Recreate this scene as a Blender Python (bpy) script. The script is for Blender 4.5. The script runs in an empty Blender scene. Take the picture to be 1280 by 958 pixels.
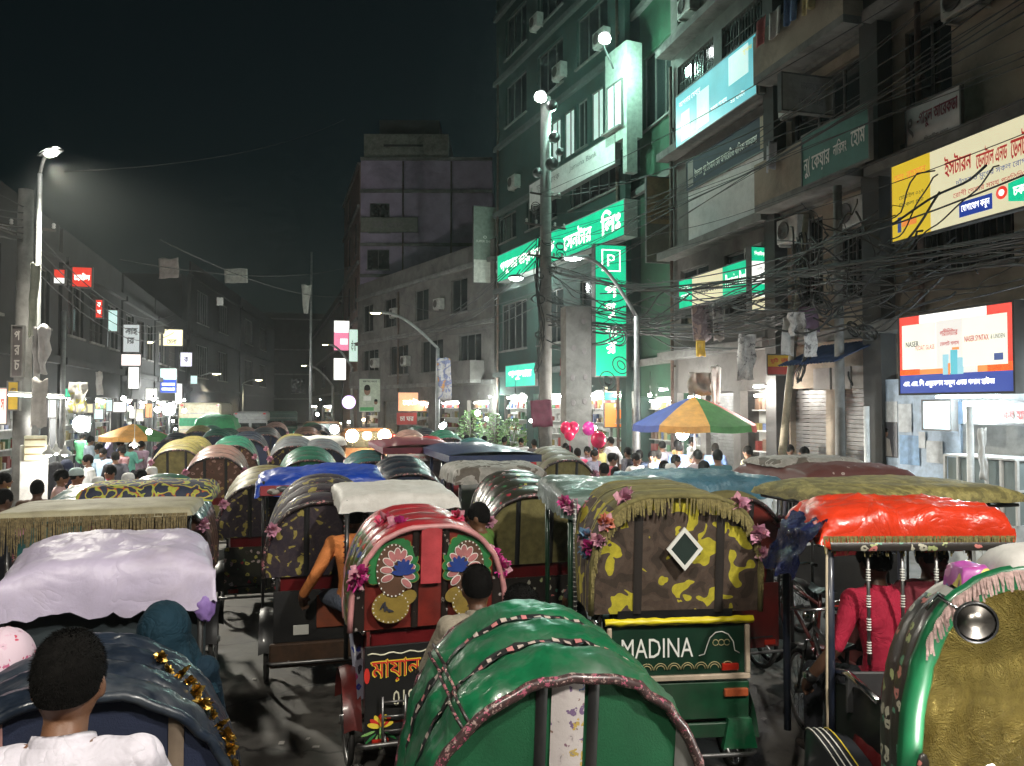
import bpy, bmesh, math, random
import numpy as np
from mathutils import Vector, Matrix, Euler, noise
from mathutils.geometry import delaunay_2d_cdt

sc = bpy.context.scene
COL = sc.collection
RND = random.Random(11)
PI = math.pi
rad = math.radians

# ------------------------------------------------------------------ camera
CAM_Z = 2.7
YAW, PITCH, FPX = rad(15.1), rad(1.66), 1000.0
cd = bpy.data.cameras.new('camera')
cd.sensor_width = 36.0
cd.lens = FPX / 1280.0 * 36.0
cd.clip_start, cd.clip_end = 0.05, 2000.0
cam = bpy.data.objects.new('camera', cd)
COL.objects.link(cam)
cam.location = (0, 0, CAM_Z)
cam.rotation_euler = (PI / 2 + PITCH, 0, -YAW)
sc.camera = cam

# ------------------------------------------------------------------ world, moon, exposure
wd = bpy.data.worlds.new('World')
sc.world = wd
wd.use_nodes = True
wn, wl = wd.node_tree.nodes, wd.node_tree.links
wn.clear()
wo = wn.new('ShaderNodeOutputWorld')
wb = wn.new('ShaderNodeBackground')
ws = wn.new('ShaderNodeTexSky')
ws.sky_type = 'NISHITA'
ws.sun_disc = False
ws.sun_elevation = rad(40)
ws.sun_rotation = rad(200)
ws.dust_density = 3.0
wt = wn.new('ShaderNodeMixRGB')
wt.blend_type = 'MULTIPLY'
wt.inputs[0].default_value = 1.0
wt.inputs[2].default_value = (0.72, 1.0, 0.74, 1)
wl.new(ws.outputs[0], wt.inputs[1])
wl.new(wt.outputs[0], wb.inputs[0])
wb.inputs[1].default_value = 0.0019
wl.new(wb.outputs[0], wo.inputs[0])
sd = bpy.data.lights.new('moon', 'SUN')
sd.energy = 0.02
sd.angle = rad(10)
sd.color = (0.8, 0.9, 1.0)
so = bpy.data.objects.new('moon', sd)
so.rotation_euler = (rad(50), 0, rad(160))
COL.objects.link(so)
vs = sc.view_settings
vs.view_transform = 'Standard'
vs.look = 'None'
vs.gamma = 1.0
vs.exposure = 0.3
vs.use_curve_mapping = False
sc.cycles.use_adaptive_sampling = True
sc.cycles.adaptive_threshold = .035
sc.cycles.adaptive_min_samples = 20
sc.cycles.max_bounces = 4
sc.cycles.diffuse_bounces = 2
sc.cycles.glossy_bounces = 2
sc.cycles.transmission_bounces = 3
sc.cycles.volume_bounces = 0
sc.cycles.transparent_max_bounces = 6
sc.cycles.sample_clamp_indirect = 4.0
sc.cycles.caustics_reflective = False
sc.cycles.caustics_refractive = False

# ------------------------------------------------------------------ pixels to places
CM = Euler((PI / 2 + PITCH, 0, -YAW)).to_matrix()
CP = Vector((0, 0, CAM_Z))


def ray(px, py):
    return CM @ Vector(((px - 640) / FPX, (479 - py) / FPX, -1.0))


def at(px, py, d):
    return CP + ray(px, py) * d


def xy(px, d):
    p = at(px, 508, d)
    return p.x, p.y


def zat(py, d):
    return CAM_Z + (508 - py) / FPX * d


# ------------------------------------------------------------------ tagging
def tag(o, label=None, cat=None, group=None, kind=None):
    if label: o['label'] = label
    if cat: o['category'] = cat
    if group: o['group'] = group
    if kind: o['kind'] = kind
    return o


def empty(name, loc=(0, 0, 0), rz=0.0, label=None, cat=None, group=None, mw=None):
    o = bpy.data.objects.new(name, None)
    o.empty_display_size = 0.1
    COL.objects.link(o)
    if mw is not None:
        o.matrix_world = mw
    else:
        o.location = loc
        o.rotation_euler = (0, 0, rz)
    return tag(o, label, cat, group)


def copy_tree(o, parent=None):
    c = o.copy()
    COL.objects.link(c)
    c.parent = parent
    if parent is not None:
        c.matrix_parent_inverse = o.matrix_parent_inverse.copy()
    for ch in list(o.children):
        copy_tree(ch, c)
    return c


def walk(o):
    yield o
    for ch in o.children:
        yield from walk(ch)


# ------------------------------------------------------------------ mesh builder
class MB:
    def __init__(s):
        s.V, s.F, s.M, s.S = [], [], [], []

    def add(s, vs_, fs, mi=0, smooth=False, mx=None):
        b = len(s.V)
        if mx is not None:
            s.V.extend([tuple(mx @ Vector(v)) for v in vs_])
        else:
            s.V.extend([tuple(v) for v in vs_])
        for f in fs:
            s.F.append([i + b for i in f])
            s.M.append(mi)
            s.S.append(smooth)
        return s

    def box(s, c, d, mi=0, mx=None, rz=0.0, rx=0.0, ry=0.0, bev=0.0):
        hx, hy, hz = d[0] / 2, d[1] / 2, d[2] / 2
        if bev > 0:
            b = min(bev, hx * .45, hy * .45, hz * .45)
            bm = bmesh.new()
            bmesh.ops.create_cube(bm, size=1.0)
            for v in bm.verts:
                v.co = (v.co.x * d[0], v.co.y * d[1], v.co.z * d[2])
            bmesh.ops.bevel(bm, geom=bm.edges[:], offset=b, segments=1, affect='EDGES')
            bm.verts.index_update()
            vv = [v.co.copy() for v in bm.verts]
            ff = [[v.index for v in f.verts] for f in bm.faces]
            bm.free()
        else:
            vv = [Vector((x, y, z)) for x in (-hx, hx) for y in (-hy, hy) for z in (-hz, hz)]
            ff = [[0, 1, 3, 2], [4, 6, 7, 5], [0, 4, 5, 1], [2, 3, 7, 6], [0, 2, 6, 4], [1, 5, 7, 3]]
        m = Matrix.Translation(c)
        if rz or rx or ry:
            m = m @ Euler((rx, ry, rz)).to_matrix().to_4x4()
        if mx is not None:
            m = mx @ m
        return s.add(vv, ff, mi, False, m)

    def b2(s, x0, x1, y0, y1, z0, z1, mi=0, mx=None):
        return s.box(((x0 + x1) / 2, (y0 + y1) / 2, (z0 + z1) / 2), (abs(x1 - x0), abs(y1 - y0), abs(z1 - z0)), mi, mx)

    def tube(s, pts, r, n=8, mi=0, cap=True, smooth=True, closed=False, sq=(1, 1)):
        pts = [Vector(p) for p in pts]
        k = len(pts)
        rs = r if isinstance(r, (list, tuple)) else [r] * k
        up = Vector((0, 0, 1))
        vv = []
        prev = None
        for i in range(k):
            a = pts[i - 1] if (i > 0 or closed) else pts[i]
            b = pts[(i + 1) % k] if (i < k - 1 or closed) else pts[i]
            t = (b - a)
            t = t.normalized() if t.length > 1e-9 else Vector((0, 0, 1))
            if prev is None:
                ref = up if abs(t.dot(up)) < .95 else Vector((0, 1, 0))
                e1 = t.cross(ref).normalized()
            else:
                e1 = prev - t * prev.dot(t)
                e1 = e1.normalized() if e1.length > 1e-6 else t.orthogonal().normalized()
            e2 = t.cross(e1)
            prev = e1
            for j in range(n):
                a_ = 2 * PI * j / n
                vv.append(pts[i] + e1 * (math.cos(a_) * rs[i] * sq[0]) + e2 * (math.sin(a_) * rs[i] * sq[1]))
        ff = []
        for i in range(k if closed else k - 1):
            i2 = (i + 1) % k
            for j in range(n):
                j2 = (j + 1) % n
                ff.append([i * n + j, i * n + j2, i2 * n + j2, i2 * n + j])
        if cap and not closed:
            ff.append(list(range(n))[::-1])
            ff.append([(k - 1) * n + j for j in range(n)])
        return s.add(vv, ff, mi, smooth)

    def lathe(s, prof, n=16, mi=0, mx=None, smooth=True, cap=True):
        vv = []
        for (r, z) in prof:
            for j in range(n):
                a_ = 2 * PI * j / n
                vv.append((r * math.cos(a_), r * math.sin(a_), z))
        ff = []
        for i in range(len(prof) - 1):
            for j in range(n):
                j2 = (j + 1) % n
                ff.append([i * n + j, i * n + j2, (i + 1) * n + j2, (i + 1) * n + j])
        if cap:
            ff.append(list(range(n))[::-1])
            ff.append([(len(prof) - 1) * n + j for j in range(n)])
        return s.add(vv, ff, mi, smooth, mx)

    def grid(s, fn, nu, nv, mi=0, smooth=True, closed_u=False, mx=None, flip=False):
        vv = [fn(i / nu, j / nv) for i in range(nu + (0 if closed_u else 1)) for j in range(nv + 1)]
        w = nv + 1
        N = nu if closed_u else nu + 1
        ff = []
        for i in range(nu):
            i2 = (i + 1) % N
            for j in range(nv):
                q = [i * w + j, i2 * w + j, i2 * w + j + 1, i * w + j + 1]
                ff.append(q[::-1] if flip else q)
        return s.add(vv, ff, mi, smooth, mx)

    def ball(s, c, r, nu=12, nv=8, mi=0, mx=None):
        rr = r if isinstance(r, (tuple, list)) else (r, r, r)
        vv = [(c[0], c[1], c[2] - rr[2])]
        for i in range(1, nv):
            p = -PI / 2 + PI * i / nv
            for j in range(nu):
                a_ = 2 * PI * j / nu
                vv.append((c[0] + rr[0] * math.cos(p) * math.cos(a_), c[1] + rr[1] * math.cos(p) * math.sin(a_), c[2] + rr[2] * math.sin(p)))
        vv.append((c[0], c[1], c[2] + rr[2]))
        ff = []
        for j in range(nu):
            j2 = (j + 1) % nu
            ff.append([0, 1 + j2, 1 + j])
            for i in range(nv - 2):
                a = 1 + i * nu
                ff.append([a + j, a + j2, a + nu + j2, a + nu + j])
            a = 1 + (nv - 2) * nu
            ff.append([a + j, a + j2, len(vv) - 1])
        return s.add(vv, ff, mi, True, mx)

    def prism(s, out, z0, z1, mi=0, mx=None, smooth=False):
        n = len(out)
        vv = [(x, y, z0) for x, y in out] + [(x, y, z1) for x, y in out]
        ff = [list(range(n))[::-1], [n + i for i in range(n)]]
        for i in range(n):
            j = (i + 1) % n
            ff.append([i, j, n + j, n + i])
        return s.add(vv, ff, mi, smooth, mx)

    def mesh(s, name, mats):
        me = bpy.data.meshes.new(name)
        me.from_pydata(s.V, [], s.F)
        for m in (mats if isinstance(mats, (list, tuple)) else [mats]):
            me.materials.append(m)
        me.polygons.foreach_set('material_index', s.M)
        me.polygons.foreach_set('use_smooth', s.S)
        me.update()
        return me

    def build(s, name, mats, parent=None, loc=None, mw=None, label=None, cat=None, group=None, kind=None):
        o = bpy.data.objects.new(name, s.mesh(name, mats))
        COL.objects.link(o)
        if parent is not None:
            o.parent = parent
        if loc is not None:
            o.location = loc
        if mw is not None:
            o.matrix_world = mw
        return tag(o, label, cat, group, kind)


def link(name, me, parent=None, loc=None, rz=None, **kw):
    o = bpy.data.objects.new(name, me)
    COL.objects.link(o)
    o.parent = parent
    if loc is not None:
        o.location = loc
    if rz is not None:
        o.rotation_euler = (0, 0, rz)
    return tag(o, **kw)


def setmat(o, i, m):
    o.material_slots[i].link = 'OBJECT'
    o.material_slots[i].material = m


# ------------------------------------------------------------------ materials
_MC = {}


def _nt(name):
    m = bpy.data.materials.new(name)
    m.use_nodes = True
    n, l = m.node_tree.nodes, m.node_tree.links
    b = n['Principled BSDF']
    return m, n, l, b


def c4(c):
    return (c[0], c[1], c[2], 1.0)


def _noise(n, l, co, scale, detail=4, rough=.6, dist=0.0):
    t = n.new('ShaderNodeTexNoise')
    t.inputs['Scale'].default_value = scale
    t.inputs['Detail'].default_value = detail
    t.inputs['Roughness'].default_value = rough
    t.inputs['Distortion'].default_value = dist
    if co is not None:
        l.new(co, t.inputs['Vector'])
    return t


def _ramp(n, l, src, stops, interp='LINEAR'):
    r = n.new('ShaderNodeValToRGB')
    r.color_ramp.interpolation = interp
    e = r.color_ramp.elements
    while len(e) < len(stops):
        e.new(.5)
    for k, (p, c) in enumerate(stops):
        e[k].position = p
        e[k].color = c4(c)
    l.new(src, r.inputs[0])
    return r


def _mix(n, l, fac, a, b):
    m = n.new('ShaderNodeMixRGB')
    if hasattr(fac, 'links'): l.new(fac, m.inputs[0])
    else: m.inputs[0].default_value = fac
    for k, v in ((1, a), (2, b)):
        if hasattr(v, 'links'): l.new(v, m.inputs[k])
        else: m.inputs[k].default_value = c4(v)
    return m.outputs[0]


def _bump(n, l, b, h, strength, dist=.01):
    bp = n.new('ShaderNodeBump')
    bp.inputs['Strength'].default_value = strength
    bp.inputs['Distance'].default_value = dist
    l.new(h, bp.inputs['Height'])
    l.new(bp.outputs[0], b.inputs['Normal'])


def mat(name, col, rough=.6, metal=0.0, var=.22, vs=6.0, bump=.0, bs=60.0, dirt=0.0, dcol=(.05, .045, .038), ds=2.5, coat=0.0, emit=0.0, trans=0.0, spec=.5, crease=0.0, cs=4.0):
    if name in _MC: return _MC[name]
    m, n, l, b = _nt(name)
    tc = n.new('ShaderNodeTexCoord')
    co = tc.outputs['Object']
    t = _noise(n, l, co, vs, 5)
    lo = tuple(max(0, c * (1 - var)) for c in col)
    hi = tuple(min(1, c * (1 + var)) for c in col)
    r = _ramp(n, l, t.outputs[0], [(.3, lo), (.7, hi)])
    out = r.outputs[0]
    if dirt > 0:
        d = _noise(n, l, co, ds, 8, .7, .4)
        dr = _ramp(n, l, d.outputs[0], [(.45, (0, 0, 0)), (.72, (dirt, dirt, dirt))])
        out = _mix(n, l, dr.outputs[0], out, dcol)
        rr = n.new('ShaderNodeMath'); rr.operation = 'MULTIPLY_ADD'
        l.new(dr.outputs[0], rr.inputs[0]); rr.inputs[1].default_value = .35; rr.inputs[2].default_value = rough
        l.new(rr.outputs[0], b.inputs['Roughness'])
    else:
        b.inputs['Roughness'].default_value = rough
    l.new(out, b.inputs['Base Color'])
    b.inputs['Metallic'].default_value = metal
    b.inputs['Specular IOR Level'].default_value = spec
    if coat:
        b.inputs['Coat Weight'].default_value = coat
        b.inputs['Coat Roughness'].default_value = .12
    if trans: b.inputs['Transmission Weight'].default_value = trans
    if emit:
        l.new(out, b.inputs['Emission Color'])
        b.inputs['Emission Strength'].default_value = emit
    if crease:
        # sharp folds: the zero line of a distorted noise, over a fine grain
        t3 = _noise(n, l, co, cs, 3, .55, 1.4)
        sb = n.new('ShaderNodeMath'); sb.operation = 'SUBTRACT'; l.new(t3.outputs[0], sb.inputs[0]); sb.inputs[1].default_value = .5
        ab = n.new('ShaderNodeMath'); ab.operation = 'ABSOLUTE'; l.new(sb.outputs[0], ab.inputs[0])
        pw = n.new('ShaderNodeMath'); pw.operation = 'POWER'; l.new(ab.outputs[0], pw.inputs[0]); pw.inputs[1].default_value = .6
        t4 = _noise(n, l, co, bs, 4)
        ma = n.new('ShaderNodeMath'); ma.operation = 'MULTIPLY_ADD'; l.new(t4.outputs[0], ma.inputs[0]); ma.inputs[1].default_value = bump * .4; l.new(pw.outputs[0], ma.inputs[2])
        _bump(n, l, b, ma.outputs[0], crease, .05)
    elif bump:
        t2 = _noise(n, l, co, bs, 4)
        _bump(n, l, b, t2.outputs[0], bump)
    _MC[name] = m
    return m


def emi(name, col, s, var=.0, vs=3.0):
    """a surface that gives off light: lamp lens, tube, backlit print"""
    if name in _MC: return _MC[name]
    m, n, l, b = _nt(name)
    b.inputs['Base Color'].default_value = c4(tuple(c * .6 for c in col))
    b.inputs['Roughness'].default_value = .35
    if var:
        tc = n.new('ShaderNodeTexCoord')
        t = _noise(n, l, tc.outputs['Object'], vs, 3)
        r = _ramp(n, l, t.outputs[0], [(.25, tuple(c * (1 - var) for c in col)), (.75, col)])
        l.new(r.outputs[0], b.inputs['Emission Color'])
    else:
        b.inputs['Emission Color'].default_value = c4(col)
    b.inputs['Emission Strength'].default_value = s
    _MC[name] = m
    return m


def floral(name, base, petals, scale=12.0, rough=.45, size=.34, coat=.3, bump=.2):
    """printed flowered plastic / cloth"""
    if name in _MC: return _MC[name]
    m, n, l, b = _nt(name)
    tc = n.new('ShaderNodeTexCoord')
    dn = _noise(n, l, tc.outputs['Object'], scale * 1.3, 2)
    vm = n.new('ShaderNodeMixRGB'); vm.inputs[0].default_value = .06
    l.new(tc.outputs['Object'], vm.inputs[1]); l.new(dn.outputs['Color'], vm.inputs[2])
    v = n.new('ShaderNodeTexVoronoi'); v.inputs['Scale'].default_value = scale
    l.new(vm.outputs[0], v.inputs['Vector'])
    st = [(i / len(petals), p) for i, p in enumerate(petals)]
    sp = n.new('ShaderNodeSeparateColor'); l.new(v.outputs['Color'], sp.inputs[0])
    pr = _ramp(n, l, sp.outputs[0], st, 'CONSTANT')
    k = _ramp(n, l, v.outputs['Distance'], [(size * .92, (1, 1, 1)), (size, (0, 0, 0))])
    k2 = _ramp(n, l, v.outputs['Distance'], [(size * .30, (1, 1, 1)), (size * .36, (0, 0, 0))])
    o1 = _mix(n, l, k.outputs[0], base, pr.outputs[0])
    o2 = _mix(n, l, k2.outputs[0], o1, tuple(c * .5 for c in base))
    l.new(o2, b.inputs['Base Color'])
    b.inputs['Roughness'].default_value = rough
    b.inputs['Coat Weight'].default_value = coat
    b.inputs['Coat Roughness'].default_value = .2
    if bump:
        t2 = _noise(n, l, tc.outputs['Object'], 25, 4)
        _bump(n, l, b, t2.outputs[0], bump)
    _MC[name] = m
    return m


def blotch(name, stops, scale=5.0, rough=.7, dist=1.2, detail=2.0, bump=.15, interp='CONSTANT', metal=0.0, coat=0.0, stretch=None):
    """camouflage-like print: noise cut into flat patches"""
    if name in _MC: return _MC[name]
    m, n, l, b = _nt(name)
    tc = n.new('ShaderNodeTexCoord')
    co = tc.outputs['Object']
    if stretch:
        mp = n.new('ShaderNodeMapping'); mp.inputs['Scale'].default_value = stretch
        l.new(co, mp.inputs[0]); co = mp.outputs[0]
    t = _noise(n, l, co, scale, detail, .5, dist)
    r = _ramp(n, l, t.outputs[0], stops, interp)
    w = _noise(n, l, co, scale * 3, 4)
    wr = _ramp(n, l, w.outputs[0], [(.3, (.7, .7, .7)), (.7, (1.1, 1.1, 1.1))])
    mm = n.new('ShaderNodeMixRGB'); mm.blend_type = 'MULTIPLY'; mm.inputs[0].default_value = 1
    l.new(r.outputs[0], mm.inputs[1]); l.new(wr.outputs[0], mm.inputs[2])
    l.new(mm.outputs[0], b.inputs['Base Color'])
    b.inputs['Roughness'].default_value = rough
    b.inputs['Metallic'].default_value = metal
    b.inputs['Coat Weight'].default_value = coat
    if bump:
        t2 = _noise(n, l, co, 70, 4)
        _bump(n, l, b, t2.outputs[0], bump)
    _MC[name] = m
    return m


def crinkle(name, col, rough=.25, metal=1.0, scale=9.0, strength=.9):
    """crumpled foil / plastic sheet"""
    if name in _MC: return _MC[name]
    m, n, l, b = _nt(name)
    tc = n.new('ShaderNodeTexCoord')
    t = _noise(n, l, tc.outputs['Object'], scale, 6, .65, 1.0)
    v = n.new('ShaderNodeTexVoronoi'); v.inputs['Scale'].default_value = scale * 2.2
    l.new(t.outputs['Color'], v.inputs['Vector'])
    r = _ramp(n, l, t.outputs[0], [(.3, tuple(c * .55 for c in col)), (.65, col)])
    l.new(r.outputs[0], b.inputs['Base Color'])
    b.inputs['Roughness'].default_value = rough
    b.inputs['Metallic'].default_value = metal
    ad = n.new('ShaderNodeMath'); ad.operation = 'ADD'
    l.new(t.outputs[0], ad.inputs[0]); l.new(v.outputs['Distance'], ad.inputs[1])
    _bump(n, l, b, ad.outputs[0], strength, .03)
    _MC[name] = m
    return m


def glass(name, col=(.05, .06, .06), rough=.08):
    return mat(name, col, rough, 0, .1, 3, coat=.6)


# ------------------------------------------------------------------ lettering (outline fill by winding number)
_TX = {}
TMP = bpy.data.scenes.new('workbench')


def evaluated(o):
    """the finished mesh of an object, worked out in a scene of its own so that it stays quick"""
    TMP.collection.objects.link(o)
    vl = TMP.view_layers[0]
    vl.update()
    return bpy.data.meshes.new_from_object(o.evaluated_get(vl.depsgraph))




def bn(s):
    """vowel signs put where they are written: before or round the letter they follow"""
    out = []
    for ch in s:
        if ch == '\u09cd': out.append(ch); continue
        if ch in '\u09bf\u09c7\u09c8\u09cb\u09cc':
            i = len(out) - 1
            while i >= 2 and out[i - 1] == '\u09cd': i -= 2
            i = max(i, 0)
            out.insert(i, '\u09c7' if ch in '\u09cb\u09cc' else ch)
            if ch == '\u09cb': out.append('\u09be')
            if ch == '\u09cc': out.append('\u09d7')
        else: out.append(ch)
    return ''.join(c for c in out if c != '\u09cd')


def text_data(body, bold=0.0):
    body = bn(body)
    key = (body, bold)
    if key in _TX: return _TX[key]
    c = bpy.data.curves.new('lettering', 'FONT')
    c.body = body
    c.size = 1.0
    c.fill_mode = 'NONE'
    c.resolution_u = 2
    c.align_x = 'LEFT'
    o = bpy.data.objects.new('lettering', c)
    me = evaluated(o)
    bpy.data.objects.remove(o)
    bpy.data.curves.remove(c)
    nv = len(me.vertices)
    P = np.zeros(nv * 3); me.vertices.foreach_get('co', P); P = P.reshape(-1, 3)[:, :2]
    E = np.zeros(len(me.edges) * 2, int); me.edges.foreach_get('vertices', E); E = E.reshape(-1, 2)
    bpy.data.meshes.remove(me)
    # every contour vertex's successor, in vertex order
    loops = []
    nxt = {}
    for a, b in E.tolist():
        nxt.setdefault(a, []).append(b); nxt.setdefault(b, []).append(a)
    seen = set()
    for v in range(nv):
        if v in seen or v not in nxt: continue
        lp = [v]; seen.add(v)
        cur = v
        cand = [q for q in nxt[v] if q == v + 1] or nxt[v]
        cur = cand[0]
        while cur not in seen:
            lp.append(cur); seen.add(cur)
            q = [k for k in nxt[cur] if k not in seen]
            if not q: break
            cur = q[0]
        if len(lp) > 2: loops.append(P[lp])
    if not loops:
        _TX[key] = ([], [], 1, 0); return _TX[key]
    # group into glyph clusters along x so each triangulation stays small
    offs = [(0, 0)] if bold <= .012 else [(-bold, -bold * .5), (bold, bold * .5)]
    polys = [lp + np.array(of) for lp in loops for of in offs]
    polys = [p for p in polys]
    info = sorted([(p[:, 0].min(), p[:, 0].max(), i) for i, p in enumerate(polys)])
    clusters, cur, xmax = [], [], -1e9
    for a, b, i in info:
        if cur and a > xmax + 1e-4:
            clusters.append(cur); cur = []; xmax = -1e9
        cur.append(i); xmax = max(xmax, b)
    if cur: clusters.append(cur)
    V, F = [], []
    for cl in clusters:
        vs_, es = [], []
        segA, segB = [], []
        for i in cl:
            p = polys[i]; b = len(vs_)
            vs_ += [Vector((float(x), float(y))) for x, y in p]
            k = len(p)
            es += [(b + j, b + (j + 1) % k) for j in range(k)]
            segA.append(p); segB.append(np.roll(p, -1, 0))
        A = np.concatenate(segA); B = np.concatenate(segB)
        try:
            ov, oe, of, *_ = delaunay_2d_cdt(vs_, es, [], 0, 1e-5)
        except Exception:
            continue
        ov = np.array([(v.x, v.y) for v in ov])
        if len(of) == 0: continue
        T = np.array([f[:3] for f in of])
        C = ov[T].mean(1)
        cy = C[:, 1][:, None]; cx = C[:, 0][:, None]
        upm = (A[None, :, 1] <= cy) & (B[None, :, 1] > cy)
        dnm = (A[None, :, 1] > cy) & (B[None, :, 1] <= cy)
        cr = (B[None, :, 0] - A[None, :, 0]) * (cy - A[None, :, 1]) - (cx - A[None, :, 0]) * (B[None, :, 1] - A[None, :, 1])
        w = (upm & (cr > 0)).sum(1) - (dnm & (cr < 0)).sum(1)
        keep = T[w != 0]
        b = len(V)
        V += [(float(x), float(y)) for x, y in ov]
        F += [[int(a) + b for a in t] for t in keep]
    xs = [v[0] for v in V]; ys = [v[1] for v in V]
    x0, x1, y0, y1 = min(xs), max(xs), min(ys), max(ys)
    V = [(x - x0, y - y0) for x, y in V]
    _TX[key] = (V, F, x1 - x0, y1 - y0)
    return _TX[key]


def text_into(mb, body, x, y, w=None, h=None, z=0.0, mi=0, bold=.02, align='L', mx=None, stretch=True):
    """lettering laid in the local XY plane, lower left corner (or centre) at x, y"""
    V, F, tw, th = text_data(body, bold)
    if not V: return 0
    if h is None: sx = sy = w / tw
    elif w is None: sx = sy = h / th
    else:
        sy = h / th; sx = w / tw
    ww, hh = tw * sx, th * sy
    if align == 'C': x, y = x - ww / 2, y - hh / 2
    mb.add([(x + a * sx, y + b * sy, z) for a, b in V], F, mi, False, mx)
    return ww

# ------------------------------------------------------------------ shared materials
M_skin = [mat('skin_a', (.16, .075, .04), .5, var=.12, vs=20, bump=.1, bs=200), mat('skin_b', (.22, .11, .065), .5, var=.12, vs=20), mat('skin_c', (.10, .048, .028), .5, var=.12, vs=20)]
M_hair = mat('black_hair', (.005, .0045, .004), .9, spec=.12, var=.4, vs=60, bump=.6, bs=160)
M_tyre = mat('tyre_rubber', (.02, .02, .02), .85, var=.3, dirt=.6, dcol=(.09, .08, .07))
M_steel = mat('worn_steel', (.28, .28, .28), .38, .9, dirt=.5, dcol=(.07, .04, .025))
M_chrome = mat('chrome', (.6, .6, .6), .16, 1.0, var=.1)
M_black = mat('black_paint', (.014, .014, .015), .42, var=.3, coat=.25, dirt=.4)
M_darkred = mat('dark_red_paint', (.12, .012, .01), .4, var=.25, coat=.3, dirt=.4)
M_wood = mat('dark_wood', (.07, .035, .018), .6, var=.4, vs=12, dirt=.3)
M_seat = mat('seat_vinyl', (.14, .012, .014), .38, var=.2, bump=.15, bs=25)
M_white = mat('white_plastic', (.62, .62, .6), .4, var=.08, dirt=.35)
M_greenp = mat('green_paint', (.008, .05, .022), .4, var=.3, coat=.3, dirt=.4)
M_yellow = mat('yellow_paint', (.62, .50, .02), .45, var=.2, dirt=.25)
M_reflect = mat('red_reflector', (.35, .02, .01), .15, var=.1, coat=.8)
M_brass = mat('brass', (.5, .34, .1), .3, 1.0, var=.2)
M_wtext = mat('white_lettering', (.75, .75, .7), .5, var=.05)
M_ytext = mat('yellow_lettering', (.72, .55, .05), .5, var=.05)
M_rtext = mat('red_lettering', (.55, .03, .02), .5, var=.05)
M_btext = mat('dark_lettering', (.03, .03, .04), .5, var=.05)
M_gtext = mat('green_lettering', (.06, .35, .1), .5, var=.05)
M_mirror = mat('mirror_glass', (.6, .55, .5), .32, 1.0, var=.05)

# ------------------------------------------------------------------ people
def _ell(mb, c, r, R3=None):
    m = Matrix.Translation(c) @ (R3.to_4x4() if R3 is not None else Matrix.Identity(4))
    mb.ball((0, 0, 0), r, 14, 10, 0, m)


POSES = {}


def J(**k):
    return {a: (Vector(b) if isinstance(b, tuple) and len(b) == 3 else b) for a, b in k.items()}


POSES['stand'] = J(pel=(0, 0, .92), wai=(0, 0, 1.07), che=(0, -.01, 1.27), nek=(0, -.01, 1.44), hed=(0, .02, 1.575),
    sh=.185, el=((.235, -.03, 1.14), (-.235, -.03, 1.14)), wr=((.24, .05, .91), (-.24, .05, .91)), hd=(0, .15, -1),
    hip=.09, kn=((.1, .02, .49), (-.1, .02, .49)), an=((.11, -.02, .09), (-.11, -.02, .09)))
POSES['walk'] = J(pel=(0, 0, .92), wai=(0, 0, 1.07), che=(0, .02, 1.27), nek=(0, .03, 1.44), hed=(0, .06, 1.575),
    sh=.185, el=((.24, -.12, 1.16), (-.24, .09, 1.15)), wr=((.24, -.1, .93), (-.2, .26, 1.0)), hd=(0, .3, -1),
    hip=.09, kn=((.1, .16, .5), (-.1, -.04, .48)), an=((.11, .22, .1), (-.11, -.3, .16)))
POSES['hold'] = J(pel=(0, 0, .92), wai=(0, 0, 1.07), che=(0, 0, 1.27), nek=(0, 0, 1.44), hed=(0, .03, 1.575),
    sh=.185, el=((.25, .05, 1.16), (-.25, .05, 1.16)), wr=((.12, .28, 1.2), (-.1, .27, 1.12)), hd=(-.3, .6, .3),
    hip=.09, kn=((.1, .03, .49), (-.1, 0, .49)), an=((.11, 0, .09), (-.11, -.04, .09)))
POSES['ride'] = J(pel=(0, 0, 1.03), wai=(0, .03, 1.17), che=(0, .11, 1.36), nek=(0, .18, 1.52), hed=(0, .235, 1.65),
    sh=.185, el=((.29, .27, 1.2), (-.29, .27, 1.2)), wr=((.245, .49, 1.1), (-.245, .49, 1.1)), hd=(0, 1, -.25),
    hip=.09, kn=((.13, .4, .74), (-.13, .36, .9)), an=((.12, .22, .33), (-.12, .13, .5)))
POSES['sit'] = J(pel=(0, 0, 1.07), wai=(0, -.04, 1.2), che=(0, -.06, 1.39), nek=(0, -.04, 1.56), hed=(0, -.01, 1.695),
    sh=.185, el=((.24, .04, 1.27), (-.24, .04, 1.27)), wr=((.15, .26, 1.16), (-.15, .26, 1.16)), hd=(-.1, 1, -.2),
    hip=.09, kn=((.12, .43, 1.04), (-.12, .43, 1.04)), an=((.12, .47, .56), (-.12, .47, .56)))
POSES['drive'] = J(pel=(0, 0, .94), wai=(0, -.01, 1.08), che=(0, .03, 1.28), nek=(0, .06, 1.45), hed=(0, .1, 1.585),
    sh=.19, el=((.27, .14, 1.1), (-.34, .0, 1.14)), wr=((.23, .4, 1.06), (-.44, .12, .93)), hd=(-.25, .6, -.55),
    hip=.09, kn=((.2, .42, .86), (-.2, .42, .86)), an=((.2, .42, .42), (-.2, .42, .42)))
_BODY = {}


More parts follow.
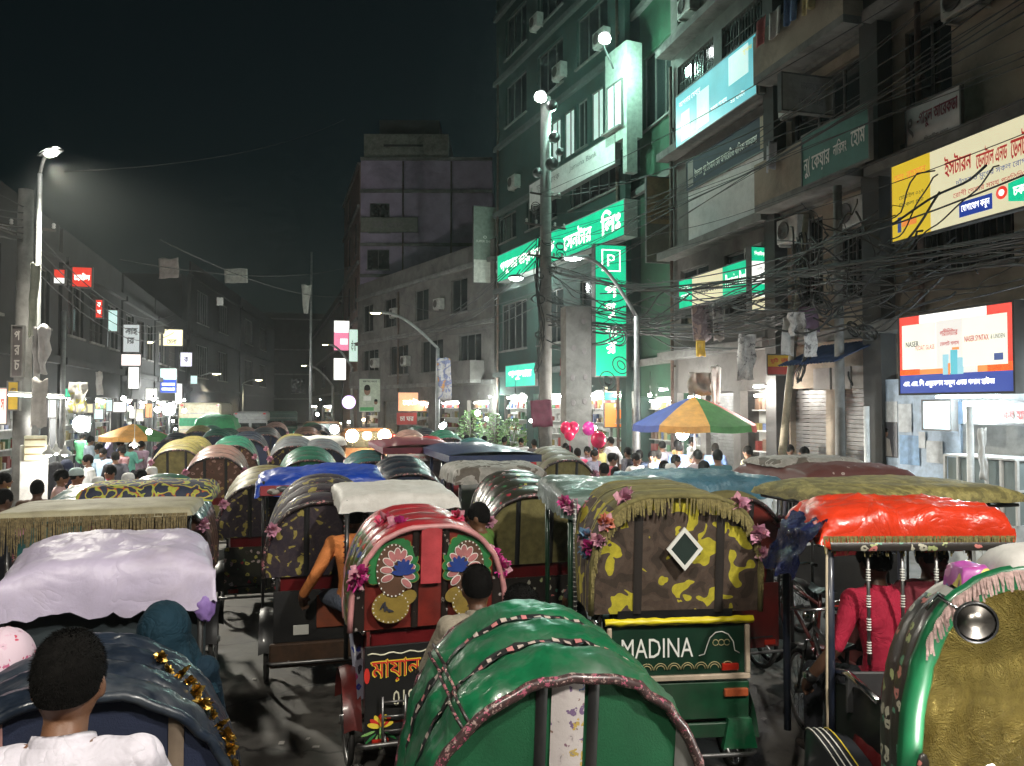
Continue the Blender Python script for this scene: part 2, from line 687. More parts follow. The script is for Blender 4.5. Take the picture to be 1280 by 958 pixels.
def body_mesh(pose, voxel=.016, sleeve='long', dress='shirt', fat=1.0):
    key = (pose, voxel, sleeve, dress, fat)
    if key in _BODY: return _BODY[key]
    p = POSES[pose]
    mb = MB()
    prims = []

    def limb(pts, rs, lab):
        pts = [Vector(q) for q in pts]
        mb.tube(pts, list(rs), 12, 0)
        for q, r in zip(pts, rs):
            mb.ball(q, r, 10, 8)
        for i in range(len(pts) - 1):
            prims.append((pts[i], pts[i + 1], rs[i], rs[i + 1], lab[i] if isinstance(lab, (list, tuple)) else lab))

    # torso, elliptical rings
    up = (p['nek'] - p['pel']).normalized()
    rt = Vector((1, 0, 0))
    fw = up.cross(rt)
    f = fat
    ring = [(p['pel'] - up * .09, .12, .1), (p['pel'] - up * .03, .162 * f, .125 * f), (p['wai'], .145 * f, .115 * f), ((p['wai'] + p['che']) / 2, .155 * f, .118 * f), (p['che'], .172, .122),
            (p['che'].lerp(p['nek'], .55), .17, .105), (p['che'].lerp(p['nek'], .82), .125, .085), (p['nek'], .065, .062)]
    N = 18
    vv, ff = [], []
    for c, rx, ry in ring:
        for j in range(N):
            a = 2 * PI * j / N
            vv.append(c + rt * (math.cos(a) * rx) + fw * (math.sin(a) * ry))
    for i in range(len(ring) - 1):
        for j in range(N):
            ff.append([i * N + j, i * N + (j + 1) % N, (i + 1) * N + (j + 1) % N, (i + 1) * N + j])
    ff.append(list(range(N))[::-1]); ff.append([(len(ring) - 1) * N + j for j in range(N)])
    mb.add(vv, ff)
    for i in range(len(ring) - 2):
        prims.append((ring[i][0], ring[i + 1][0], (ring[i][1] + ring[i][2]) / 2 + .02, (ring[i + 1][1] + ring[i + 1][2]) / 2 + .02, 1))
    shc = p['che'].lerp(p['nek'], .62)
    hdv = Vector(p['hd']).normalized()
    for k in (0, 1):
        sx = 1 if k == 0 else -1
        sh = shc + rt * (sx * p['sh'])
        el, wr = Vector(p['el'][k]), Vector(p['wr'][k])
        mid = sh.lerp(el, .45)
        ls = {'long': (1, 1, 1), 'short': (1, 1, 0), 'half': (1, 1, 0)}[sleeve]
        e2 = el.lerp(wr, .8)
        limb([shc + rt * (sx * .1), sh, mid, el, e2, wr], [.075, .072, .06 if ls[2] else .058, .05 if ls[2] else .042, .043 if ls[2] else .033, .03], [1, 1, 1 if ls[1] else 0, ls[2], 0])
        # hand: palm, four fingers with knuckle bends, thumb from the side
        hv = Vector((hdv.x * sx, hdv.y, hdv.z)).normalized()
        sd_ = Vector((0, 1, 0)).cross(hv)
        if sd_.length < .3: sd_ = Vector((1, 0, 0))
        sd_.normalize()
        nn = hv.cross(sd_).normalized()
        palm = wr + hv * .05
        limb([wr, wr + hv * .04, wr + hv * .085], [.028, .032, .03], 0)
        for q, (o, L) in enumerate(((-.03, .062), (-.01, .075), (.01, .072), (.03, .055))):
            b0 = wr + hv * .085 + sd_ * o
            b1 = b0 + hv * (L * .55) + nn * (-.012)
            b2_ = b1 + hv * (L * .3) + nn * (-.03)
            limb([b0, b1, b2_], [.0095, .009, .0075], 0)
        th0 = wr + hv * .03 + sd_ * (-.028)
        limb([th0, th0 + hv * .03 - sd_ * .028, th0 + hv * .062 - sd_ * .03 - nn * .012], [.012, .0105, .009], 0)
        hp = p['pel'] + rt * (sx * p['hip']) - up * .04
        kn, an = Vector(p['kn'][k]), Vector(p['an'][k])
        tl = 1 if dress in ('kurta', 'robe') else 2
        lg = 2 if dress != 'robe' else 1
        wide = 1.18 if dress in ('kurta', 'robe') else 1.0
        limb([hp, hp.lerp(kn, .45), kn, kn.lerp(an, .4), an + Vector((0, 0, .03))], [.1 * wide, .088 * wide, .066 * wide, .06 * wide, .052], [tl, tl if dress == 'kurta' else lg, lg, lg])
        fwd = Vector((0, 1, 0))
        limb([an - fwd * .05 + Vector((0, 0, -.045)), an + fwd * .06 + Vector((0, 0, -.05)), an + fwd * .15 + Vector((0, 0, -.062))], [.036, .036, .027], 3)
    hc = p['hed']
    limb([p['nek'] - up * .03, hc - Vector((0, .005, .06))], [.058, .054], 0)
    mb.ball(hc, (.077, .096, .112), 16, 12); prims.append((hc, hc, .09, .09, 0))
    mb.ball(hc + Vector((0, .028, -.062)), (.056, .062, .06), 12, 10); prims.append((hc + Vector((0, .028, -.062)),) * 2 + (.055, .055, 0))
    mb.tube([hc + Vector((0, .088, .022)), hc + Vector((0, .112, -.018)), hc + Vector((0, .09, -.03))], [.01, .016, .014], 8)
    for sx in (-1, 1):
        mb.ball(hc + Vector((sx * .08, -.004, -.01)), (.013, .022, .033), 8, 6)
    me0 = mb.mesh('person_raw', [])
    o = bpy.data.objects.new('person_raw', me0)
    md = o.modifiers.new('r', 'REMESH'); md.mode = 'VOXEL'; md.voxel_size = voxel; md.use_smooth_shade = True
    ms = o.modifiers.new('s', 'SMOOTH'); ms.factor = .5; ms.iterations = 2 if voxel > .012 else 3
    me = evaluated(o)
    bpy.data.objects.remove(o); bpy.data.meshes.remove(me0)
    nf = len(me.polygons)
    C = np.zeros(nf * 3); me.polygons.foreach_get('center', C); C = C.reshape(-1, 3)
    best = np.full(nf, 1e9); lab = np.zeros(nf, int)
    for a, b, ra, rb, lb in prims:
        a_ = np.array(a); d = np.array(b) - a_; L2 = float(d @ d)
        t = np.clip(((C - a_) @ d) / L2, 0, 1) if L2 > 1e-9 else np.zeros(nf)
        q = np.linalg.norm(C - (a_ + t[:, None] * d), axis=1) - (ra + (rb - ra) * t)
        m_ = q < best
        best[m_] = q[m_]; lab[m_] = lb
    rel = C - np.array(p['nek']); ax = np.array(up); hgt = rel @ ax
    rad_ = np.linalg.norm(rel - hgt[:, None] * ax, axis=1)
    lab[(hgt > -.005) & (rad_ < .085)] = 0
    lab[hgt > .06] = np.where(lab[hgt > .06] == 1, 0, lab[hgt > .06])
    me.materials.clear()
    for m in (M_skin[0], M_white, M_black, M_black): me.materials.append(m)
    me.polygons.foreach_set('material_index', lab.astype(np.int32))
    me.polygons.foreach_set('use_smooth', np.ones(nf, bool))
    me.name = 'person_' + pose
    _BODY[key] = me
    return me


_HAIR = {}


def hair_mesh(style):
    if style in _HAIR: return _HAIR[style]
    mb = MB()
    if style in ('short', 'strands'):
        def fn(u, v):
            a = 2 * PI * u
            ph = PI / 2 - v * PI * ((.60 if style == 'short' else .545) + .06 * math.cos(a * 1 + PI / 2))    # lower at the nape than at the brow
            d = Vector((math.cos(ph) * math.cos(a), math.cos(ph) * math.sin(a), math.sin(ph)))
            back = max(0, -d.y)
            low = max(0.0, v - .55) / .45
            k = 1.06 + .035 * noise.noise(d * 6) + .11 * max(0, d.z) - .07 * low
            if style == 'strands':
                k = 1.04 + .03 * noise.noise(d * 7) + .15 * max(0, d.z) ** .7 - .05 * low
                d = Vector((math.copysign(abs(d.x) ** .85, d.x), math.copysign(abs(d.y) ** .9, d.y), d.z))
            if v > .985: k = .96
            return (d.x * .083 * k, d.y * .103 * k - .006, d.z * .118 * k + .004)
        mb.grid(fn, 28, 14, 0, True, closed_u=True)
        if style == 'strands':
            rr = random.Random(5)
            for i in range(5200):
                u, v = rr.random(), rr.random() ** .7 * .97
                q = Vector(fn(u, v)); d = q.normalized()
                tl = d.cross(Vector((rr.uniform(-1, 1), rr.uniform(-1, 1), rr.uniform(-1, 1)))).normalized()
                flow = (Vector((0, -.35, -1)) - d * Vector((0, -.35, -1)).dot(d))
                L = rr.uniform(.009, .02) * (1.25 - .8 * v)
                tip = q + d * L * .5 + flow * L * .9 + tl * L * .25
                w = tl * .0011
                mb.add([q - w - d * .003, q + w - d * .003, tip], [[0, 1, 2]], 0, False)
    elif style == 'cap':
        prof = [(.088, .01), (.091, .03), (.09, .07), (.078, .105), (.05, .128), (.0, .135)]
        mb.lathe(prof, 20, 0, Matrix.Scale(1.2, 4, (0, 1, 0)))
    elif style == 'scarf':
        def fn(u, v):
            a = 2 * PI * u
            if v < .55:
                ph = PI / 2 - v / .55 * PI * .55
                k = 1.16 + .04 * noise.noise(Vector((math.cos(a) * 3, math.sin(a) * 3, v * 6)))
                x, y, z = math.cos(ph) * math.cos(a) * .088 * k, math.cos(ph) * math.sin(a) * .11 * k, math.sin(ph) * .122 * k
                return (x, y - .012, z)
            w = (v - .55) / .45
            fold = 1 + .08 * math.sin(a * 7 + w * 3)
            rx = (.10 + .10 * w) * fold; ry = (.115 + .045 * w) * fold
            return (math.cos(a) * rx, math.sin(a) * ry - .015 - .02 * w, -.03 - .26 * w)
        mb.grid(fn, 32, 22, 0, True, closed_u=True)
    elif style == 'beard':
        pass
    me = mb.mesh('hair_' + style, [M_hair])
    _HAIR[style] = me
    return me


def eyes_mesh():
    if 'eyes' in _HAIR: return _HAIR['eyes']
    mb = MB()
    for s in (-1, 1):
        mb.ball((s * .031, .085, .005), (.012, .008, .0065), 8, 6, 0)
        mb.ball((s * .031, .0925, .005), (.0055, .003, .0055), 8, 6, 1)
        mb.tube([(s * .014, .09, .024), (s * .03, .093, .03), (s * .05, .08, .024)], [.003, .0045, .002], 6, 1)
    mb.tube([(-.024, .087, -.06), (0, .096, -.057), (.024, .087, -.06)], [.003, .006, .003], 6, 2)
    _HAIR['eyes'] = mb.mesh('eyes', [M_white, M_hair, mat('lips', (.12, .04, .03), .5)])
    return _HAIR['eyes']


def cloth(c, nm=None):
    k = 'cloth_%.3f_%.3f_%.3f' % tuple(c)
    return mat(k, c, .85, var=.16, vs=9, bump=.25, bs=60, crease=.4, cs=6, spec=.25)


def person(label, pose, loc, rz=0.0, shirt=(.5, .5, .5), legs=(.03, .03, .04), skin=0, hair='short', haircol=None, sleeve='long', dress='shirt',
           voxel=.017, group=None, scale=1.0, look=0.0, face=False, fat=1.0, shirt_mat=None, collar=None):
    o = link('person', body_mesh(pose, voxel, sleeve, dress, fat), None, loc, rz, label=label, cat='person', group=group)
    o.scale = (scale, scale, scale)
    setmat(o, 0, M_skin[skin]); setmat(o, 1, shirt_mat or cloth(shirt)); setmat(o, 2, cloth(legs)); setmat(o, 3, cloth((.03, .022, .018)))
    hc = POSES[pose]['hed']
    nm = {'short': 'hair', 'strands': 'hair', 'cap': 'skullcap', 'scarf': 'headscarf'}
    if hair:
        if hair == 'cap':
            h0 = link('hair', hair_mesh('short'), o, hc, look)
            h0.scale = (.985, .985, .93)
        h = link(nm[hair], hair_mesh(hair), o, hc, look)
        if hair == 'scarf': h.scale = (1.2, 1.1, 1.04)
        if hair == 'cap': h.location = hc + Vector((0, -.01, .012))
        if haircol is not None: setmat(h, 0, haircol if not isinstance(haircol, tuple) else cloth(haircol))
    if collar:
        p_ = POSES[collar]; up = (p_['nek'] - p_['pel']).normalized()
        mxc = Matrix.Translation(p_['nek'] + Vector((0, 0, -.03))) @ up.to_track_quat('Z', 'Y').to_matrix().to_4x4()
        b = MB()
        b.grid(lambda u, v: ((.072 + .016 * abs(2 * v - 1) * (1 if v > .5 else .2)) * math.cos(2 * PI * u) * 1.05, (.074 + .016 * abs(2 * v - 1) * (1 if v > .5 else .2)) * math.sin(2 * PI * u), .052 * (1 - abs(2 * v - 1)) - .006 + .003 * math.sin(6 * PI * u)), 40, 8, 0, True, closed_u=True, mx=mxc)
        b.build('collar', shirt_mat or cloth(shirt), o)
    if face:
        link('eyes', eyes_mesh(), o, hc, look)
    return o


# ------------------------------------------------------------------ wheels
def wheel_meshes(r, w=.04, spokes=20):
    k = ('wheel', r, w)
    if k in _HAIR: return _HAIR[k]
    a = MB()
    pts = [(0, math.cos(t * 2 * PI / 28) * (r - w * .5), math.sin(t * 2 * PI / 28) * (r - w * .5)) for t in range(28)]
    a.tube(pts, w * .5, 8, 0, closed=True)
    b = MB()
    pts = [(0, math.cos(t * 2 * PI / 28) * (r - w * 1.05), math.sin(t * 2 * PI / 28) * (r - w * 1.05)) for t in range(28)]
    b.tube(pts, .012, 6, 0, closed=True)
    c = MB()
    for i in range(spokes):
        t = i * 2 * PI / spokes
        c.tube([((.03 if i % 2 else -.03), math.cos(t + .2) * .03, math.sin(t + .2) * .03), (0, math.cos(t) * (r - w), math.sin(t) * (r - w))], .0028, 4, 0, cap=False)
    c.tube([(-.06, 0, 0), (.06, 0, 0)], .032, 10, 0)
    _HAIR[k] = (a.mesh('tyre', [M_tyre]), b.mesh('rim', [M_steel]), c.mesh('spokes', [M_steel]))
    return _HAIR[k]


def wheel(parent, loc, r=.34, w=.042):
    t, rm, sp = wheel_meshes(r, w)
    o = link('wheel', t, parent, loc)
    link('rim', rm, o); link('spokes', sp, o)
    return o


# ------------------------------------------------------------------ soft covers
def puffy(mb, cx, cy, z, hx, hy, h, skirt=.1, seed=0, mi=0, nu=46, nv=36, wr=.018, tilt=0.0, tiltx=0.0, bottom=True):
    """a sheet pulled over a padded roof: domed top, drooping edge, wrinkles"""
    of = Vector((seed * 7.3, seed * 3.1, seed * 1.7))

    def fn(u, v):
        a, b = (u * 2 - 1) * 1.22, (v * 2 - 1) * 1.22
        ca, cb = max(-1, min(1, a)), max(-1, min(1, b))
        dr = max(max(abs(a) - 1, 0), max(abs(b) - 1, 0)) / .22
        e = max(0.0, (1 - ca ** 6)) * max(0.0, (1 - cb ** 6))
        x = cx + hx * ca * (1 + .03 * dr); y = cy + hy * cb * (1 + .03 * dr)
        rag = .9 + .4 * abs(noise.noise(Vector((ca * 3.1 + seed, cb * 3.1, seed * 2.3)))) if dr > .6 else 1.0
        zz = z + h * (e ** .5) * (1 - .25 * (ca * ca + cb * cb) * .5) - skirt * dr * rag + tilt * cb * hy + tiltx * ca * hx
        q = Vector((x * 3.2, y * 3.2, zz * 3.2)) + of
        w1 = noise.noise(q) * wr * 1.2 - abs(noise.noise(Vector((q.x * 1.3, q.y * 2.6, q.z)))) * wr * 1.5 - abs(noise.noise(q * 4.1)) * wr * .6 + noise.noise(q * 9) * wr * .25
        k = 1 + .4 * dr * noise.noise(q * 1.9)
        nx = ca * .5 if abs(ca) > .8 else 0
        return (x + nx * w1 * 1.2, y + (cb * .6 * w1 if abs(cb) > .8 else 0), zz + w1 - skirt * dr * .5 * (k - 1))
    mb.grid(fn, nu, nv, mi, True)


def flower_mesh():
    if 'flower' in _HAIR: return _HAIR['flower']
    mb = MB()
    fr = random.Random(2)
    for i in range(34):                                                 # crumpled tissue bow
        d = Vector((fr.uniform(-1, 1), fr.uniform(-1.1, .1), fr.uniform(-1, 1))).normalized()
        q = d.orthogonal().normalized(); q = (Matrix.Rotation(fr.uniform(0, 6.28), 3, d) @ q)
        L, w = fr.uniform(.035, .062), fr.uniform(.012, .022)
        w2 = d.cross(q) * .008
        mb.add([Vector((0, 0, 0)), d * L * .55 + q * w + w2, d * L + w2 * fr.uniform(-2, 2), d * L * .6 - q * w - w2], [[0, 1, 2], [0, 2, 3]], 0 if i % 5 else 1, False)
    _HAIR['flower'] = mb.mesh('flower', [mat('pink_petals', (.62, .07, .22), .6, var=.3, vs=40), mat('pale_petals', (.6, .3, .36), .6, var=.3, vs=40)])
    return _HAIR['flower']


RM = Matrix(((1, 0, 0, 0), (0, 0, -1, 0), (0, 1, 0, 0), (0, 0, 0, 1)))  # local XY (z out) -> rear face (x right, up z, out -y)


def rearm(y):
    return Matrix.Translation((0, y, 0)) @ RM


# ------------------------------------------------------------------ hood
class Hood:
    def __init__(s, w=.56, zb=1.1, ztr=1.84, ztf=1.98, yr=-.5, yf=.5, nb=4, n=2.5, bulge=.035, spread=.45, wn=.006):
        s.__dict__.update(locals())

    def pt(s, q, t, k=0.0):
        th = PI * t
        c, si = math.cos(th), math.sin(th)
        X = -math.copysign(abs(c) ** (2 / s.n), c)
        Z = abs(si) ** (2 / s.n)
        zt = s.ztr + (s.ztf - s.ztr) * math.sin(q * PI / 2)
        yt = s.yr + (s.yf - s.yr) * q
        yb = s.yr + .08 + (s.yf - s.yr) * q * s.spread
        b = s.bulge * abs(math.sin(PI * q * s.nb)) ** .7 * (.35 + .65 * Z) + k
        y = yb + (yt - yb) * Z
        p = Vector((X * (s.w + b * .8), y, s.zb + (zt - s.zb) * Z + b * Z))
        wv = noise.noise(p * 9) * s.wn + (noise.noise(Vector((p.x * 14, p.y * 34, p.z * 14))) + .5 * noise.noise(p * 41)) * s.wn * .8
        rb = (1 - abs(math.sin(PI * q * s.nb))) ** 2 * math.sin(PI * min(1, max(0, t))) ** .5
        wv += s.wn * 1.3 * rb * noise.noise(Vector((t * 42, q * 5, 8.1))) - s.wn * .9 * abs(noise.noise(Vector((t * 16, q * 9, 2.2))))
        return Vector((p.x + X * wv, p.y, p.z + Z * wv))

    def rear_y(s, z):
        Z = max(0, min(1, (z - s.zb) / (s.ztr - s.zb)))
        return s.yr + .08 - .08 * Z

    def arch(s, x):
        a = min(1, abs(x) / s.w)
        return s.zb + (s.ztr - s.zb) * max(0.0, (1 - a ** s.n)) ** (1 / s.n)


def add_hood(root, h, cover, panel, rim=None, side=None, strap=None, strips=(), fringe=None, flowers=(), flap=.18, band=None, fine=False):
    side = side or cover
    mb = MB()
    NU, NV = (h.nb * 14, 110) if band or fine else (h.nb * 8, 40)
    mb.grid(lambda u, v: h.pt(u, v), NU, NV, 0, True)
    for i, f in enumerate(mb.F):
        v = (i % NV) / NV
        if v < flap or v > 1 - flap - 1 / NV: mb.M[i] = 1
    hood = mb.build('hood', [cover, side], root)
    # bows and straps in the valleys between the folds
    if strap is not None:
        for k in range(1, h.nb):
            b = MB()
            wq = .028 if band else .012
            b.grid(lambda u, v: h.pt(k / h.nb + (v - .5) * 2 * wq, u, .007 + .004 * math.sin(v * PI)), 46, 3, 0, True)
            st_ = b.build('strap', strap, hood)
            if band:
                dd = MB(); rr_ = random.Random(k)
                for j in range(44):
                    u0 = (j + .2) / 44; u1 = (j + .2 + rr_.uniform(.35, .65)) / 44; c_ = k / h.nb + rr_.uniform(-.006, .006)
                    dd.add([h.pt(c_ - wq * .5, u0, .014), h.pt(c_ - wq * .5, u1, .014), h.pt(c_ + wq * .5, u1, .014), h.pt(c_ + wq * .5, u0, .014)], [[0, 1, 2, 3]], j % 3 == 0)
                dd.build('braid_dashes', band, st_, kind='stuff')
    if rim is not None:
        b = MB()
        b.tube([h.pt(0, j / 36, .004) + Vector((0, -.008, 0)) for j in range(37)], .021, 8, 0)
        b.build('rim', rim, hood)
        b = MB()
        b.tube([h.pt(1, j / 36, .002) for j in range(37)], .016, 8, 0)
        b.build('front_bow', rim, hood)
    # rear panel
    pm = MB()

    def pf(u, v):
        x = (u * 2 - 1) * h.w * .985
        z = h.zb + (h.arch(x) - h.zb) * v
        return (x, h.rear_y(z) + .012 + .006 * noise.noise(Vector((x * 4, z * 4, 3))), z)
    pm.grid(pf, 24, 12, 0, True, flip=False)
    pan = pm.build('rear_panel', panel, root)
    for (x0, x1, z0, ztop, m, off) in strips:
        sm = MB()

        def sf(u, v, x0=x0, x1=x1, z0=z0, ztop=ztop, off=off):
            x = x0 + (x1 - x0) * u
            zt = min(h.arch(x) - .005, ztop) if ztop else h.arch(x) - .005
            z = z0 + (zt - z0) * v
            return (x, h.rear_y(z) + .010 - off - .010 * math.sin(PI * u), z)
        sm.grid(sf, 6, 14, 0, True)
        sm.build('panel_strip', m, pan)
    if fringe is not None:
        fm, L, t0, t1 = fringe
        fb = MB()
        rr = random.Random(3)
        n = 170
        for j in range(n):
            t = t0 + (t1 - t0) * (j + rr.uniform(-.3, .3)) / n
            p = h.pt(0, min(1, max(0, t)), .006) + Vector((0, -.024, 0))
            l_ = L * rr.uniform(.7, 1.15)
            w = .0075
            sw = rr.uniform(-.012, .012)
            fb.add([p + Vector((-w, 0, 0)), p + Vector((w, 0, 0)), p + Vector((w * .7 + sw, rr.uniform(-.012, .006), -l_)), p + Vector((-w * .7 + sw, rr.uniform(-.012, .006), -l_))], [[0, 1, 2, 3]], 0, False)
        fb.build('fringe', fm, hood, kind='stuff')
    for (t, q, m, s_) in flowers:
        p = h.pt(q, t, .02)
        f = link('flower', flower_mesh(), hood, p + Vector((0, -.03, 0)), None)
        f.rotation_euler = (RND.uniform(-.5, .3), RND.uniform(0, 6), RND.uniform(-.4, .4))
        f.scale = (s_, s_, s_)
        if m is not None: setmat(f, 0, m)
    return hood


def add_canopy(root, cy, z, hx, hy, cover, h=.1, skirt=.12, seed=1, posts=True, postmat=None, frame=None, fringe=None, wr=.018, pz=.5, tilt=0.0, pw=.88, tiltx=0.0, pr=.016, cx=0.0):
    mb = MB()
    puffy(mb, cx, cy, z, hx, hy, h, skirt, seed, 0, wr=wr, tilt=tilt, tiltx=tiltx)
    can = mb.build('canopy', cover, root)
    fb = MB()
    for sx in (-1, 1):
        fb.tube([(cx + sx * hx * .93, cy - hy * .95, z - .09 - tilt * hy), (cx + sx * hx * .93, cy + hy * .95, z - .09 + tilt * hy)], .014, 6)
    for sy in (-1, 1):
        fb.tube([(cx - hx * .93, cy + sy * hy * .95, z - .09 + tilt * hy * sy), (cx + hx * .93, cy + sy * hy * .95, z - .09 + tilt * hy * sy)], .014, 6)
    for k in range(5):
        yy = cy - hy * .8 + k * hy * .4
        fb.tube([(cx - hx * .9, yy, z - .1), (cx - hx * .5, yy, z - .03), (cx + hx * .5, yy, z - .03), (cx + hx * .9, yy, z - .1)], .009, 5)
    fb.build('canopy_frame', frame or M_black, can)
    if posts:
        for sx in (-1, 1):
            for sy in (-1, 1):
                b = MB()
                b.tube([(cx + sx * hx * pw, cy + sy * hy * .9, pz), (cx + sx * hx * pw, cy + sy * hy * .93, z - .02)], pr, 8)
                b.build('post', postmat or M_black, root)
    if fringe is not None:
        fm, L = fringe
        b = MB()
        rr = random.Random(seed)
        n = int(hx * 2 / .011)
        for j in range(n):
            x = cx - hx * .98 + 2 * hx * .98 * (j + rr.uniform(-.3, .3)) / n
            yy = cy - hy * 1.03
            l_ = L * rr.uniform(.65, 1.15); w = .0055; sw = rr.uniform(-.01, .01)
            zt = z - skirt * .5 - tilt * hy
            b.add([(x - w, yy, zt), (x + w, yy, zt), (x + w * .6 + sw, yy + rr.uniform(-.01, .01), zt - l_), (x - w * .6 + sw, yy + rr.uniform(-.01, .01), zt - l_)], [[0, 1, 2, 3]])
        b.build('fringe', fm, can, kind='stuff')
    return can


def add_chassis(root, wheelr=.34, half=.54, paint=None, board_z=(.36, .98), board=None, seatm=None, front=True, guard=None, rear_y=-.46, saddle=True, lamp=True):
    paint = paint or M_black
    for sx in (-1, 1):
        wheel(root, (sx * half, 0, wheelr), wheelr)
    b = MB()
    b.tube([(-half, 0, wheelr), (half, 0, wheelr)], .018, 8)
    for sx in (-1, 1):
        b.tube([(sx * .33, -.46, .46), (sx * .33, .35, .46), (sx * .2, .8, .4), (0, 1.15, .36)], .018, 8)
        b.tube([(sx * .36, -.4, .42), (sx * .36, -.1, .36), (sx * .36, .1, .36), (sx * .36, .38, .42)], .014, 6, sq=(2, 1))
    b.tube([(-.4, -.46, .46), (.4, -.46, .46)], .016, 8)
    b.tube([(-.4, .36, .46), (.4, .36, .46)], .016, 8)
    b.build('chassis', paint, root)
    # body
    b = MB()
    b.box((0, .0, .5), (.86, .84, .03), 0, bev=.008)
    for sx in (-1, 1):
        o = [(-.42, .51), (.36, .51), (.38, .78), (.30, .93), (.12, 1.0), (-.2, 1.07), (-.42, 1.09)]
        m = Matrix(((0, 0, 1, sx * .44), (1, 0, 0, 0), (0, 1, 0, 0), (0, 0, 0, 1)))
        b.prism(o, -.012, .012, 0, m)
    b.box((0, .34, .66), (.86, .02, .3), 0)
    b.box((0, .62, .40), (.74, .5, .025), 0, bev=.006)
    b.build('body', paint, root)
    b = MB()
    z0, z1 = board_z
    b.box((0, rear_y, (z0 + z1) / 2), (.94, .025, z1 - z0), 0, bev=.005)
    bo = b.build('rear_board', board or paint, root)
    b = MB()
    puffy(b, 0, .06, .88, .41, .27, .07, .05, 4, 0, 16, 12, .004)
    b.build('seat', seatm or M_seat, root)
    b = MB()
    b.grid(lambda u, v: (-.41 + .82 * u, -.30 - .08 * v + .03 * math.sin(PI * v), .95 + .34 * v), 10, 8, 0, True)
    b.grid(lambda u, v: (-.41 + .82 * u, -.335 - .08 * v, .95 + .34 * v), 10, 8, 0, True, flip=True)
    b.build('backrest', seatm or M_seat, root)
    for sx in (-1, 1):
        b = MB()
        b.tube([(sx * .47, -.4, 1.08), (sx * .5, -.1, 1.13), (sx * .5, .2, 1.06), (sx * .47, .36, .9)], .02, 8)
        b.build('armrest', M_chrome, root)
        g = MB()
        R0 = wheelr + .05
        g.grid(lambda u, v: (sx * half + (v - .5) * .13, math.cos(.15 + u * 2.84) * R0, wheelr + math.sin(.15 + u * 2.84) * R0 - .02 * abs(v - .5) * 2), 16, 4, 0, True)
        g.build('mudguard', guard or paint, root)
        l_ = MB()
        l_.box((sx * .36, rear_y - .024, z0 + .05), (.12, .022, .05), 0, bev=.006)
        l_.build('reflector', M_reflect, root)
    b = MB()
    b.tube([(-.52, rear_y - .05, .34), (-.48, rear_y - .09, .34), (.48, rear_y - .09, .34), (.52, rear_y - .05, .34)], .016, 8)
    for sx in (-1, 1):
        b.tube([(sx * .33, rear_y - .085, .34), (sx * .33, -.35, .43)], .012, 6)
    b.build('bumper', M_steel, root)
    if front:
        f = MB()
        f.tube([(0, 1.15, .36), (0, 1.1, .62), (0, 1.06, .93)], .017, 8)
        f.tube([(0, 1.08, .8), (0, 1.66, .92)], .016, 8)
        f.tube([(0, 1.15, .36), (0, 1.66, .84)], .018, 8)
        f.tube([(0, 1.2, .36), (0, .1, .34)], .008, 5)
        f.tube([(-.1, 1.15, .36), (.1, 1.15, .36)], .02, 8)
        for sx in (-1, 1):
            f.tube([(sx * .1, 1.15, .36), (sx * .105, 1.15 + .15 * sx, .36 - .03 * sx)], .01, 6)
            f.box((sx * .15, 1.15 + .15 * sx, .36 - .03 * sx), (.09, .07, .02))
        f.build('frame', paint, root)
        f = MB()
        for sx in (-1, 1):
            f.tube([(sx * .045, 1.92, .34), (sx * .045, 1.72, .8), (0, 1.67, .82)], .013, 6)
        f.tube([(0, 1.68, .8), (0, 1.63, 1.05)], .017, 8)
        f.build('fork', M_chrome, root)
        f = MB()
        f.tube([(-.27, 1.5, 1.08), (-.26, 1.6, 1.09), (-.1, 1.66, 1.06), (.1, 1.66, 1.06), (.26, 1.6, 1.09), (.27, 1.5, 1.08)], .013, 8)
        f.tube([(-.27, 1.49, 1.08), (-.265, 1.57, 1.085)], .019, 8, 1)
        f.tube([(.27, 1.49, 1.08), (.265, 1.57, 1.085)], .019, 8, 1)
        f.build('handlebar', [M_chrome, M_black], root)
        if saddle:
            f = MB()
            f.grid(lambda u, v: ((u - .5) * (.20 - .13 * v ** 1.3), .94 + .26 * v, .985 - .05 * abs(u - .5) * 2 + .01 * math.cos(v * 6)), 10, 10, 0, True)
            f.grid(lambda u, v: ((u - .5) * (.20 - .13 * v ** 1.3), .94 + .26 * v, .955 - .02 * abs(u - .5) * 2), 10, 10, 0, True, flip=True)
            f.build('saddle', M_black, root)
        wheel(root, (0, 1.94, .33), .33)
        f = MB()
        f.grid(lambda u, v: ((v - .5) * .09, 1.94 + math.cos(.5 + u * 2.2) * .37, .33 + math.sin(.5 + u * 2.2) * .37), 12, 4, 0, True)
        f.build('front_mudguard', guard or paint, root)
        if lamp:
            f = MB()
            f.lathe([(.02, -.05), (.05, -.02), (.055, .02), (.045, .03), (0, .032)], 12, 0, Matrix.Translation((0, 1.76, .98)) @ Matrix.Rotation(-PI / 2, 4, 'X'))
            f.build('headlamp', M_chrome, root)
    return bo

# ------------------------------------------------------------------ vehicles in front
def rk_root(name, px, d, label, rz=0.0, rear=-.5, group=None, cat='rickshaw', X=None, Y=None):
    if X is None:
        X, Y = xy(px, d)
    # px, d give the middle of the rear panel; the axle lies `-rear` ahead of it
    off = Matrix.Rotation(rz, 3, 'Z') @ Vector((0, -rear, 0))
    return empty(name, (X + off.x, Y + off.y, 0), rz, label, cat, group)


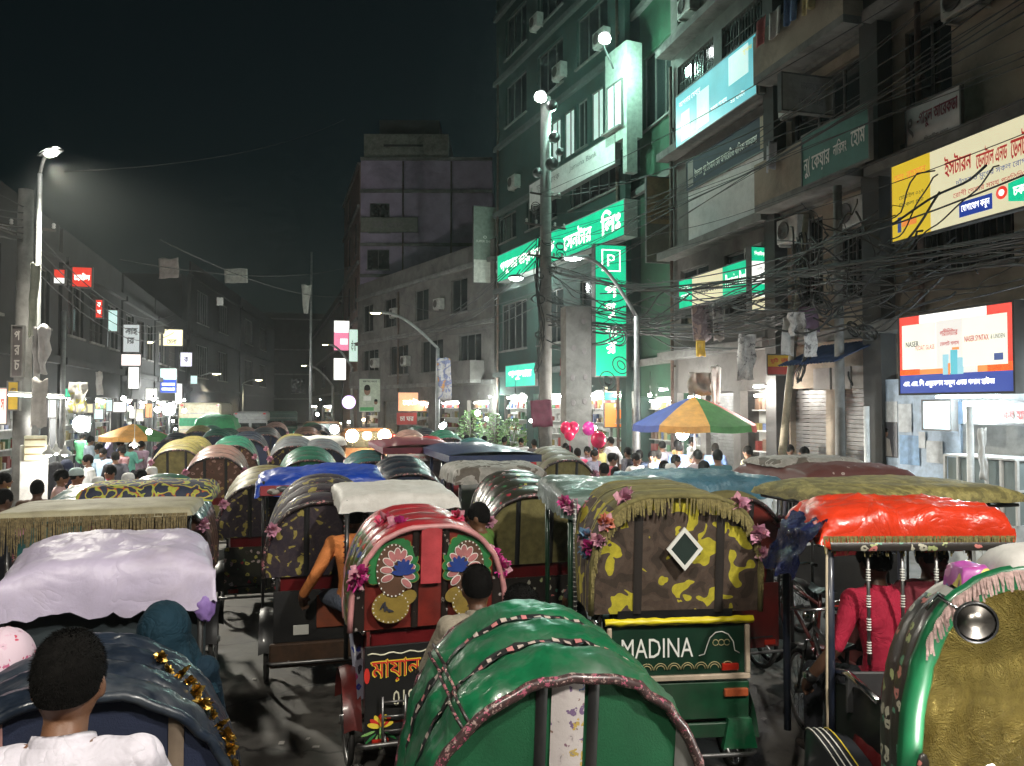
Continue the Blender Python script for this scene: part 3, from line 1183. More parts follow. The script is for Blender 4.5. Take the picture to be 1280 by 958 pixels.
M_green_cover = mat('green_vinyl', (.006, .11, .042), .33, var=.3, vs=5, coat=.25, bump=.3, bs=40, dirt=.75, dcol=(.07, .10, .075), ds=4, crease=.16, cs=3)
M_green_panel = mat('green_canvas', (.006, .085, .032), .7, var=.22, vs=4, bump=.2, bs=120)
M_trimA = floral('dark_pink_braid', (.03, .02, .02), [(.45, .2, .2), (.3, .25, .2), (.05, .03, .03), (.35, .12, .14)], 30, .5, .4)
M_pinkrim = floral('pink_piping', (.05, .025, .025), [(.42, .1, .16), (.35, .24, .22), (.12, .05, .05), (.3, .14, .14)], 46, .45, .42)
M_whitefloral = floral('white_flowered_cloth', (.52, .47, .46), [(.10, .16, .36), (.45, .32, .08), (.22, .12, .16), (.5, .45, .44), (.2, .12, .1), (.16, .1, .2), (.48, .42, .42)], 26, .5, .4, .2)
M_navy = mat('navy_vinyl', (.012, .018, .03), .28, var=.35, vs=5, coat=.2, bump=.3, bs=40, dirt=.65, dcol=(.07, .08, .09), ds=4, crease=.16, cs=3)
M_navy_panel = mat('navy_canvas', (.012, .018, .045), .75, var=.2, bump=.2, bs=120)
M_gold = mat('gold_ornament', (.6, .40, .10), .3, 1.0, var=.3, vs=30)
M_lav_lit = mat('lavender_lit_plastic', (.46, .41, .54), .42, var=.12, vs=3, bump=.3, bs=50, crease=.26, cs=2.2, dirt=.35, dcol=(.33, .27, .24), ds=2)  # white plastic, with the violet LED light put into its colour
M_redcover = mat('red_vinyl', (.36, .018, .026), .32, var=.25, coat=.3, bump=.3, bs=40, dirt=.35, crease=.16, cs=3)
M_redpanel = mat('maroon_panel', (.17, .018, .012), .45, var=.35, vs=5, coat=.2, dirt=.3)
M_whitetarp = mat('dirty_white_tarp', (.66, .64, .60), .55, var=.08, vs=3, bump=.3, bs=50, dirt=.5, dcol=(.30, .27, .23), ds=3, crease=.26, cs=2.2)
M_stud = floral('studded_strip', (.02, .014, .012), [(.4, .36, .34), (.3, .25, .22)], 17, .35, .2, .5)
M_camo = blotch('brown_camo', [(0, (.045, .03, .02)), (.40, (.075, .048, .034)), (.5, (.09, .062, .045)), (.592, (.5, .43, .03))], 7.0, .8, .9, .6)
M_camo2 = blotch('dark_gold_camo', [(0, (.03, .02, .03)), (.5, (.045, .03, .035)), (.635, (.32, .26, .06))], 11, .7, .9, 1.0)
M_olive = mat('olive_cloth', (.15, .13, .045), .85, var=.3, vs=14, bump=.4, bs=40)
M_fringe = mat('straw_fringe', (.20, .165, .06), .85, var=.5, vs=60)
M_fringe2 = mat('brown_fringe', (.15, .115, .055), .85, var=.6, vs=50)
M_gtarp = mat('grey_green_tarp', (.08, .125, .105), .45, var=.25, vs=3, bump=.3, bs=50, crease=.26, cs=2.2, dirt=.35, dcol=(.16, .17, .15), coat=.15)
M_golden_ = mat('dull_gold_piping', (.25, .21, .05), .6)
M_floralA = floral('dark_flowered_vinyl', (.03, .03, .02), [(.5, .46, .1), (.35, .03, .05), (.05, .2, .08), (.5, .4, .38), (.06, .05, .04)], 13, .35, .33)
M_floralB = floral('glitter_flowered_vinyl', (.10, .10, .03), [(.55, .5, .06), (.5, .05, .04), (.05, .28, .08), (.06, .1, .4), (.55, .5, .5)], 17, .3, .36)
M_floralC = floral('pink_flowered_vinyl', (.03, .025, .022), [(.58, .2, .18), (.4, .45, .2), (.5, .48, .38), (.1, .3, .2), (.04, .03, .03)], 15, .35, .36)
M_bluetarp = mat('blue_tarpaulin', (.012, .06, .42), .38, var=.2, vs=3, bump=.3, bs=50, dirt=.3, crease=.26, cs=2.2)
M_redtarp = mat('red_plastic_sheet', (.60, .04, .012), .28, var=.15, vs=5, bump=.4, bs=50, crease=.32, cs=2.6, coat=.2)
M_navytarp = crinkle('navy_plastic_sheet', (.02, .03, .13), .25, 0.0, 7.0, .8)
M_goldfoil = crinkle('gold_foil', (.66, .52, .16), .27, .6, 6.5, 1.0)
M_teal = mat('teal_vinyl', (.02, .10, .10), .35, var=.35, coat=.3, bump=.3, bs=40, dirt=.5, crease=.16)
M_magenta = mat('magenta_petals', (.5, .03, .22), .6, var=.3, vs=40)
M_pinkpet = mat('pale_pink_petals', (.55, .25, .36), .6, var=.3, vs=40)
M_bluepet = mat('pale_blue_petals', (.16, .3, .45), .6, var=.3, vs=40)
M_orangepet = mat('coral_petals', (.6, .18, .1), .6, var=.3, vs=40)

# --- green-hooded rickshaw just ahead
r = rk_root('cycle_rickshaw', 714, 3.0, 'rickshaw with glossy green ridged hood and white flowered centre strip, nearest in the middle')
GREEN = r
h = Hood(w=.59, zb=1.0, ztr=1.69, ztf=1.77, yr=-.5, yf=.30, nb=3, n=2.15, bulge=.05, wn=.012)
add_hood(r, h, M_green_cover, M_green_panel, M_pinkrim, None, M_black,
         [(-.075, .055, 1.12, 0, M_whitefloral, .006), (-.135, -.09, 1.12, 0, M_black, .003), (.07, .115, 1.12, 0, M_black, .003), (.44, .53, 1.12, 0, mat('grey_canvas', (.12, .12, .11), .8), .003)], band=[mat('braid_cream', (.42, .34, .30), .6), mat('braid_pink', (.45, .16, .16), .6)])
# a crossing strap over the ridges on the left
b = MB()
for k in range(2):
    b.tube([h.pt(j / 16 * .97, .27 + k * .016, .012) for j in range(17)], .007, 6)
b.build('cross_strap', M_trimA, r)
add_chassis(r, paint=M_greenp, board=M_greenp)

# --- navy hood, half folded, with a white canopy tinted as under violet light over the driver
r = rk_root('battery_rickshaw', 92, 2.95, 'rickshaw with black-navy half-folded hood and a puffy white plastic canopy tinted as under violet light', rz=rad(7))
NAVY = r
h = Hood(w=.62, zb=.95, ztr=1.63, ztf=1.68, yr=-.5, yf=.15, nb=4, n=2.15, bulge=.04, wn=.010)
hd_ = add_hood(r, h, M_navy, M_navy_panel, M_navy, None, None, fine=True, strips=
         [(-.27, -.21, 1.0, 0, mat('rose_strip', (.32, .17, .16), .6), .004), (.335, .39, 1.0, 0, mat('tan_strip', (.2, .15, .11), .7), .004)])
for i in range(16):
    t = .64 + .021 * i
    f = link('gold_ornament', flower_mesh(), hd_, h.pt(max(0, .55 - i * .055), t, .02), None)
    f.scale = (.55 + .2 * (i % 3), .5, .6); f.rotation_euler = (-.8, i * 1.3, .5)
    setmat(f, 0, M_gold); setmat(f, 1, M_gold)
add_chassis(r, paint=M_black, seatm=mat('blue_seat', (.02, .03, .08), .5), board_z=(.36, .96))
add_canopy(r, 1.52, 1.78, .535, .50, M_lav_lit, .14, .19, 3, postmat=M_black, wr=.03, tilt=.02)
b = MB()
b.box((0, 1.12, 1.30), (1.0, .03, .7), 0, bev=.01)
b.build('screen_panel', mat('dark_slate_panel', (.03, .04, .045), .5), r)
b = MB()
def bunch(u, v):
    a, p = 2 * PI * u, PI * v
    d = Vector((math.sin(p) * math.cos(a), math.sin(p) * math.sin(a), math.cos(p)))
    k = 1 + .2 * noise.noise(d * 2.2) - .16 * abs(noise.noise(d * 4)) + .05 * noise.noise(d * 14)
    return (.49 + d.x * .06 * k, 1.03 + d.y * .04 * k, 1.57 + d.z * .085 * k * (1 + .3 * d.x))


b.grid(bunch, 30, 20, 0, True, closed_u=True)
b.build('bunched_cloth', mat('violet_cloth', (.26, .16, .44), .6, bump=.4, bs=20), r)

# --- red painted rickshaw with the peacock panels and a white canopy
r = rk_root('painted_rickshaw', 540, 5.8, 'red hand-painted rickshaw with peacock-fan back panels, magenta bows and a white canopy', rz=rad(2))
RED = r
h = Hood(w=.57, zb=1.1, ztr=1.83, ztf=1.875, yr=-.5, yf=.4, nb=4, n=2.5, bulge=.03)
add_hood(r, h, M_redcover, M_redpanel, mat('pale_pink_piping', (.55, .25, .25), .4, var=.3), M_floralB, mat('white_piping', (.5, .4, .38), .45, var=.3, dirt=.4),
         [(-.075, .075, 1.42, 0, mat('rose_satin', (.5, .07, .08), .25, coat=.4), .03), (-.135, -.085, 1.1, 0, M_stud, .006), (.085, .135, 1.1, 0, M_stud, .006), (-.56, -.47, 1.1, 0, M_stud, .005), (.47, .56, 1.1, 0, M_stud, .005)],
         flowers=[(.14, 0, M_magenta, 1.7), (.17, 0, M_magenta, 1.4), (.40, .25, M_magenta, 1.7), (.37, .5, mat('rose_petals', (.55, .05, .12), .6), 1.6), (.62, .4, mat('rose_petals', (.55, .05, .12), .6), 1.2), (.86, .1, M_magenta, 1.6), (.82, .3, M_magenta, 1.3)], flap=.26)
D = MB()
deco = [mat('deco_green', (.025, .17, .05), .4, coat=.3, dirt=.3, ds=9), mat('deco_pink', (.46, .17, .17), .4, coat=.3, dirt=.3, ds=9), mat('deco_blue', (.02, .05, .24), .35, coat=.3, dirt=.2, ds=9), mat('deco_gold', (.33, .23, .05), .4, .3, dirt=.4, ds=9), M_ytext, M_rtext, M_btext, M_wtext, mat('deco_ground', (.10, .05, .03), .45, coat=.3)]


def disc(mb, cx, cz, rx, rz_, y, mi, ang=0.0, n=14, edge=None):
    if edge is not None: disc(mb, cx, cz, rx + .005, rz_ + .005, y + .003, edge, ang, n)
    o = []
    for i in range(n):
        a = 2 * PI * i / n
        x, z = math.cos(a) * rx, math.sin(a) * rz_
        o.append((cx + x * math.cos(ang) - z * math.sin(ang), cz + x * math.sin(ang) + z * math.cos(ang)))
    mb.prism(o, 0, .004, mi, rearm(y))


for sx in (-1, 1):
    yb = -.47
    D = MB()
    px_ = lambda x: sx * x
    for i in range(13):                                                 # scalloped green border of the fan
        a = rad(-15 + i * 17.5)
        disc(D, px_(.27) + math.cos(a) * .135 * sx, 1.53 + math.sin(a) * .20, .052, .04, yb - .0008 * i, 0, a * sx, edge=3)
    o = [(px_(.27) + .125 * math.cos(2 * PI * i / 26), 1.53 + .19 * math.sin(2 * PI * i / 26)) for i in range(26)]
    D.prism(o, .010, .016, 8, rearm(yb))
    for i in range(26):
        disc(D, px_(.27) + .118 * math.cos(2 * PI * i / 26), 1.53 + .182 * math.sin(2 * PI * i / 26), .006, .006, yb - .017, 7, 0, 6)
    for i in range(22):
        disc(D, px_(.29) + .125 * math.cos(2 * PI * i / 22), 1.27 + .105 * math.sin(2 * PI * i / 22), .005, .005, yb - .011, 7, 0, 6)
    for i in range(10):                                                 # pink petals round a blue eye
        a = rad(-20 + i * 27)
        disc(D, px_(.24) + math.cos(a) * .082 * sx, 1.52 + math.sin(a) * .125, .042, .021, yb - .018 - .0006 * i, 1, a * sx, edge=7)
    for i in range(7):
        a = rad(10 + i * 26)
        disc(D, px_(.20) + math.cos(a) * .04 * sx, 1.50 + math.sin(a) * .065, .048, .017, yb - .027 - .0006 * i, 2, a * sx)
    disc(D, px_(.29), 1.27, .135, .115, yb - .006, 3, 0, 22)
    disc(D, px_(.17), 1.33, .07, .05, yb - .008, 3, .5, 16)
    for i in range(4):
        disc(D, px_(.30) + .016 * i * sx, 1.25 + .012 * i, .034, .008, yb - .013 - .001 * i, 6, rad(20 + 35 * i) * sx)
    D.build('peacock_motif', deco, r)
pass
bo = add_chassis(r, paint=M_darkred, board=mat('black_board', (.012, .012, .012), .4, coat=.4), board_z=(.28, 1.0))
L = MB()
ybd = -.4745
text_into(L, 'মায়ান', -.43, .74, .36, .17, .004, 0, .03, mx=rearm(ybd))
text_into(L, 'মায়ান', -.422, .752, .345, .15, .006, 1, .012, mx=rearm(ybd))
text_into(L, '01944912', -.27, .57, .42, .11, .004, 2, .012, mx=rearm(ybd))
for k, (rr_, mi) in enumerate(((.085, 2), (.072, 1), (.05, 2), (.036, 3), (.02, 1))):
    disc(L, .03, .83, rr_, rr_, ybd - .002 - k * .002, mi)
disc(L, -.455, .80, .02, .055, ybd - .003, 1); disc(L, .42, .82, .03, .06, ybd - .003, 0)
for (fx, fz, cols) in ((-.36, .44, (0, 1)), (.02, .52, (4, 1)), (.32, .42, (0, 1))):
    for i in range(7):
        a = rad(15 + i * 25)
        disc(L, fx + math.cos(a) * .05, fz + math.sin(a) * .045, .045, .018, ybd - .004 - .0012 * i, cols[i % 2], a)
    for i in range(6):
        a = rad(-100 + (i - 2.5) * 26)
        disc(L, fx + math.cos(a) * .09, fz - .02 + math.sin(a) * .09, .05, .009, ybd - .003, 5 if i % 2 else 6, a)
    L.prism([(fx - .006, .28), (fx + .006, .28), (fx + .006, fz), (fx - .006, fz)], 0, .003, 6, rearm(ybd))
pts = [(-.45 + i * .03, .945 + .008 * math.sin(i * 1.4)) for i in range(31)]
L.tube([(x, ybd - .004, z) for x, z in pts], .006, 5, 2)
L.build('painted_lettering', [M_ytext, M_rtext, mat('cream_lettering', (.62, .6, .45), .5), deco[2], deco[1], deco[0], mat('leaf_green', (.2, .4, .12), .5)], bo)
b = MB()
for z in (.42, .52, .62):
    b.tube([(-.34, -.52, z), (-.2, -.53, z)], .008, 6)
for x in (-.35, -.19):
    b.tube([(x, -.525, .3), (x, -.525, .66)], .009, 6)
b.build('rear_step', M_steel, r)
add_canopy(r, 1.36, 1.90, .53, .48, M_whitetarp, .07, .10, 5, wr=.014, tilt=.03, postmat=M_black, pr=.02)
b = MB()
for k in range(18):
    z = 1.02 + k * .045
    b.ball((-.47, .93, z), (.026, .026, .012), 8, 5, k % 2)
b.build('wound_tape', [M_redcover, M_black], r)
b = MB()
b.grid(lambda u, v: (-.5 + .12 * math.sin(u * 3) - .05 * v, -.3 + .35 * u, .55 + .75 * v * (1 - .4 * u) + .02 * math.sin(9 * u)), 12, 16, 0, True)
b.build('side_cloth', floral('blue_white_cloth', (.35, .36, .45), [(.03, .05, .3), (.6, .6, .6), (.45, .06, .2), (.03, .03, .05)], 14, .5, .42), r)

# --- camouflage rickshaw
r = rk_root('battery_rickshaw', 848, 5.5, 'rickshaw with yellow-brown camouflage back, straw fringe and white diamond window', rz=rad(-9))
CAMO = r
h = Hood(w=.60, zb=1.27, ztr=2.08, ztf=2.10, yr=-.5, yf=.4, nb=3, n=3.3, bulge=.02)
add_hood(r, h, M_olive, M_camo, M_olive, M_camo, M_golden_,
         [(-.305, -.245, 1.27, 0, mat('dark_brown_webbing', (.02, .015, .012), .8), .004), (.275, .335, 1.27, 0, mat('dark_brown_webbing', (.02, .015, .012), .8), .004)],
         fringe=(M_fringe, .115, .04, .96), flowers=[(.16, .0, M_pinkpet, 1.2), (.23, .0, M_orangepet, 1.3), (.36, .1, M_pinkpet, 1.6), (.68, .05, M_pinkpet, 1.5), (.72, .1, mat('rose_petals', (.55, .05, .12), .6), 1), (.83, .0, M_pinkpet, 1.5), (.9, .0, M_pinkpet, 1.1), (.1, .3, M_bluepet, 1.5), (.14, .4, M_bluepet, 1.4), (.12, .2, M_magenta, 1.2)], flap=.3)
b = MB()
q = [(0, .148), (.128, 0), (0, -.148), (-.128, 0)]
qi = [(0, .112), (.096, 0), (0, -.112), (-.096, 0)]
mx = Matrix.Translation((.035, -.50, 1.725)) @ RM
for i in range(4):
    j = (i + 1) % 4
    b.prism([q[i], q[j], qi[j], qi[i]], 0, .016, 0, mx)
fo = b.build('diamond_window', M_wtext, r)
b = MB()
b.prism(qi, .002, .008, 0, mx)
b.build('pane', glass('dark_pane', (.03, .045, .04)), fo)
bo = add_chassis(r, paint=M_greenp, board=mat('dark_green_board', (.006, .03, .016), .4, coat=.3), board_z=(.86, 1.2), seatm=M_black)
L = MB()
text_into(L, 'MADINA', -.40, .985, .50, .13, .005, 0, .004, mx=rearm(-.4745))
am = [(.14, .99), (.18, 1.0), (.2, 1.06), (.22, 1.11), (.26, 1.145), (.305, 1.15), (.35, 1.13), (.385, 1.08), (.395, 1.02), (.43, 1.0)]
L.tube([(x, -.48, z) for x, z in am], .004, 5, 0)
for k in range(8):
    cx = -.32 + k * .095
    for rr_ in (.045, .03):
        L.tube([(cx + math.cos(a * PI / 8) * rr_, -.479, .90 + math.sin(a * PI / 8) * rr_) for a in range(9)], .0035, 4, 1)
for k in range(3):
    L.tube([(.26 + .04 * k + math.cos(a * PI / 6) * .02, -.479, 1.075 + math.sin(a * PI / 6) * .02) for a in range(12)], .003, 4, 1)
L.build('painted_lettering', [M_wtext, mat('dull_gold_lettering', (.35, .3, .15), .5)], bo)
b = MB()
M_cream = mat('cream_board_frame', (.5, .4, .3), .5, dirt=.4)
b.box((0, -.482, .845), (1.0, .03, .035), 0, bev=.005); b.box((-.485, -.482, 1.03), (.03, .03, .33), 0, bev=.005); b.box((.485, -.482, 1.03), (.03, .03, .33), 0, bev=.005)
b.build('board_frame', M_cream, bo)
b = MB()
rr_ = random.Random(9)
b.grid(lambda u, v: (-.52 + 1.04 * u, -.50 - .022 * math.sin(v * PI) , 1.21 + .05 * v + .012 * noise.noise(Vector((u * 14, v * 3, 0)))), 40, 6, 0, True)
b.build('yellow_tape_bar', mat('yellow_tape', (.68, .56, .01), .4, var=.15, dirt=.15), r)
b = MB()
b.box((0, -.45, .68), (1.0, .05, .26), 0, bev=.01); b.box((0, -.47, .48), (1.02, .03, .1), 0, bev=.01)
b.build('tail_panel', M_greenp, r)
for sx in (-1, 1):
    b = MB(); b.box((sx * .40, -.485, .735), (.17, .03, .055), 0, bev=.006)
    b.build('tail_reflector', mat('amber_reflector', (.35, .08, .03), .2, coat=.8), r)
    b = MB()
    b.prism([(sx * .3, .36), (sx * .54, .36), (sx * .5, .56), (sx * .34, .56)][::(1 if sx > 0 else -1)], 0, .05, 0, rearm(-.46))
    b.build('mud_flap', M_green_cover, r)
can = add_canopy(r, .98, 2.0, .62, .66, M_gtarp, .07, .16, 8, wr=.022, postmat=M_greenp, pr=.022, cx=-.05, tiltx=-.02)
b = MB()
b.tube([(-.585, .25, 1.0), (-.58, .25, 1.98)], .014, 8, 0)
for k in range(26): b.ball((-.583, .25, 1.02 + k * .037), (.017, .017, .008), 6, 4, 1)
b.build('wound_post', [M_steel, M_wtext], r)
for (x, y, z, m, s_) in ((-.66, .3, 1.96, M_magenta, 1.1), (-.6, .3, 1.92, M_pinkpet, 1.4), (-.45, .24, 1.93, M_magenta, 1.3)):
    f = link('flower', flower_mesh(), can, (x, y, z)); f.scale = (s_,) * 3; setmat(f, 0, m)

# --- rickshaw with the crumpled red canopy and striped bars
X5, Y5 = 3.53, 3.55
r = rk_root('battery_rickshaw', 0, 0, 'battery rickshaw with crumpled red plastic canopy, striped metal bars and red seat', X=X5, Y=Y5, rz=rad(-14))
REDCAN = r
add_chassis(r, paint=M_black, wheelr=.3, half=.52, board_z=(.40, .78), seatm=M_seat, board=M_black)
can = add_canopy(r, .36, 1.98, .60, .33, M_redtarp, .14, .13, 12, wr=.03, posts=False, tilt=0, fringe=(M_fringe, .11))
b = MB()
b.grid(lambda u, v: (-.58 - .22 * v - .06 * noise.noise(Vector((u * 4, v * 4, 1))), .0 + .5 * u + .05 * noise.noise(Vector((u * 6, v * 5, 7))), 2.0 - .34 * v ** 1.5 + .05 * noise.noise(Vector((u * 7, v * 6, 3))) + .02 * noise.noise(Vector((u * 16, v * 15, 5)))), 24, 18, 0, True)
b.build('plastic_sheet', M_navytarp, can)
b = MB()
b.grid(lambda u, v: (-.56 + 1.12 * u, -.005 - .01 * math.sin(v * 3), 1.88 - .05 * v), 20, 3, 0)
b.build('valance', M_floralC, can)
for sx in (-1, 1):
    for yy in (.06, .8):
        b = MB()
        b.tube([(sx * .54, yy, .45), (sx * .54, yy, 1.89)], .026 if sx < 0 else .02, 8, 0)
        po = b.build('post', mat('navy_post', (.014, .02, .04), .4, coat=.3, dirt=.4), r)
        if sx < 0 and yy < .1:
            b = MB(); b.tube([(-.575, .03, .45), (-.58, .025, 1.0), (-.57, .028, 1.86)], .008, 6)
            b.build('hanging_cord', mat('cream_cord', (.5, .42, .3), .7), po)
for k in range(5):
    x = -.30 + k * .21
    b = MB()
    b.tube([(x, .07, 1.13), (x, .07, 1.9)], .011, 8, 0)
    for q0 in (1.2, 1.34, 1.48, 1.64):
        for j in range(5):
            b.ball((x, .07, q0 + j * .016), (.016, .016, .0055), 8, 4, 1)
    b.build('striped_bar', [M_steel, M_wtext], r)
b = MB()
b.box((0, -.03, 1.0), (.98, .03, .24), 0, bev=.012)
b.build('back_panel', mat('dark_grey_vinyl', (.035, .035, .036), .5), r)
b = MB()
puffy(b, 0, -.24, .80, .46, .18, .06, .1, 4, 0, 16, 10, .006)
b.build('rear_cushion', M_seat, r)
b = MB(); b.box((-.2, -.62, .70), (.42, .14, .15), 0, bev=.02)
b.box((-.36, -.64, .71), (.12, .13, .17), 1, bev=.02)
b.build('tool_box', [mat('red_orange_box', (.5, .08, .03), .35, dirt=.3), mat('red_box', (.5, .02, .04), .3)], r)
b = MB()
b.grid(lambda u, v: (-.62 - .16 * math.sin(u * PI) + (v - .5) * .02, -.75 + 1.0 * u, .30 + .55 * math.sin(u * PI) ** .6 * v), 16, 10, 0, True)
b.grid(lambda u, v: (-.62 - .16 * math.sin(u * PI) + v * .22, -.75 + 1.0 * u, .30 + .55 * math.sin(u * PI) ** .6 - .03 * v * v), 16, 6, 0, True)
fe = b.build('fender', mat('black_fender', (.02, .022, .026), .35, coat=.5), r)
for k in range(4):
    b = MB()
    b.tube([(-.64 - .16 * math.sin(u * PI) + .03 + k * .035, -.75 + u, .307 + .55 * math.sin(u * PI) ** .6) for u in [i / 14 * .8 + .05 for i in range(15)]], .004, 5)
    b.build('pinstripe', M_ytext if k == 3 else M_wtext, fe)

# --- gold-lined hood facing the camera
r = empty('battery_rickshaw', (3.08, 2.66, 0), PI - rad(20), 'rickshaw with gold foil hood lining, green rim and round mirror', 'rickshaw')
GOLD = r
h = Hood(w=.64, zb=.90, ztr=1.93, ztf=2.0, yr=-.30, yf=.1, nb=3, n=3.2, bulge=.02, spread=.8)
mb = MB()
mb.grid(lambda u, v: h.pt(u, v), 28, 34, 0, True)
for i, f in enumerate(mb.F):
    v = (i % 34) / 34
    if v < .32 or v > .66: mb.M[i] = 1
mb.build('hood', [M_whitetarp, M_floralC], r)
mb = MB()
mb.grid(lambda u, v: h.pt(u, v, -.03), 24, 34, 0, True)
pm = MB()
pm.grid(lambda u, v: ((u * 2 - 1) * h.w * .97, h.rear_y(h.zb + .5 * v) + .04 + .03 * noise.noise(Vector((u * 6, v * 6, 1))), h.zb - .1 + (h.arch((u * 2 - 1) * h.w * .97) - h.zb + .1) * v), 30, 20, 0, True)
mb.add(pm.V, pm.F, 0, True)
mb.build('foil_lining', M_goldfoil, r)
b = MB()
pts = [h.pt(1, j / 40, .012) for j in range(41)]
pts = [pts[0] + Vector((0, 0, -.35))] + pts + [pts[-1] + Vector((0, 0, -.35))]
b.tube(pts, .034, 8, 0, sq=(1.5, .8))
b.build('rim', mat('rim_green', (.008, .12, .045), .35, coat=.4), r)
b = MB()
rrn = random.Random(4)
for j in range(150):
    t = .2 + .6 * j / 150
    p = h.pt(1, t, .035); l_ = rrn.uniform(.03, .07); sw = rrn.uniform(-.012, .012)
    b.add([p + Vector((-.006, .03, .01)), p + Vector((.006, .03, .01)), p + Vector((.004 + sw, .05, -l_)), p + Vector((-.004 + sw, .05, -l_))], [[0, 1, 2, 3]])
b.build('fringe', mat('dusty_pink_fringe', (.38, .26, .24), .85, var=.5, vs=50), r)
b = MB()
puffy(b, -.16, -.02, 2.03, .42, .14, .10, .05, 31, 0, 22, 16, .012)
b.build('rolled_cover', mat('grey_white_roll', (.5, .48, .45), .6, bump=.2, bs=14, dirt=.3), r)
b = MB()
puffy(b, .34, -.04, 2.0, .07, .10, .04, .06, 33, 0, 20, 16, .02)
b.build('printed_bundle', floral('purple_print', (.36, .06, .3), [(.05, .15, .45), (.6, .5, .08), (.55, .2, .4), (.4, .05, .25)], 11, .5, .45), r)
# round mirror on a stalk fixed to the rim (local +x is the viewer's left)
mc = Vector((.42, .2, 1.84))
b = MB()
mm = Matrix.Translation(mc) @ Matrix.Rotation(-PI / 2, 4, 'X') @ Matrix.Rotation(.1, 4, 'Y')
b.lathe([(.0, -.03), (.07, -.028), (.083, -.01), (.083, .004), (.074, .006)], 28, 0, mm, cap=False)
mo = b.build('mirror', M_black, r)
b = MB(); b.lathe([(0, .002), (.076, .002), (.0, .0025)], 28, 0, mm, cap=False)
b.build('mirror_glass', M_mirror, mo)
b = MB(); b.tube([mc + Vector((.02, -.03, .02)), mc + Vector((.1, -.1, .08)), Vector((.56, .08, 1.86))], .008, 6)
b.build('mirror_stalk', M_chrome, mo)
b = MB()
b.grid(lambda u, v: (.49 - .42 * u, .26 + .10 * v + .02 * noise.noise(Vector((u * 5, v * 5, 2))), 1.30 - .20 * v + .03 * noise.noise(Vector((u * 7, v * 3, 9))) - .03 * u), 22, 14, 0, True)
b.build('draped_sheet', mat('white_sheet', (.75, .74, .74), .5, bump=.3, bs=20), r)
b = MB(); b.box((-.02, .34, 1.13), (.46, .2, .17), 0, bev=.03, rx=.5)
b2_ = MB(); b2_.lathe([(.03, -.03), (.045, 0), (.04, .012)], 14, 0, Matrix.Translation((.30, .36, 1.17)) @ Matrix.Rotation(.6, 4, 'X'))
lmp = b2_.build('console_lamp', M_black, r)
b2_ = MB(); b2_.ball((.30, .355, 1.185), (.032, .032, .02), 12, 8); b2_.build('lens', emi('console_led', (1, .98, .95), 20), lmp)
GOLD_LAMP = lmp
co = b.build('console', mat('dark_green_plastic', (.01, .04, .02), .4, coat=.3), r)
b = MB(); b.box((-.05, .425, 1.16), (.26, .02, .13), 0, bev=.008, rx=.5)
di = b.build('display', mat('display_black', (.006, .006, .007), .15), co)
b = MB()
mdp = Matrix.Translation((-.05, .438, 1.162)) @ Matrix.Rotation(.5, 4, 'X') @ Matrix(((-1, 0, 0, 0), (0, 0, 1, 0), (0, 1, 0, 0), (0, 0, 0, 1)))
text_into(b, '00', -.03, -.02, .09, .055, .004, 0, .0, mx=mdp)
b.add([(-.10, -.04, .004), (-.075, -.04, .004), (-.075, -.01, .004), (-.10, -.01, .004)], [[0, 1, 2, 3]], 1, mx=mdp)
b.add([(-.10, .01, .004), (-.08, .01, .004), (-.08, .02, .004), (-.10, .02, .004)], [[0, 1, 2, 3]], 1, mx=mdp)
b.build('digits', [emi('digit_white', (.8, .9, 1), 1.6), emi('digit_green', (.3, 1, .7), 1.2)], di)
b = MB()
for (x, z, rzz) in ((.62, 1.10, .2), (.66, .98, .35), (.60, 1.22, .1), (.68, .86, .3), (.64, .74, .1)):
    b.ball((x, .12, z), (.03, .02, .07), 8, 6, 0, None)
b.build('flower_garland', M_floralC, r)
add_chassis(r, paint=M_greenp, seatm=M_goldfoil, front=True, saddle=True)

# ------------------------------------------------------------------ ground
def asphalt():
    m, n, l, b = _nt('asphalt')
    tc = n.new('ShaderNodeTexCoord'); co = tc.outputs['Object']
    t1 = _noise(n, l, co, .35, 6, .6, .3); t2 = _noise(n, l, co, 3.0, 6, .7); t3 = _noise(n, l, co, 120, 3)
    r1 = _ramp(n, l, t1.outputs[0], [(.35, (.085, .08, .072)), (.62, (.16, .15, .135))])
    r2 = _ramp(n, l, t2.outputs[0], [(.36, (.28, .27, .26)), (.5, (.8, .8, .8)), (.72, (1.2, 1.2, 1.2))])
    mm = n.new('ShaderNodeMixRGB'); mm.blend_type = 'MULTIPLY'; mm.inputs[0].default_value = 1
    l.new(r1.outputs[0], mm.inputs[1]); l.new(r2.outputs[0], mm.inputs[2])
    vo = n.new('ShaderNodeTexVoronoi'); vo.feature = 'DISTANCE_TO_EDGE'; vo.inputs['Scale'].default_value = .8
    wv = _mix(n, l, .25, co, t2.outputs['Color']); l.new(wv, vo.inputs['Vector'])
    cr = _ramp(n, l, vo.outputs['Distance'], [(.004, (.35, .35, .35)), (.014, (1, 1, 1))])
    m3 = n.new('ShaderNodeMixRGB'); m3.blend_type = 'MULTIPLY'; m3.inputs[0].default_value = 1
    l.new(mm.outputs[0], m3.inputs[1]); l.new(cr.outputs[0], m3.inputs[2])
    l.new(m3.outputs[0], b.inputs['Base Color'])
    rr = _ramp(n, l, t2.outputs[0], [(.35, (.5, .5, .5)), (.65, (.85, .85, .85))])
    l.new(rr.outputs[0], b.inputs['Roughness'])
    ad = n.new('ShaderNodeMath'); ad.operation = 'MULTIPLY_ADD'
    l.new(t2.outputs[0], ad.inputs[0]); ad.inputs[1].default_value = 1.5; l.new(t3.outputs[0], ad.inputs[2])
    _bump(n, l, b, ad.outputs[0], .5, .008)
    return m


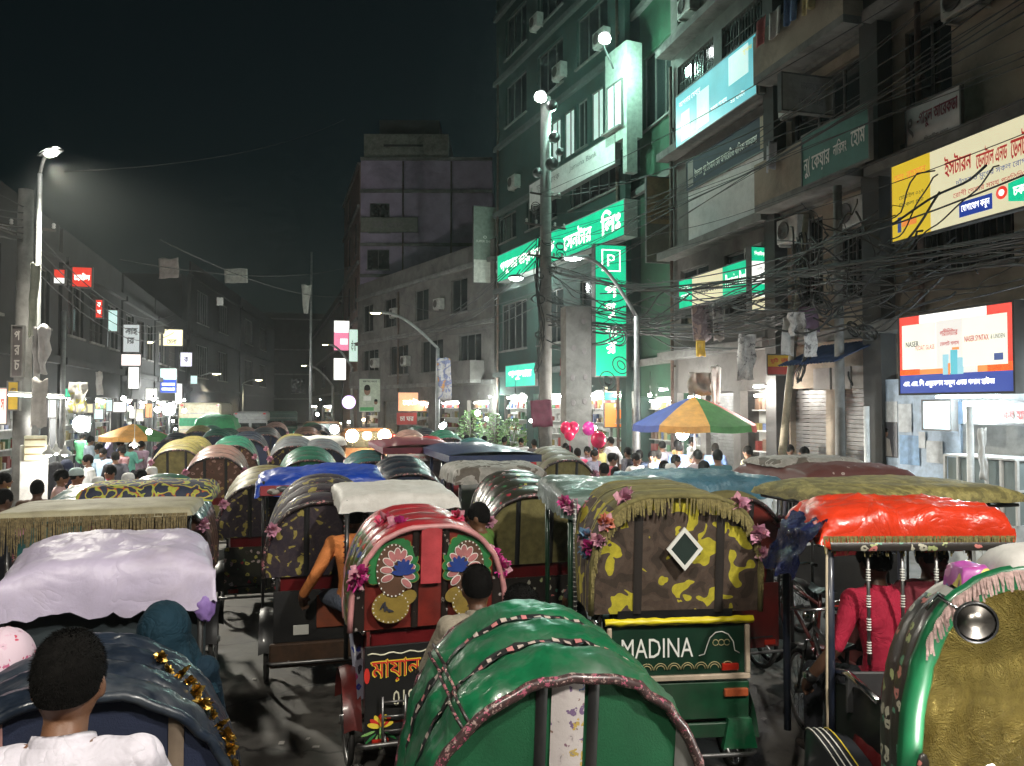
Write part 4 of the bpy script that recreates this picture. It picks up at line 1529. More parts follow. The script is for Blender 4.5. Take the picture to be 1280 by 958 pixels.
M_asph = asphalt()
b = MB()
b.add([(-400, -300, 0), (400, -300, 0), (400, 600, 0), (-400, 600, 0)], [[0, 1, 2, 3]])
b.build('ground', M_asph, kind='structure')
M_conc = mat('pavement_concrete', (.17, .165, .155), .85, var=.25, vs=2, bump=.3, bs=40, dirt=.6)
b = MB()
b.prism([(8.3, -30), (60, -30), (60, 70), (3.2, 70), (3.2, 55.5), (7.6, 37), (8.3, 24)], .0, .15)
b.build('pavement', M_conc, kind='structure')
b = MB()
b.prism([(-60, -30), (-5.3, -30), (-5.3, 60), (-8, 75), (-60, 75)], .0, .15)
b.build('pavement', M_conc, kind='structure')
M_kerb = mat('kerb_stone', (.24, .23, .21), .85, var=.2, dirt=.6)
kb = MB().b2(-.075, .075, 0, .98, .0, .16).mesh('kerb', [M_kerb])
for i in range(60):
    y = -2 + i
    if y < 23:
        link('kerb', kb, None, (8.22, y, 0.002), None, kind='structure')
    link('kerb', kb, None, (-5.22, y, 0.002), None, kind='structure')
# litter on the tarmac
rr = random.Random(21)
M_paper = mat('paper', (.36, .34, .31), .8, var=.1, dirt=.4)
for i, (px, py) in enumerate(((385, 925), (395, 935), (330, 700), (345, 812), (318, 850), (290, 905), (955, 900), (352, 930))):
    q = ray(px, py); k = -CAM_Z / q.z; p = CP + q * k
    s_ = rr.uniform(.018, .035)
    b = MB(); b.grid(lambda u, v: ((u - .5) * 2 * s_, (v - .5) * 1.4 * s_, .006 + .012 * abs(noise.noise(Vector((u * 3 + i, v * 3, i))))), 5, 4)
    o = b.build('litter_scrap', M_paper, loc=(p.x, p.y, .002)); o.rotation_euler = (0, 0, rr.uniform(0, 6))
    tag(o, 'small crumpled paper scrap lying on the bare tarmac', 'litter', 'paper scraps on the road')

# ------------------------------------------------------------------ facades
class Face:
    """vertical plane: x along the reading direction, y up, z out of the wall"""
    def __init__(s, o, to):
        o, to = Vector((o[0], o[1], 0)), Vector((to[0], to[1], 0))
        s.o, s.ex = o, (to - o).normalized()
        s.L = (to - o).length
        s.n = s.ex.cross(Vector((0, 0, 1)))
        s.M = Matrix(((s.ex.x, 0, s.n.x, o.x), (s.ex.y, 0, s.n.y, o.y), (0, 1, 0, 0), (0, 0, 0, 1)))

    def pix(s, px, py, off=0.0):
        q = ray(px, py)
        t = ((s.o + s.n * off) - CP).dot(s.n) / q.dot(s.n)
        p = CP + q * t
        return (p - s.o).dot(s.ex), p.z


FR = Face((11, 24), (11, 0))            # right-hand row, near
FR5 = Face((9.3, 37.4), (11, 25.6))     # bank building
FR6 = Face((4.0, 55.0), (9.3, 37.6))    # old low row
FL = Face((-7, 0), (-7, 60))            # left-hand row

M_wall = [mat('grey_plaster', (.13, .12, .11), .85, var=.25, vs=.8, bump=.25, bs=20, dirt=.7, dcol=(.04, .037, .033), ds=1.0),
          mat('cream_plaster', (.30, .25, .19), .85, var=.2, vs=.8, bump=.2, bs=20, dirt=.65, dcol=(.07, .06, .05), ds=1.1),
          mat('dark_plaster', (.045, .045, .043), .85, var=.3, vs=.8, bump=.25, bs=20, dirt=.6, ds=1.0),
          mat('green_lit_plaster', (.022, .075, .04), .85, var=.25, vs=.8, bump=.2, bs=20, dirt=.5, ds=1.0),  # green light from the bank sign put into the wall colour
          mat('violet_plaster', (.36, .29, .40), .85, var=.2, vs=.4, bump=.2, bs=20, dirt=.5, ds=.6), mat('night_dark_plaster', (.022, .023, .023), .9, var=.3, vs=.8, bump=.2, bs=20)]  # last entry near black: night shade put into the wall colour
M_dwin = glass('window_glass', (.02, .024, .024), .1)
M_wframe = mat('window_frame', (.10, .095, .09), .5, var=.2, dirt=.5)
M_grill = mat('rusty_grill', (.05, .04, .035), .7, var=.4)
M_shutter = mat('steel_shutter', (.16, .16, .155), .5, .5, var=.2, dirt=.5)
M_bluewin = emi('lit_window', (.75, .95, .88), .55, .35, 2)


def wall_open(mb, s0, s1, z0, z1, ops, th=.22, mi=0):
    xs = sorted(set([s0, s1] + [max(s0, min(s1, v)) for o in ops for v in o[:2]]))
    zs = sorted(set([z0, z1] + [max(z0, min(z1, v)) for o in ops for v in o[2:4]]))
    for i in range(len(xs) - 1):
        run = None
        for j in range(len(zs)):
            solid = j < len(zs) - 1 and not any(o[0] - 1e-6 <= xs[i] and xs[i + 1] <= o[1] + 1e-6 and o[2] - 1e-6 <= zs[j] and zs[j + 1] <= o[3] + 1e-6 for o in ops)
            if solid and run is None: run = zs[j]
            if not solid and run is not None:
                mb.b2(xs[i], xs[i + 1], run, zs[j], -th, 0, mi); run = None


def window(root, s0, s1, z0, z1, n=2, pane=None, grill=False, sill=True, frame=None):
    f = MB()
    t = .05
    for a, b_ in ((s0, s0 + t), (s1 - t, s1)): f.b2(a, b_, z0, z1, -.16, -.09)
    for a, b_ in ((z0, z0 + t), (z1 - t, z1)): f.b2(s0 + t, s1 - t, a, b_, -.16, -.09)
    for k in range(1, n):
        x = s0 + (s1 - s0) * k / n
        f.b2(x - t / 2, x + t / 2, z0 + t, z1 - t, -.155, -.095)
    w = f.build('window', frame or M_wframe, root)
    for k in range(n):
        p = MB()
        a, b_ = s0 + (s1 - s0) * k / n + t / 2, s0 + (s1 - s0) * (k + 1) / n - t / 2
        p.b2(a, b_, z0 + t, z1 - t, -.14, -.125)
        p.build('pane', pane or M_dwin, w)
    if grill:
        g = MB()
        x = s0 + .08
        while x < s1:
            g.b2(x - .008, x + .008, z0, z1, -.07, -.054); x += .14
        for k in range(1, 4):
            z = z0 + (z1 - z0) * k / 4
            g.b2(s0, s1, z - .008, z + .008, -.052, -.038)
        g.build('grill', M_grill, w)
    if sill:
        g = MB(); g.b2(s0 - .08, s1 + .08, z0 - .07, z0 - .002, -.1, .08)
        g.build('sill', M_conc, w)
    return w


def balcony(root, s0, s1, z, dep=.9, hgt=.95, solid=None, rail=True):
    b = MB(); b.b2(s0, s1, z - .16, z, .002, dep)
    bl = b.build('balcony', M_conc, root)
    if solid:
        p = MB(); p.b2(s0, s1, z + .001, z + hgt, dep - .1, dep); p.b2(s0, s0 + .1, z + .001, z + hgt, .002, dep - .1); p.b2(s1 - .1, s1, z + .001, z + hgt, .002, dep - .1)
        p.build('parapet', solid, bl)
    elif rail:
        p = MB()
        x = s0
        while x <= s1:
            p.b2(x, x + .02, z + .001, z + hgt, dep - .06, dep - .04); x += .14
        p.b2(s0, s1, z + hgt, z + hgt + .04, dep - .07, dep - .03)
        p.build('railing', M_grill, bl)
    return bl


M_inside = mat('shop_interior', (.46, .47, .44), .7, var=.1, dirt=.3)
M_goods = [mat('goods_%d' % i, c, .5, var=.3, vs=30) for i, c in enumerate(((.2, .04, .035), (.24, .19, .06), (.06, .14, .07), (.07, .1, .2), (.3, .3, .28), (.15, .09, .06)))]


def shop_inside(root, a, b_, c, d):
    q = MB(); q.b2(a, b_, c, d, -.58, -.54); w = q.build('back_wall', M_inside, root)
    q = MB(); q.b2(a + .3, b_ - .3, d - .16, d - .1, -.3, -.22); q.build('strip_lamp', emi('shop_strip_lamp', (1, .97, .9), 60), w)
    r_ = random.Random(int(a * 10) + int(c * 7))
    z = c + .5
    while z < d - .4:
        q = MB(); q.b2(a + .1, b_ - .1, z, z + .03, -.535, -.28); s_ = q.build('shelf', M_white, w)
        g = MB(); x = a + .15
        while x < b_ - .3:
            ww, hh = r_.uniform(.08, .25), r_.uniform(.14, .36)
            if r_.random() < .6: g.b2(x, x + ww, z + .031, z + .03 + hh, -.5, -.33, r_.randrange(6)); x += ww + r_.uniform(.01, .3)
        g.build('goods', M_goods, s_, kind='stuff')
        z += .52


def building(face, label, s0, s1, floors, wall, depth=9.0, name='building', slabm=None, slab_out=.18, group=None, cols=True, parapet=True):
    """floors: list of (z0, z1, openings, extra) ; openings (a, b, c, d, kind) as fractions of the bay and of the storey"""
    root = empty(name, mw=face.M, label=label, cat='building', group=group)
    W = MB()
    top = floors[-1][1]
    W.b2(s0 + .02, s1 - .02, 0, top - .02, -depth, -.6)
    for (z0, z1, ops) in floors:
        oo = []
        for o in ops:
            a, b_, c, d = s0 + (s1 - s0) * o[0], s0 + (s1 - s0) * o[1], z0 + (z1 - z0) * o[2], z0 + (z1 - z0) * o[3]
            oo.append((a, b_, c, d))
        wall_open(W, s0, s1, z0, z1, oo)
    if parapet: W.b2(s0, s1, top + .003, top + .9, -.15, 0)
    W.build('wall', wall, root)
    for i, (z0, z1, ops) in enumerate(floors):
        sl = MB(); sl.b2(s0 - .01, s1 + .01, z1 - .22, z1 + .002, .003, slab_out)
        sl.build('floor_slab', slabm or M_conc, root)
        for o in ops:
            a, b_, c, d = s0 + (s1 - s0) * o[0], s0 + (s1 - s0) * o[1], z0 + (z1 - z0) * o[2], z0 + (z1 - z0) * o[3]
            k = o[4]
            if k == 'w': window(root, a, b_, c, d, max(2, int((b_ - a) / .7)))
            elif k == 'g': window(root, a, b_, c, d, max(2, int((b_ - a) / .7)), grill=True)
            elif k == 'l': window(root, a, b_, c, d, max(2, int((b_ - a) / .8)), pane=M_bluewin, sill=False)
            elif k == 'b':
                window(root, a, b_, c, d, 3, sill=False)
                balcony(root, a - .3, b_ + .3, z0 + .02)
            elif k == 'p':
                window(root, a, b_, c, d, 3, sill=False)
                balcony(root, a - .3, b_ + .3, z0 + .02, .8, .95, wall)
            elif k == 's':
                q = MB(); n = int((d - c) / .09)
                for j in range(n): q.b2(a, b_, c + j * .09, c + j * .09 + .08, -.17, -.15 + .012 * (j % 2))
                q.build('shutter', M_shutter, root)
            elif k == 'o':
                shop_inside(root, a, b_, c, d)
    return root


# right-hand row (s = 24 - Y)
G, F1, F2, F3, F4, F5 = 4.3, 7.3, 10.3, 13.5, 16.7, 20.0
building(FR, 'dark plastered block behind the yellow billboard at the frame edge', 11.1, 21.0,
         [(0, G, [(.02, .30, 0, .72, 'o'), (.34, .62, 0, .75, 's'), (.66, .96, 0, .75, 's')]), (G, F1, [(.05, .28, .25, .85, 'g'), (.36, .6, .25, .85, 'g'), (.7, .9, .25, .85, 'g')]),
          (F1, F2, [(.05, .16, .1, .8, 'w'), (.42, .62, .3, .8, 'w'), (.72, .9, .3, .8, 'w')]), (F2, F3, [(.1, .3, .25, .8, 'g'), (.45, .7, .25, .8, 'g')]), (F3, F4, [(.1, .3, .25, .8, 'g'), (.45, .7, .25, .8, 'g')])], M_wall[1], slab_out=.55)
R2 = building(FR, 'old block of cream balconies between the pillar and the billboard building', 7.7, 10.9,
         [(0, G, [(.05, .45, 0, .72, 's'), (.55, .95, 0, .72, 's')]), (G, F1, [(.08, .44, .2, .85, 'g'), (.56, .92, .2, .85, 'g')]), (F1, F2, [(.1, .9, .05, .85, 'p')]), (F2, F3, [(.1, .9, .05, .85, 'p')]), (F3, F4, [(.1, .9, .05, .85, 'p')])], M_wall[1])
R3 = building(FR, 'grey commercial block carrying the cyan lightbox', 1.9, 7.5,
         [(0, G, [(.05, .3, 0, .72, 'o'), (.36, .62, 0, .72, 's'), (.68, .95, 0, .72, 'o')]), (G, F1, [(.1, .4, .25, .8, 'w'), (.55, .9, .25, .8, 'w')]), (F1, F2 + .02, []), (F2 + .02, F3, [(.08, .46, .15, .8, 'g'), (.54, .92, .15, .8, 'g')]), (F3, F4, [(.08, .46, .2, .8, 's'), (.54, .92, .2, .8, 's')]), (F4, F5, [(.08, .46, .2, .8, 'g')])], M_wall[0], slab_out=.5)
for s_, w_ in ((7.6, .42), (11.0, .5)):
    b = MB(); b.b2(s_ - w_ / 2, s_ + w_ / 2, 0, 17, .004, .34)
    b.build('pillar', M_wall[2], mw=FR.M, label='dark concrete pillar %s' % ('left of the cream balconies' if s_ < 8 else 'right of the cream balconies'), cat='pillar')
building(Face((11.6, 26.2), (11.6, 22.3)), 'wall tinted for green sign light, set back beside the bank building', 0, 3.9, [(0, G, [(.1, .9, 0, .7, 'o')]), (G, F2, []), (F2, F4, [(.2, .8, .3, .7, 'w')]), (F4, F5, [])], M_wall[3])
R5 = building(FR5, 'tall dark bank building with lit upper windows and green fascia', 0, 11.9,
         [(0, G, [(.04, .3, 0, .75, 'o'), (.36, .64, 0, .75, 'o'), (.7, .97, 0, .75, 'o')]), (G, 8.3, [(.05, .3, .25, .8, 'w'), (.4, .6, .25, .8, 'w'), (.72, .95, .25, .8, 'w')]),
          (8.3, 12.0, [(.02, .2, .58, .92, 'w'), (.3, .55, .58, .92, 'w'), (.65, .95, .58, .92, 'w')]), (12.0, 15.2, [(.5, .58, .2, .78, 'l'), (.60, .68, .2, .78, 'l'), (.70, .77, .2, .78, 'w'), (.79, .87, .2, .78, 'l')]), (15.2, 18.4, [(.1, .3, .2, .8, 'w'), (.4, .6, .2, .8, 'w'), (.7, .9, .2, .8, 'w')]),
          (18.4, 21.6, [(.1, .3, .2, .8, 'w'), (.4, .6, .2, .8, 'w'), (.7, .9, .2, .8, 'w')]), (21.6, 25, [(.1, .3, .2, .8, 'w'), (.4, .6, .2, .8, 'w'), (.7, .9, .2, .8, 'w')])], mat('teal_lit_plaster', (.014, .042, .034), .85, var=.3, vs=.8, bump=.25, bs=20, dirt=.5, ds=1.0), depth=12, slabm=mat('teal_grey_slab', (.07, .085, .08), .85, dirt=.5))  # teal of this wall paints in the green sign's cast
R6 = building(FR6, 'weathered low old building with open verandas beyond the bank', 0, 18.1,
         [(0, 4.0, [(.05, .2, 0, .75, 'o'), (.25, .4, 0, .75, 's'), (.45, .6, 0, .75, 'o'), (.65, .8, 0, .75, 'o'), (.85, .97, 0, .75, 'o')]), (4.0, 7.0, [(.05, .2, .2, .8, 'p'), (.3, .45, .2, .8, 'w'), (.55, .7, .2, .8, 'w'), (.8, .93, .2, .8, 'p')]),
          (7.0, 10.0, [(.05, .15, .2, .8, 'w'), (.25, .35, .2, .8, 'w'), (.5, .6, .2, .8, 'w'), (.75, .85, .2, .8, 'w')])], M_wall[0], depth=5)
# violet-grey block whose flank faces down the street
F7 = Face((4.3, 57.0), (13.4, 54.6))
R7 = building(F7, 'violet-grey block with pale top storey rising behind the old row', 0, 9.3,
         [(0, 12, []), (12, 14.2, [(.05, .22, .15, .8, 'w')]), (14.2, 18.0, [(.07, .22, .2, .75, 'g')]), (18.0, 20.3, [])], M_wall[4], depth=14, parapet=False, slab_out=.12)
b = MB(); b.b2(.2, 6.2, 20.303, 22.0, -5, -.05); b.b2(1.2, 5.5, 22.0, 23.2, -4, -.6, 1)
b.build('penthouse', [mat('pale_penthouse', (.22, .22, .19), .85, dirt=.5), M_wall[2]], R7)
b = MB(); b.b2(1.6, 4.4, 21.1, 21.25, -.06, -.03)
b.build('dark_vent', M_wall[2], R7)
# its street front
F7b = Face((3.9, 70), (4.25, 57.1))
R7b = building(F7b, 'rose-tinted street front of the violet-grey block', 0, 12.8, [(0, 9, []), (9, 13, [(.3, .45, .2, .8, 'g'), (.7, .85, .2, .8, 'g')]), (13, 17, [(.3, .45, .2, .8, 'g'), (.7, .85, .2, .8, 'g')]), (17, 20, [(.3, .45, .2, .8, 'g')])], mat('rose_plaster', (.22, .14, .12), .85, dirt=.5), depth=3, parapet=False)

# left-hand row, dark against the night
rr = random.Random(5)
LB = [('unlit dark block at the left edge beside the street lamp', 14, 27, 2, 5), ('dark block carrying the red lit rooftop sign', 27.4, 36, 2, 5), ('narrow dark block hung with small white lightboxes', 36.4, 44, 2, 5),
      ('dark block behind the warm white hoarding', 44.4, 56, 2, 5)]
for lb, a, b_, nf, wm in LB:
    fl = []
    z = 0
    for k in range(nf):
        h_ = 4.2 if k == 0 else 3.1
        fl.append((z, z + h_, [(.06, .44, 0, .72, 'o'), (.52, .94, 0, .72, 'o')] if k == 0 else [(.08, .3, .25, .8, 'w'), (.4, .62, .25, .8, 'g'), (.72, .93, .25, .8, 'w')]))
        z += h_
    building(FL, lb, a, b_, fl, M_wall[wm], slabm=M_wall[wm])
FFL = Face((-7.2, 60), (-2.5, 100))
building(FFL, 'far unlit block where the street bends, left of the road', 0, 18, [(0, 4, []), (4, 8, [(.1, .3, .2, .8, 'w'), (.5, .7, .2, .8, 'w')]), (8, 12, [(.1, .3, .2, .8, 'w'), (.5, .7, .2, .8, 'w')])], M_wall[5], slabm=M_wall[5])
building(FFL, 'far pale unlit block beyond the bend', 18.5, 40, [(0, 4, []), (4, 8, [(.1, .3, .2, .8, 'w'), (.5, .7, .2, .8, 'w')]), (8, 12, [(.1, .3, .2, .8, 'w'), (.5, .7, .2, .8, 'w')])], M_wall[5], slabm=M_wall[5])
FFR = Face((2.0, 120), (3.8, 71))
building(FFR, 'far dark row of shops past the violet-grey block', 0, 49, [(0, 4, [(.1, .3, 0, .7, 'o'), (.5, .8, 0, .7, 'o')]), (4, 8, [(.1, .2, .2, .8, 'w'), (.5, .6, .2, .8, 'w')]), (8, 12, [])], M_wall[2])
building(Face((-14, 135), (8, 135)), 'distant dark block closing the street', 0, 22, [(0, 4, []), (4, 8, [(.1, .2, .2, .8, 'w'), (.3, .4, .2, .8, 'w'), (.6, .7, .2, .8, 'w')]), (8, 12, []), (12, 17, [])], M_wall[2])

# ------------------------------------------------------------------ signs
def sign(face, label, px0, px1, yt, yb, bg, texts=(), depth=.14, off=.06, case=None, panels=(), pref=None, name='signboard', extra=None, cat='sign'):
    """px0/px1 edges; yt, yb top and bottom in the photograph at column pref (default px0)"""
    o = off + depth
    pref = px0 if pref is None else pref
    s0 = face.pix(px0, 508, o)[0]; s1 = face.pix(px1, 508, o)[0]
    zt = face.pix(pref, yt, o)[1]; zb = face.pix(pref, yb, o)[1]
    W, H = s1 - s0, zt - zb
    root = empty(name, mw=face.M @ Matrix.Translation((s0, zb, off)), label=label, cat=cat)
    c = MB(); c.b2(0, W, 0, H, 0, depth - .02)
    for a in (.0, 1.0):
        c.b2(-.03, .0, -.03, H + .03, 0, depth + .012) if a == 0 else c.b2(W, W + .03, -.03, H + .03, 0, depth + .012)
    c.b2(0, W, -.03, 0, 0, depth + .012); c.b2(0, W, H, H + .03, 0, depth + .012)
    c.build('casing', case or M_wframe, root)
    f = MB(); f.b2(.002, W - .002, .002, H - .002, depth - .018, depth)
    fo = f.build('face', bg, root)
    for (a, b_, c_, d_, m) in panels:
        p = MB(); p.b2(W * a, W * b_, H * c_, H * d_, depth + .001, depth + .005)
        p.build('panel', m, fo)
    for (body, a, c_, w, h_, m, *bo) in texts:
        t = MB()
        text_into(t, body, W * a, H * c_, W * w, H * h_, depth + .008, 0, bo[0] if bo else .02)
        t.build('lettering', m, fo)
    if extra: extra(root, fo, W, H, depth)
    return root


E_white = emi('lightbox_white', (1, 1, .95), 1.0)
E_letter = emi('backlit_letters', (1, 1, .9), 1.9)
E_green = emi('backlit_green', (.006, .46, .23), 1.25, .35, 2)
E_teal = emi('backlit_teal', (.03, .55, .38), 1.1, .3, 2)
E_cream = emi('backlit_cream', (.80, .74, .48), .75, .08, 2)
E_yellow = emi('backlit_yellow', (.85, .60, .04), .62, .08, 2)
E_cyan = emi('backlit_cyan', (.12, .50, .56), .85, .35, 1.2)
E_cyanp = emi('backlit_pale_cyan', (.55, .78, .74), .95, .3, 2)
E_red = emi('backlit_red', (.8, .05, .03), .8)
E_orange = emi('backlit_orange', (.9, .28, .06), .8, .2)
E_blue = emi('backlit_blue', (.02, .06, .38), .6)
E_rtxt = emi('backlit_red_print', (.55, .04, .03), .5)
E_dtxt = emi('backlit_dark_print', (.05, .06, .05), .2)
E_btxt = emi('backlit_blue_print', (.06, .12, .4), .4)
U_white = mat('white_board', (.68, .66, .65), .6, var=.06, dirt=.35, dcol=(.25, .23, .21))
U_grey = mat('grey_board', (.30, .28, .26), .7, var=.1, dirt=.4)
U_navy = mat('navy_board', (.012, .014, .04), .7, var=.15)
U_teal = mat('teal_board', (.05, .17, .14), .6, var=.15, dirt=.3)
U_tan = mat('tan_board', (.26, .18, .08), .7, var=.2, dirt=.4)
U_maroon = mat('maroon_lettering', (.22, .015, .04), .6)
U_greyt = mat('grey_lettering', (.2, .18, .18), .6)
U_red = mat('red_board', (.4, .02, .015), .5, var=.1, dirt=.25)
U_yell = mat('yellow_board', (.65, .42, .03), .5, var=.1, dirt=.2)

sign(FR, 'backlit cyan lightbox with pale panels high on the grey block', 847, 949, 121, 184, E_cyan, [('সুপার', .86, .78, .1, .1, E_yellow, .01), ('আপনার সেবায়', .05, .72, .3, .12, E_white, .01), ('সকল শাখায়', .48, .2, .2, .1, E_white, .01), ('২৪ ঘন্টা', .72, .12, .16, .1, E_white, .01)], .22, .3,
     panels=[(.08, .2, .05, .6, E_cyanp), (.3, .46, .08, .75, E_cyanp), (.7, .92, .45, .95, E_cyanp), (.22, .3, .1, .6, E_cyan)])
sign(FR, 'dark navy signboard with white lettering and round seals', 860, 972, 202, 239, U_navy, [('ইসলাম পুর তৈজস কো অপারেটিভ বালিকা মাদ্রাসা', .11, .22, .72, .4, M_wtext, .015)], .08, .05,
     panels=[(.02, .09, .1, .95, U_grey), (.86, .985, .05, .98, mat('brass_seal', (.3, .2, .12), .6))])
sign(FR, 'blank white board under the navy signboard', 862, 972, 240, 303, U_white, (), .05, .05)
sign(FR, 'long green and cream backlit bank sign above the shop canopies', 850, 938, 352, 386, E_cream, [('প্রিমিয়ার ব্যাংক', .25, .25, .36, .42, E_dtxt, .02), ('Premier Bank', .70, .3, .28, .42, E_letter, .01), ('প্রিমিয়ার', .03, .62, .15, .16, E_letter, .01), ('ব্যাংক লিঃ', .03, .35, .15, .16, E_letter, .01)], .2, .35,
     panels=[(.0, .21, 0, 1, E_green), (.66, 1, 0, 1, E_green)])
FP = Face((10.25, 16.9), (11.0, 16.9))
sign(FP, 'upright backlit sign with green head and white body jutting from the bank', 941, 976, 309, 388, E_white, [('প্রিমিয়ার ব্যাংক', .1, .86, .8, .08, E_letter, .01), ('এটিএম বুথ', .15, .62, .7, .07, E_dtxt, .01), ('২৪ ঘন্টা', .2, .5, .6, .06, E_dtxt, .01)], .2, 0,
     panels=[(0, 1, .78, 1, E_green), (0, 1, .26, .42, E_green), (0, 1, 0, .22, E_cream)])
sign(FR, 'unlit teal board with white lettering on the cream balconies', 1006, 1090, 170, 232, U_teal, [('নু( কেয়ার', .03, .12, .42, .42, M_wtext, .02), ('নার্সিং', .5, .3, .2, .3, M_wtext, .02), ('হোম', .76, .3, .2, .34, M_wtext, .02)], .08, 1.0)
FP2 = Face((8.5, 13.4), (11.0, 13.4))
sign(FP2, 'faded grey sign jutting out above the teal board', 982, 1046, 92, 137, U_grey, [('ডাক্তার খানা', .35, .62, .45, .2, U_greyt), ('চেম্বার', .3, .2, .5, .16, U_greyt)], .12, 0)
sign(FR, 'unlit white notice with maroon lettering above the yellow billboard', 1138, 1206, 136, 200, U_white, [('-পারুল আর্কেডা', .22, .5, .75, .34, U_maroon, .03), ('দ্বিতীয় তলা', .35, .22, .45, .12, U_greyt), ('ৎ', .03, .4, .12, .4, U_greyt, .03)], .06, .3)


def yb_extra(root, fo, W, H, d):
    p = MB(); p.b2(W * .52, W * .74, H * .07, H * .25, d + .003, d + .007); p.build('panel', E_blue, fo)
    p = MB(); p.b2(W * .08, W * .2, H * .16, H * .24, d + .003, d + .007); p.build('panel', E_orange, fo)
    p = MB(); p.lathe([(0, 0), (.1, 0), (.1, .005), (0, .006)], 20, 0, Matrix.Translation((W * .80, H * .22, d + .002))); p.build('emblem', E_red, fo)
    p = MB(); p.lathe([(0, 0), (.05, 0), (.05, .003), (0, .004)], 16, 0, Matrix.Translation((W * .80, H * .22, d + .008))); p.build('emblem', E_white, fo)
    p = MB(); p.b2(W * .045, W * .075, H * .1, H * .3, d + .003, d + .007); p.build('panel', E_btxt, fo)
    p = MB(); p.add([(W * .84, H * .1, d + .004), (W, H * .02, d + .004), (W, H * .34, d + .004), (W * .84, H * .3, d + .004)], [[0, 1, 2, 3]]); p.build('panel', E_green, fo)
    t = MB(); text_into(t, 'যোগাযোগ করুন', W * .535, H * .10, W * .19, H * .11, d + .010, 0, .01); text_into(t, 'চক্ষু', W * .87, H * .1, W * .1, H * .14, d + .008, 0, .02)
    t.build('lettering', E_letter, fo)


sign(FR, 'big yellow and cream billboard with red lettering slanting across the corner', 1119, 1300, 208, 302, E_cream, [('ইস্টার্ন', .42, .60, .19, .27, E_rtxt, .03), ('ডেন্টাল এন্ড', .64, .58, .2, .24, E_rtxt, .03), ('ডেন্টাল', .86, .56, .13, .3, E_rtxt, .03), ('ডাঃ রহমান', .02, .76, .26, .11, E_orange, .01), ('দাঁতের ও মুখের সকল রোগ', .5, .44, .45, .1, E_btxt, .01), ('রোগী দেখার সময় প্রতিদিন', .48, .31, .48, .09, E_rtxt, .01), ('মোবাইল ০১৭', .06, .52, .2, .07, E_dtxt, .01), ('বিকেল ৪টা', .06, .42, .2, .06, E_dtxt, .01)], .12, .55,
     panels=[(0, .31, 0, 1, E_yellow)], extra=yb_extra)

# kiosk lightbox over the pavement
FK = Face((9.62, 12.2), (9.62, 4.0))


def kx(root, fo, W, H, d):
    for a, b_ in ((.03, .36), (.6, .96)):
        p = MB(); p.box((W * (a + b_) / 2, H * .60, d + .008), (W * (b_ - a), H * .58, .012), 0, bev=.02)
        q = p.build('white_panel', emi('panel_ivory', (.85, .84, .72), .85, .12), fo)
    t = MB()
    text_into(t, 'NASER', W * .07, H * .6, W * .13, H * .07, d + .018, 0, .015); text_into(t, 'FLOAT GLASS', W * .17, H * .55, W * .18, H * .06, d + .018, 1, .01)
    text_into(t, 'NASER SYNTAX', W * .62, H * .6, W * .2, H * .07, d + .018, 1, .02); text_into(t, '& LINDEN', W * .835, H * .61, W * .11, H * .05, d + .018, 0, .01)
    text_into(t, 'এম. এম. পি এডুকেশন স্কুল এন্ড গ্লাস হাউজ', W * .04, H * .065, W * .82, H * .11, d + .012, 2, .025)
    text_into(t, 'প্রীমিটার', W * .40, H * .70, W * .16, H * .09, d + .014, 1, .02); text_into(t, 'ফ্লোট গ্লাস', W * .40, H * .58, W * .17, H * .06, d + .014, 1, .02)
    t.build('lettering', [E_dtxt, E_rtxt, E_letter], fo)
    p = MB()
    for k, (x, z, w_, h_, mi) in enumerate(((.42, .22, .05, .25, 0), (.49, .22, .06, .3, 1), (.55, .22, .05, .2, 0), (.465, .22, .02, .14, 2), (.505, .52, .06, .03, 2))):
        p.b2(W * x, W * (x + w_), H * z, H * (z + h_), d + .003, d + .007, mi)
    p.build('printed_shapes', [emi('print_sky', (.3, .6, .7), .7), emi('print_aqua', (.1, .5, .6), .7), E_orange], fo)
    p = MB(); p.b2(W * .86, W * .93, H * .36, H * .44, d + .016, d + .02); p.build('panel', E_btxt, fo)


sign(FK, 'red, white and blue lightbox over the kiosk shop', 1126, 1268, 398, 492, emi('print_pale', (.72, .70, .66), .8), (), .42, 0, case=M_wall[2],
     panels=[(0, 1, 0, .235, E_blue), (0, .2, .235, 1, E_red), (.8, 1, .235, 1, E_red), (.2, .8, .9, 1, E_white), (0, .42, .235, .3, E_orange), (.72, 1, .235, .34, E_orange)], extra=kx)
FK2 = Face((10.2, 12.0), (10.2, 4.0))
sign(FK2, 'pale fascia with dull red lettering beside the kiosk lightbox', 1206, 1310, 504, 528, mat('pale_fascia', (.5, .47, .42), .5), [('সেলস গ্লাস হাউস', .08, .18, .8, .62, M_rtext, .04)], .1, 0)
FRs = Face((10.6, 24), (10.6, 0))
FV = Face((9.6, 17.3), (10.9, 17.3))
sign(FV, 'narrow red sign of stacked yellow letters beside the leaning pole', 964, 982, 496, 592, U_red, [('পল্লী', .1, .62, .8, .16, M_ytext, .03), ('মাটি', .1, .36, .8, .16, M_ytext, .03), ('পোস্ত', .1, .1, .8, .16, M_ytext, .03)], .08, 0, panels=[(.08, .92, .82, .97, M_black)])
FV2 = Face((8.8, 16.0), (10.9, 16.0))
sign(FV2, 'small yellow and red board hung on the wires', 960, 990, 444, 468, U_yell, [('মুটি', .1, .55, .35, .3, M_rtext, .03), ('ভাড়া', .55, .55, .35, .3, M_rtext, .03)], .04, 0, panels=[(0, 1, 0, .4, U_red)])

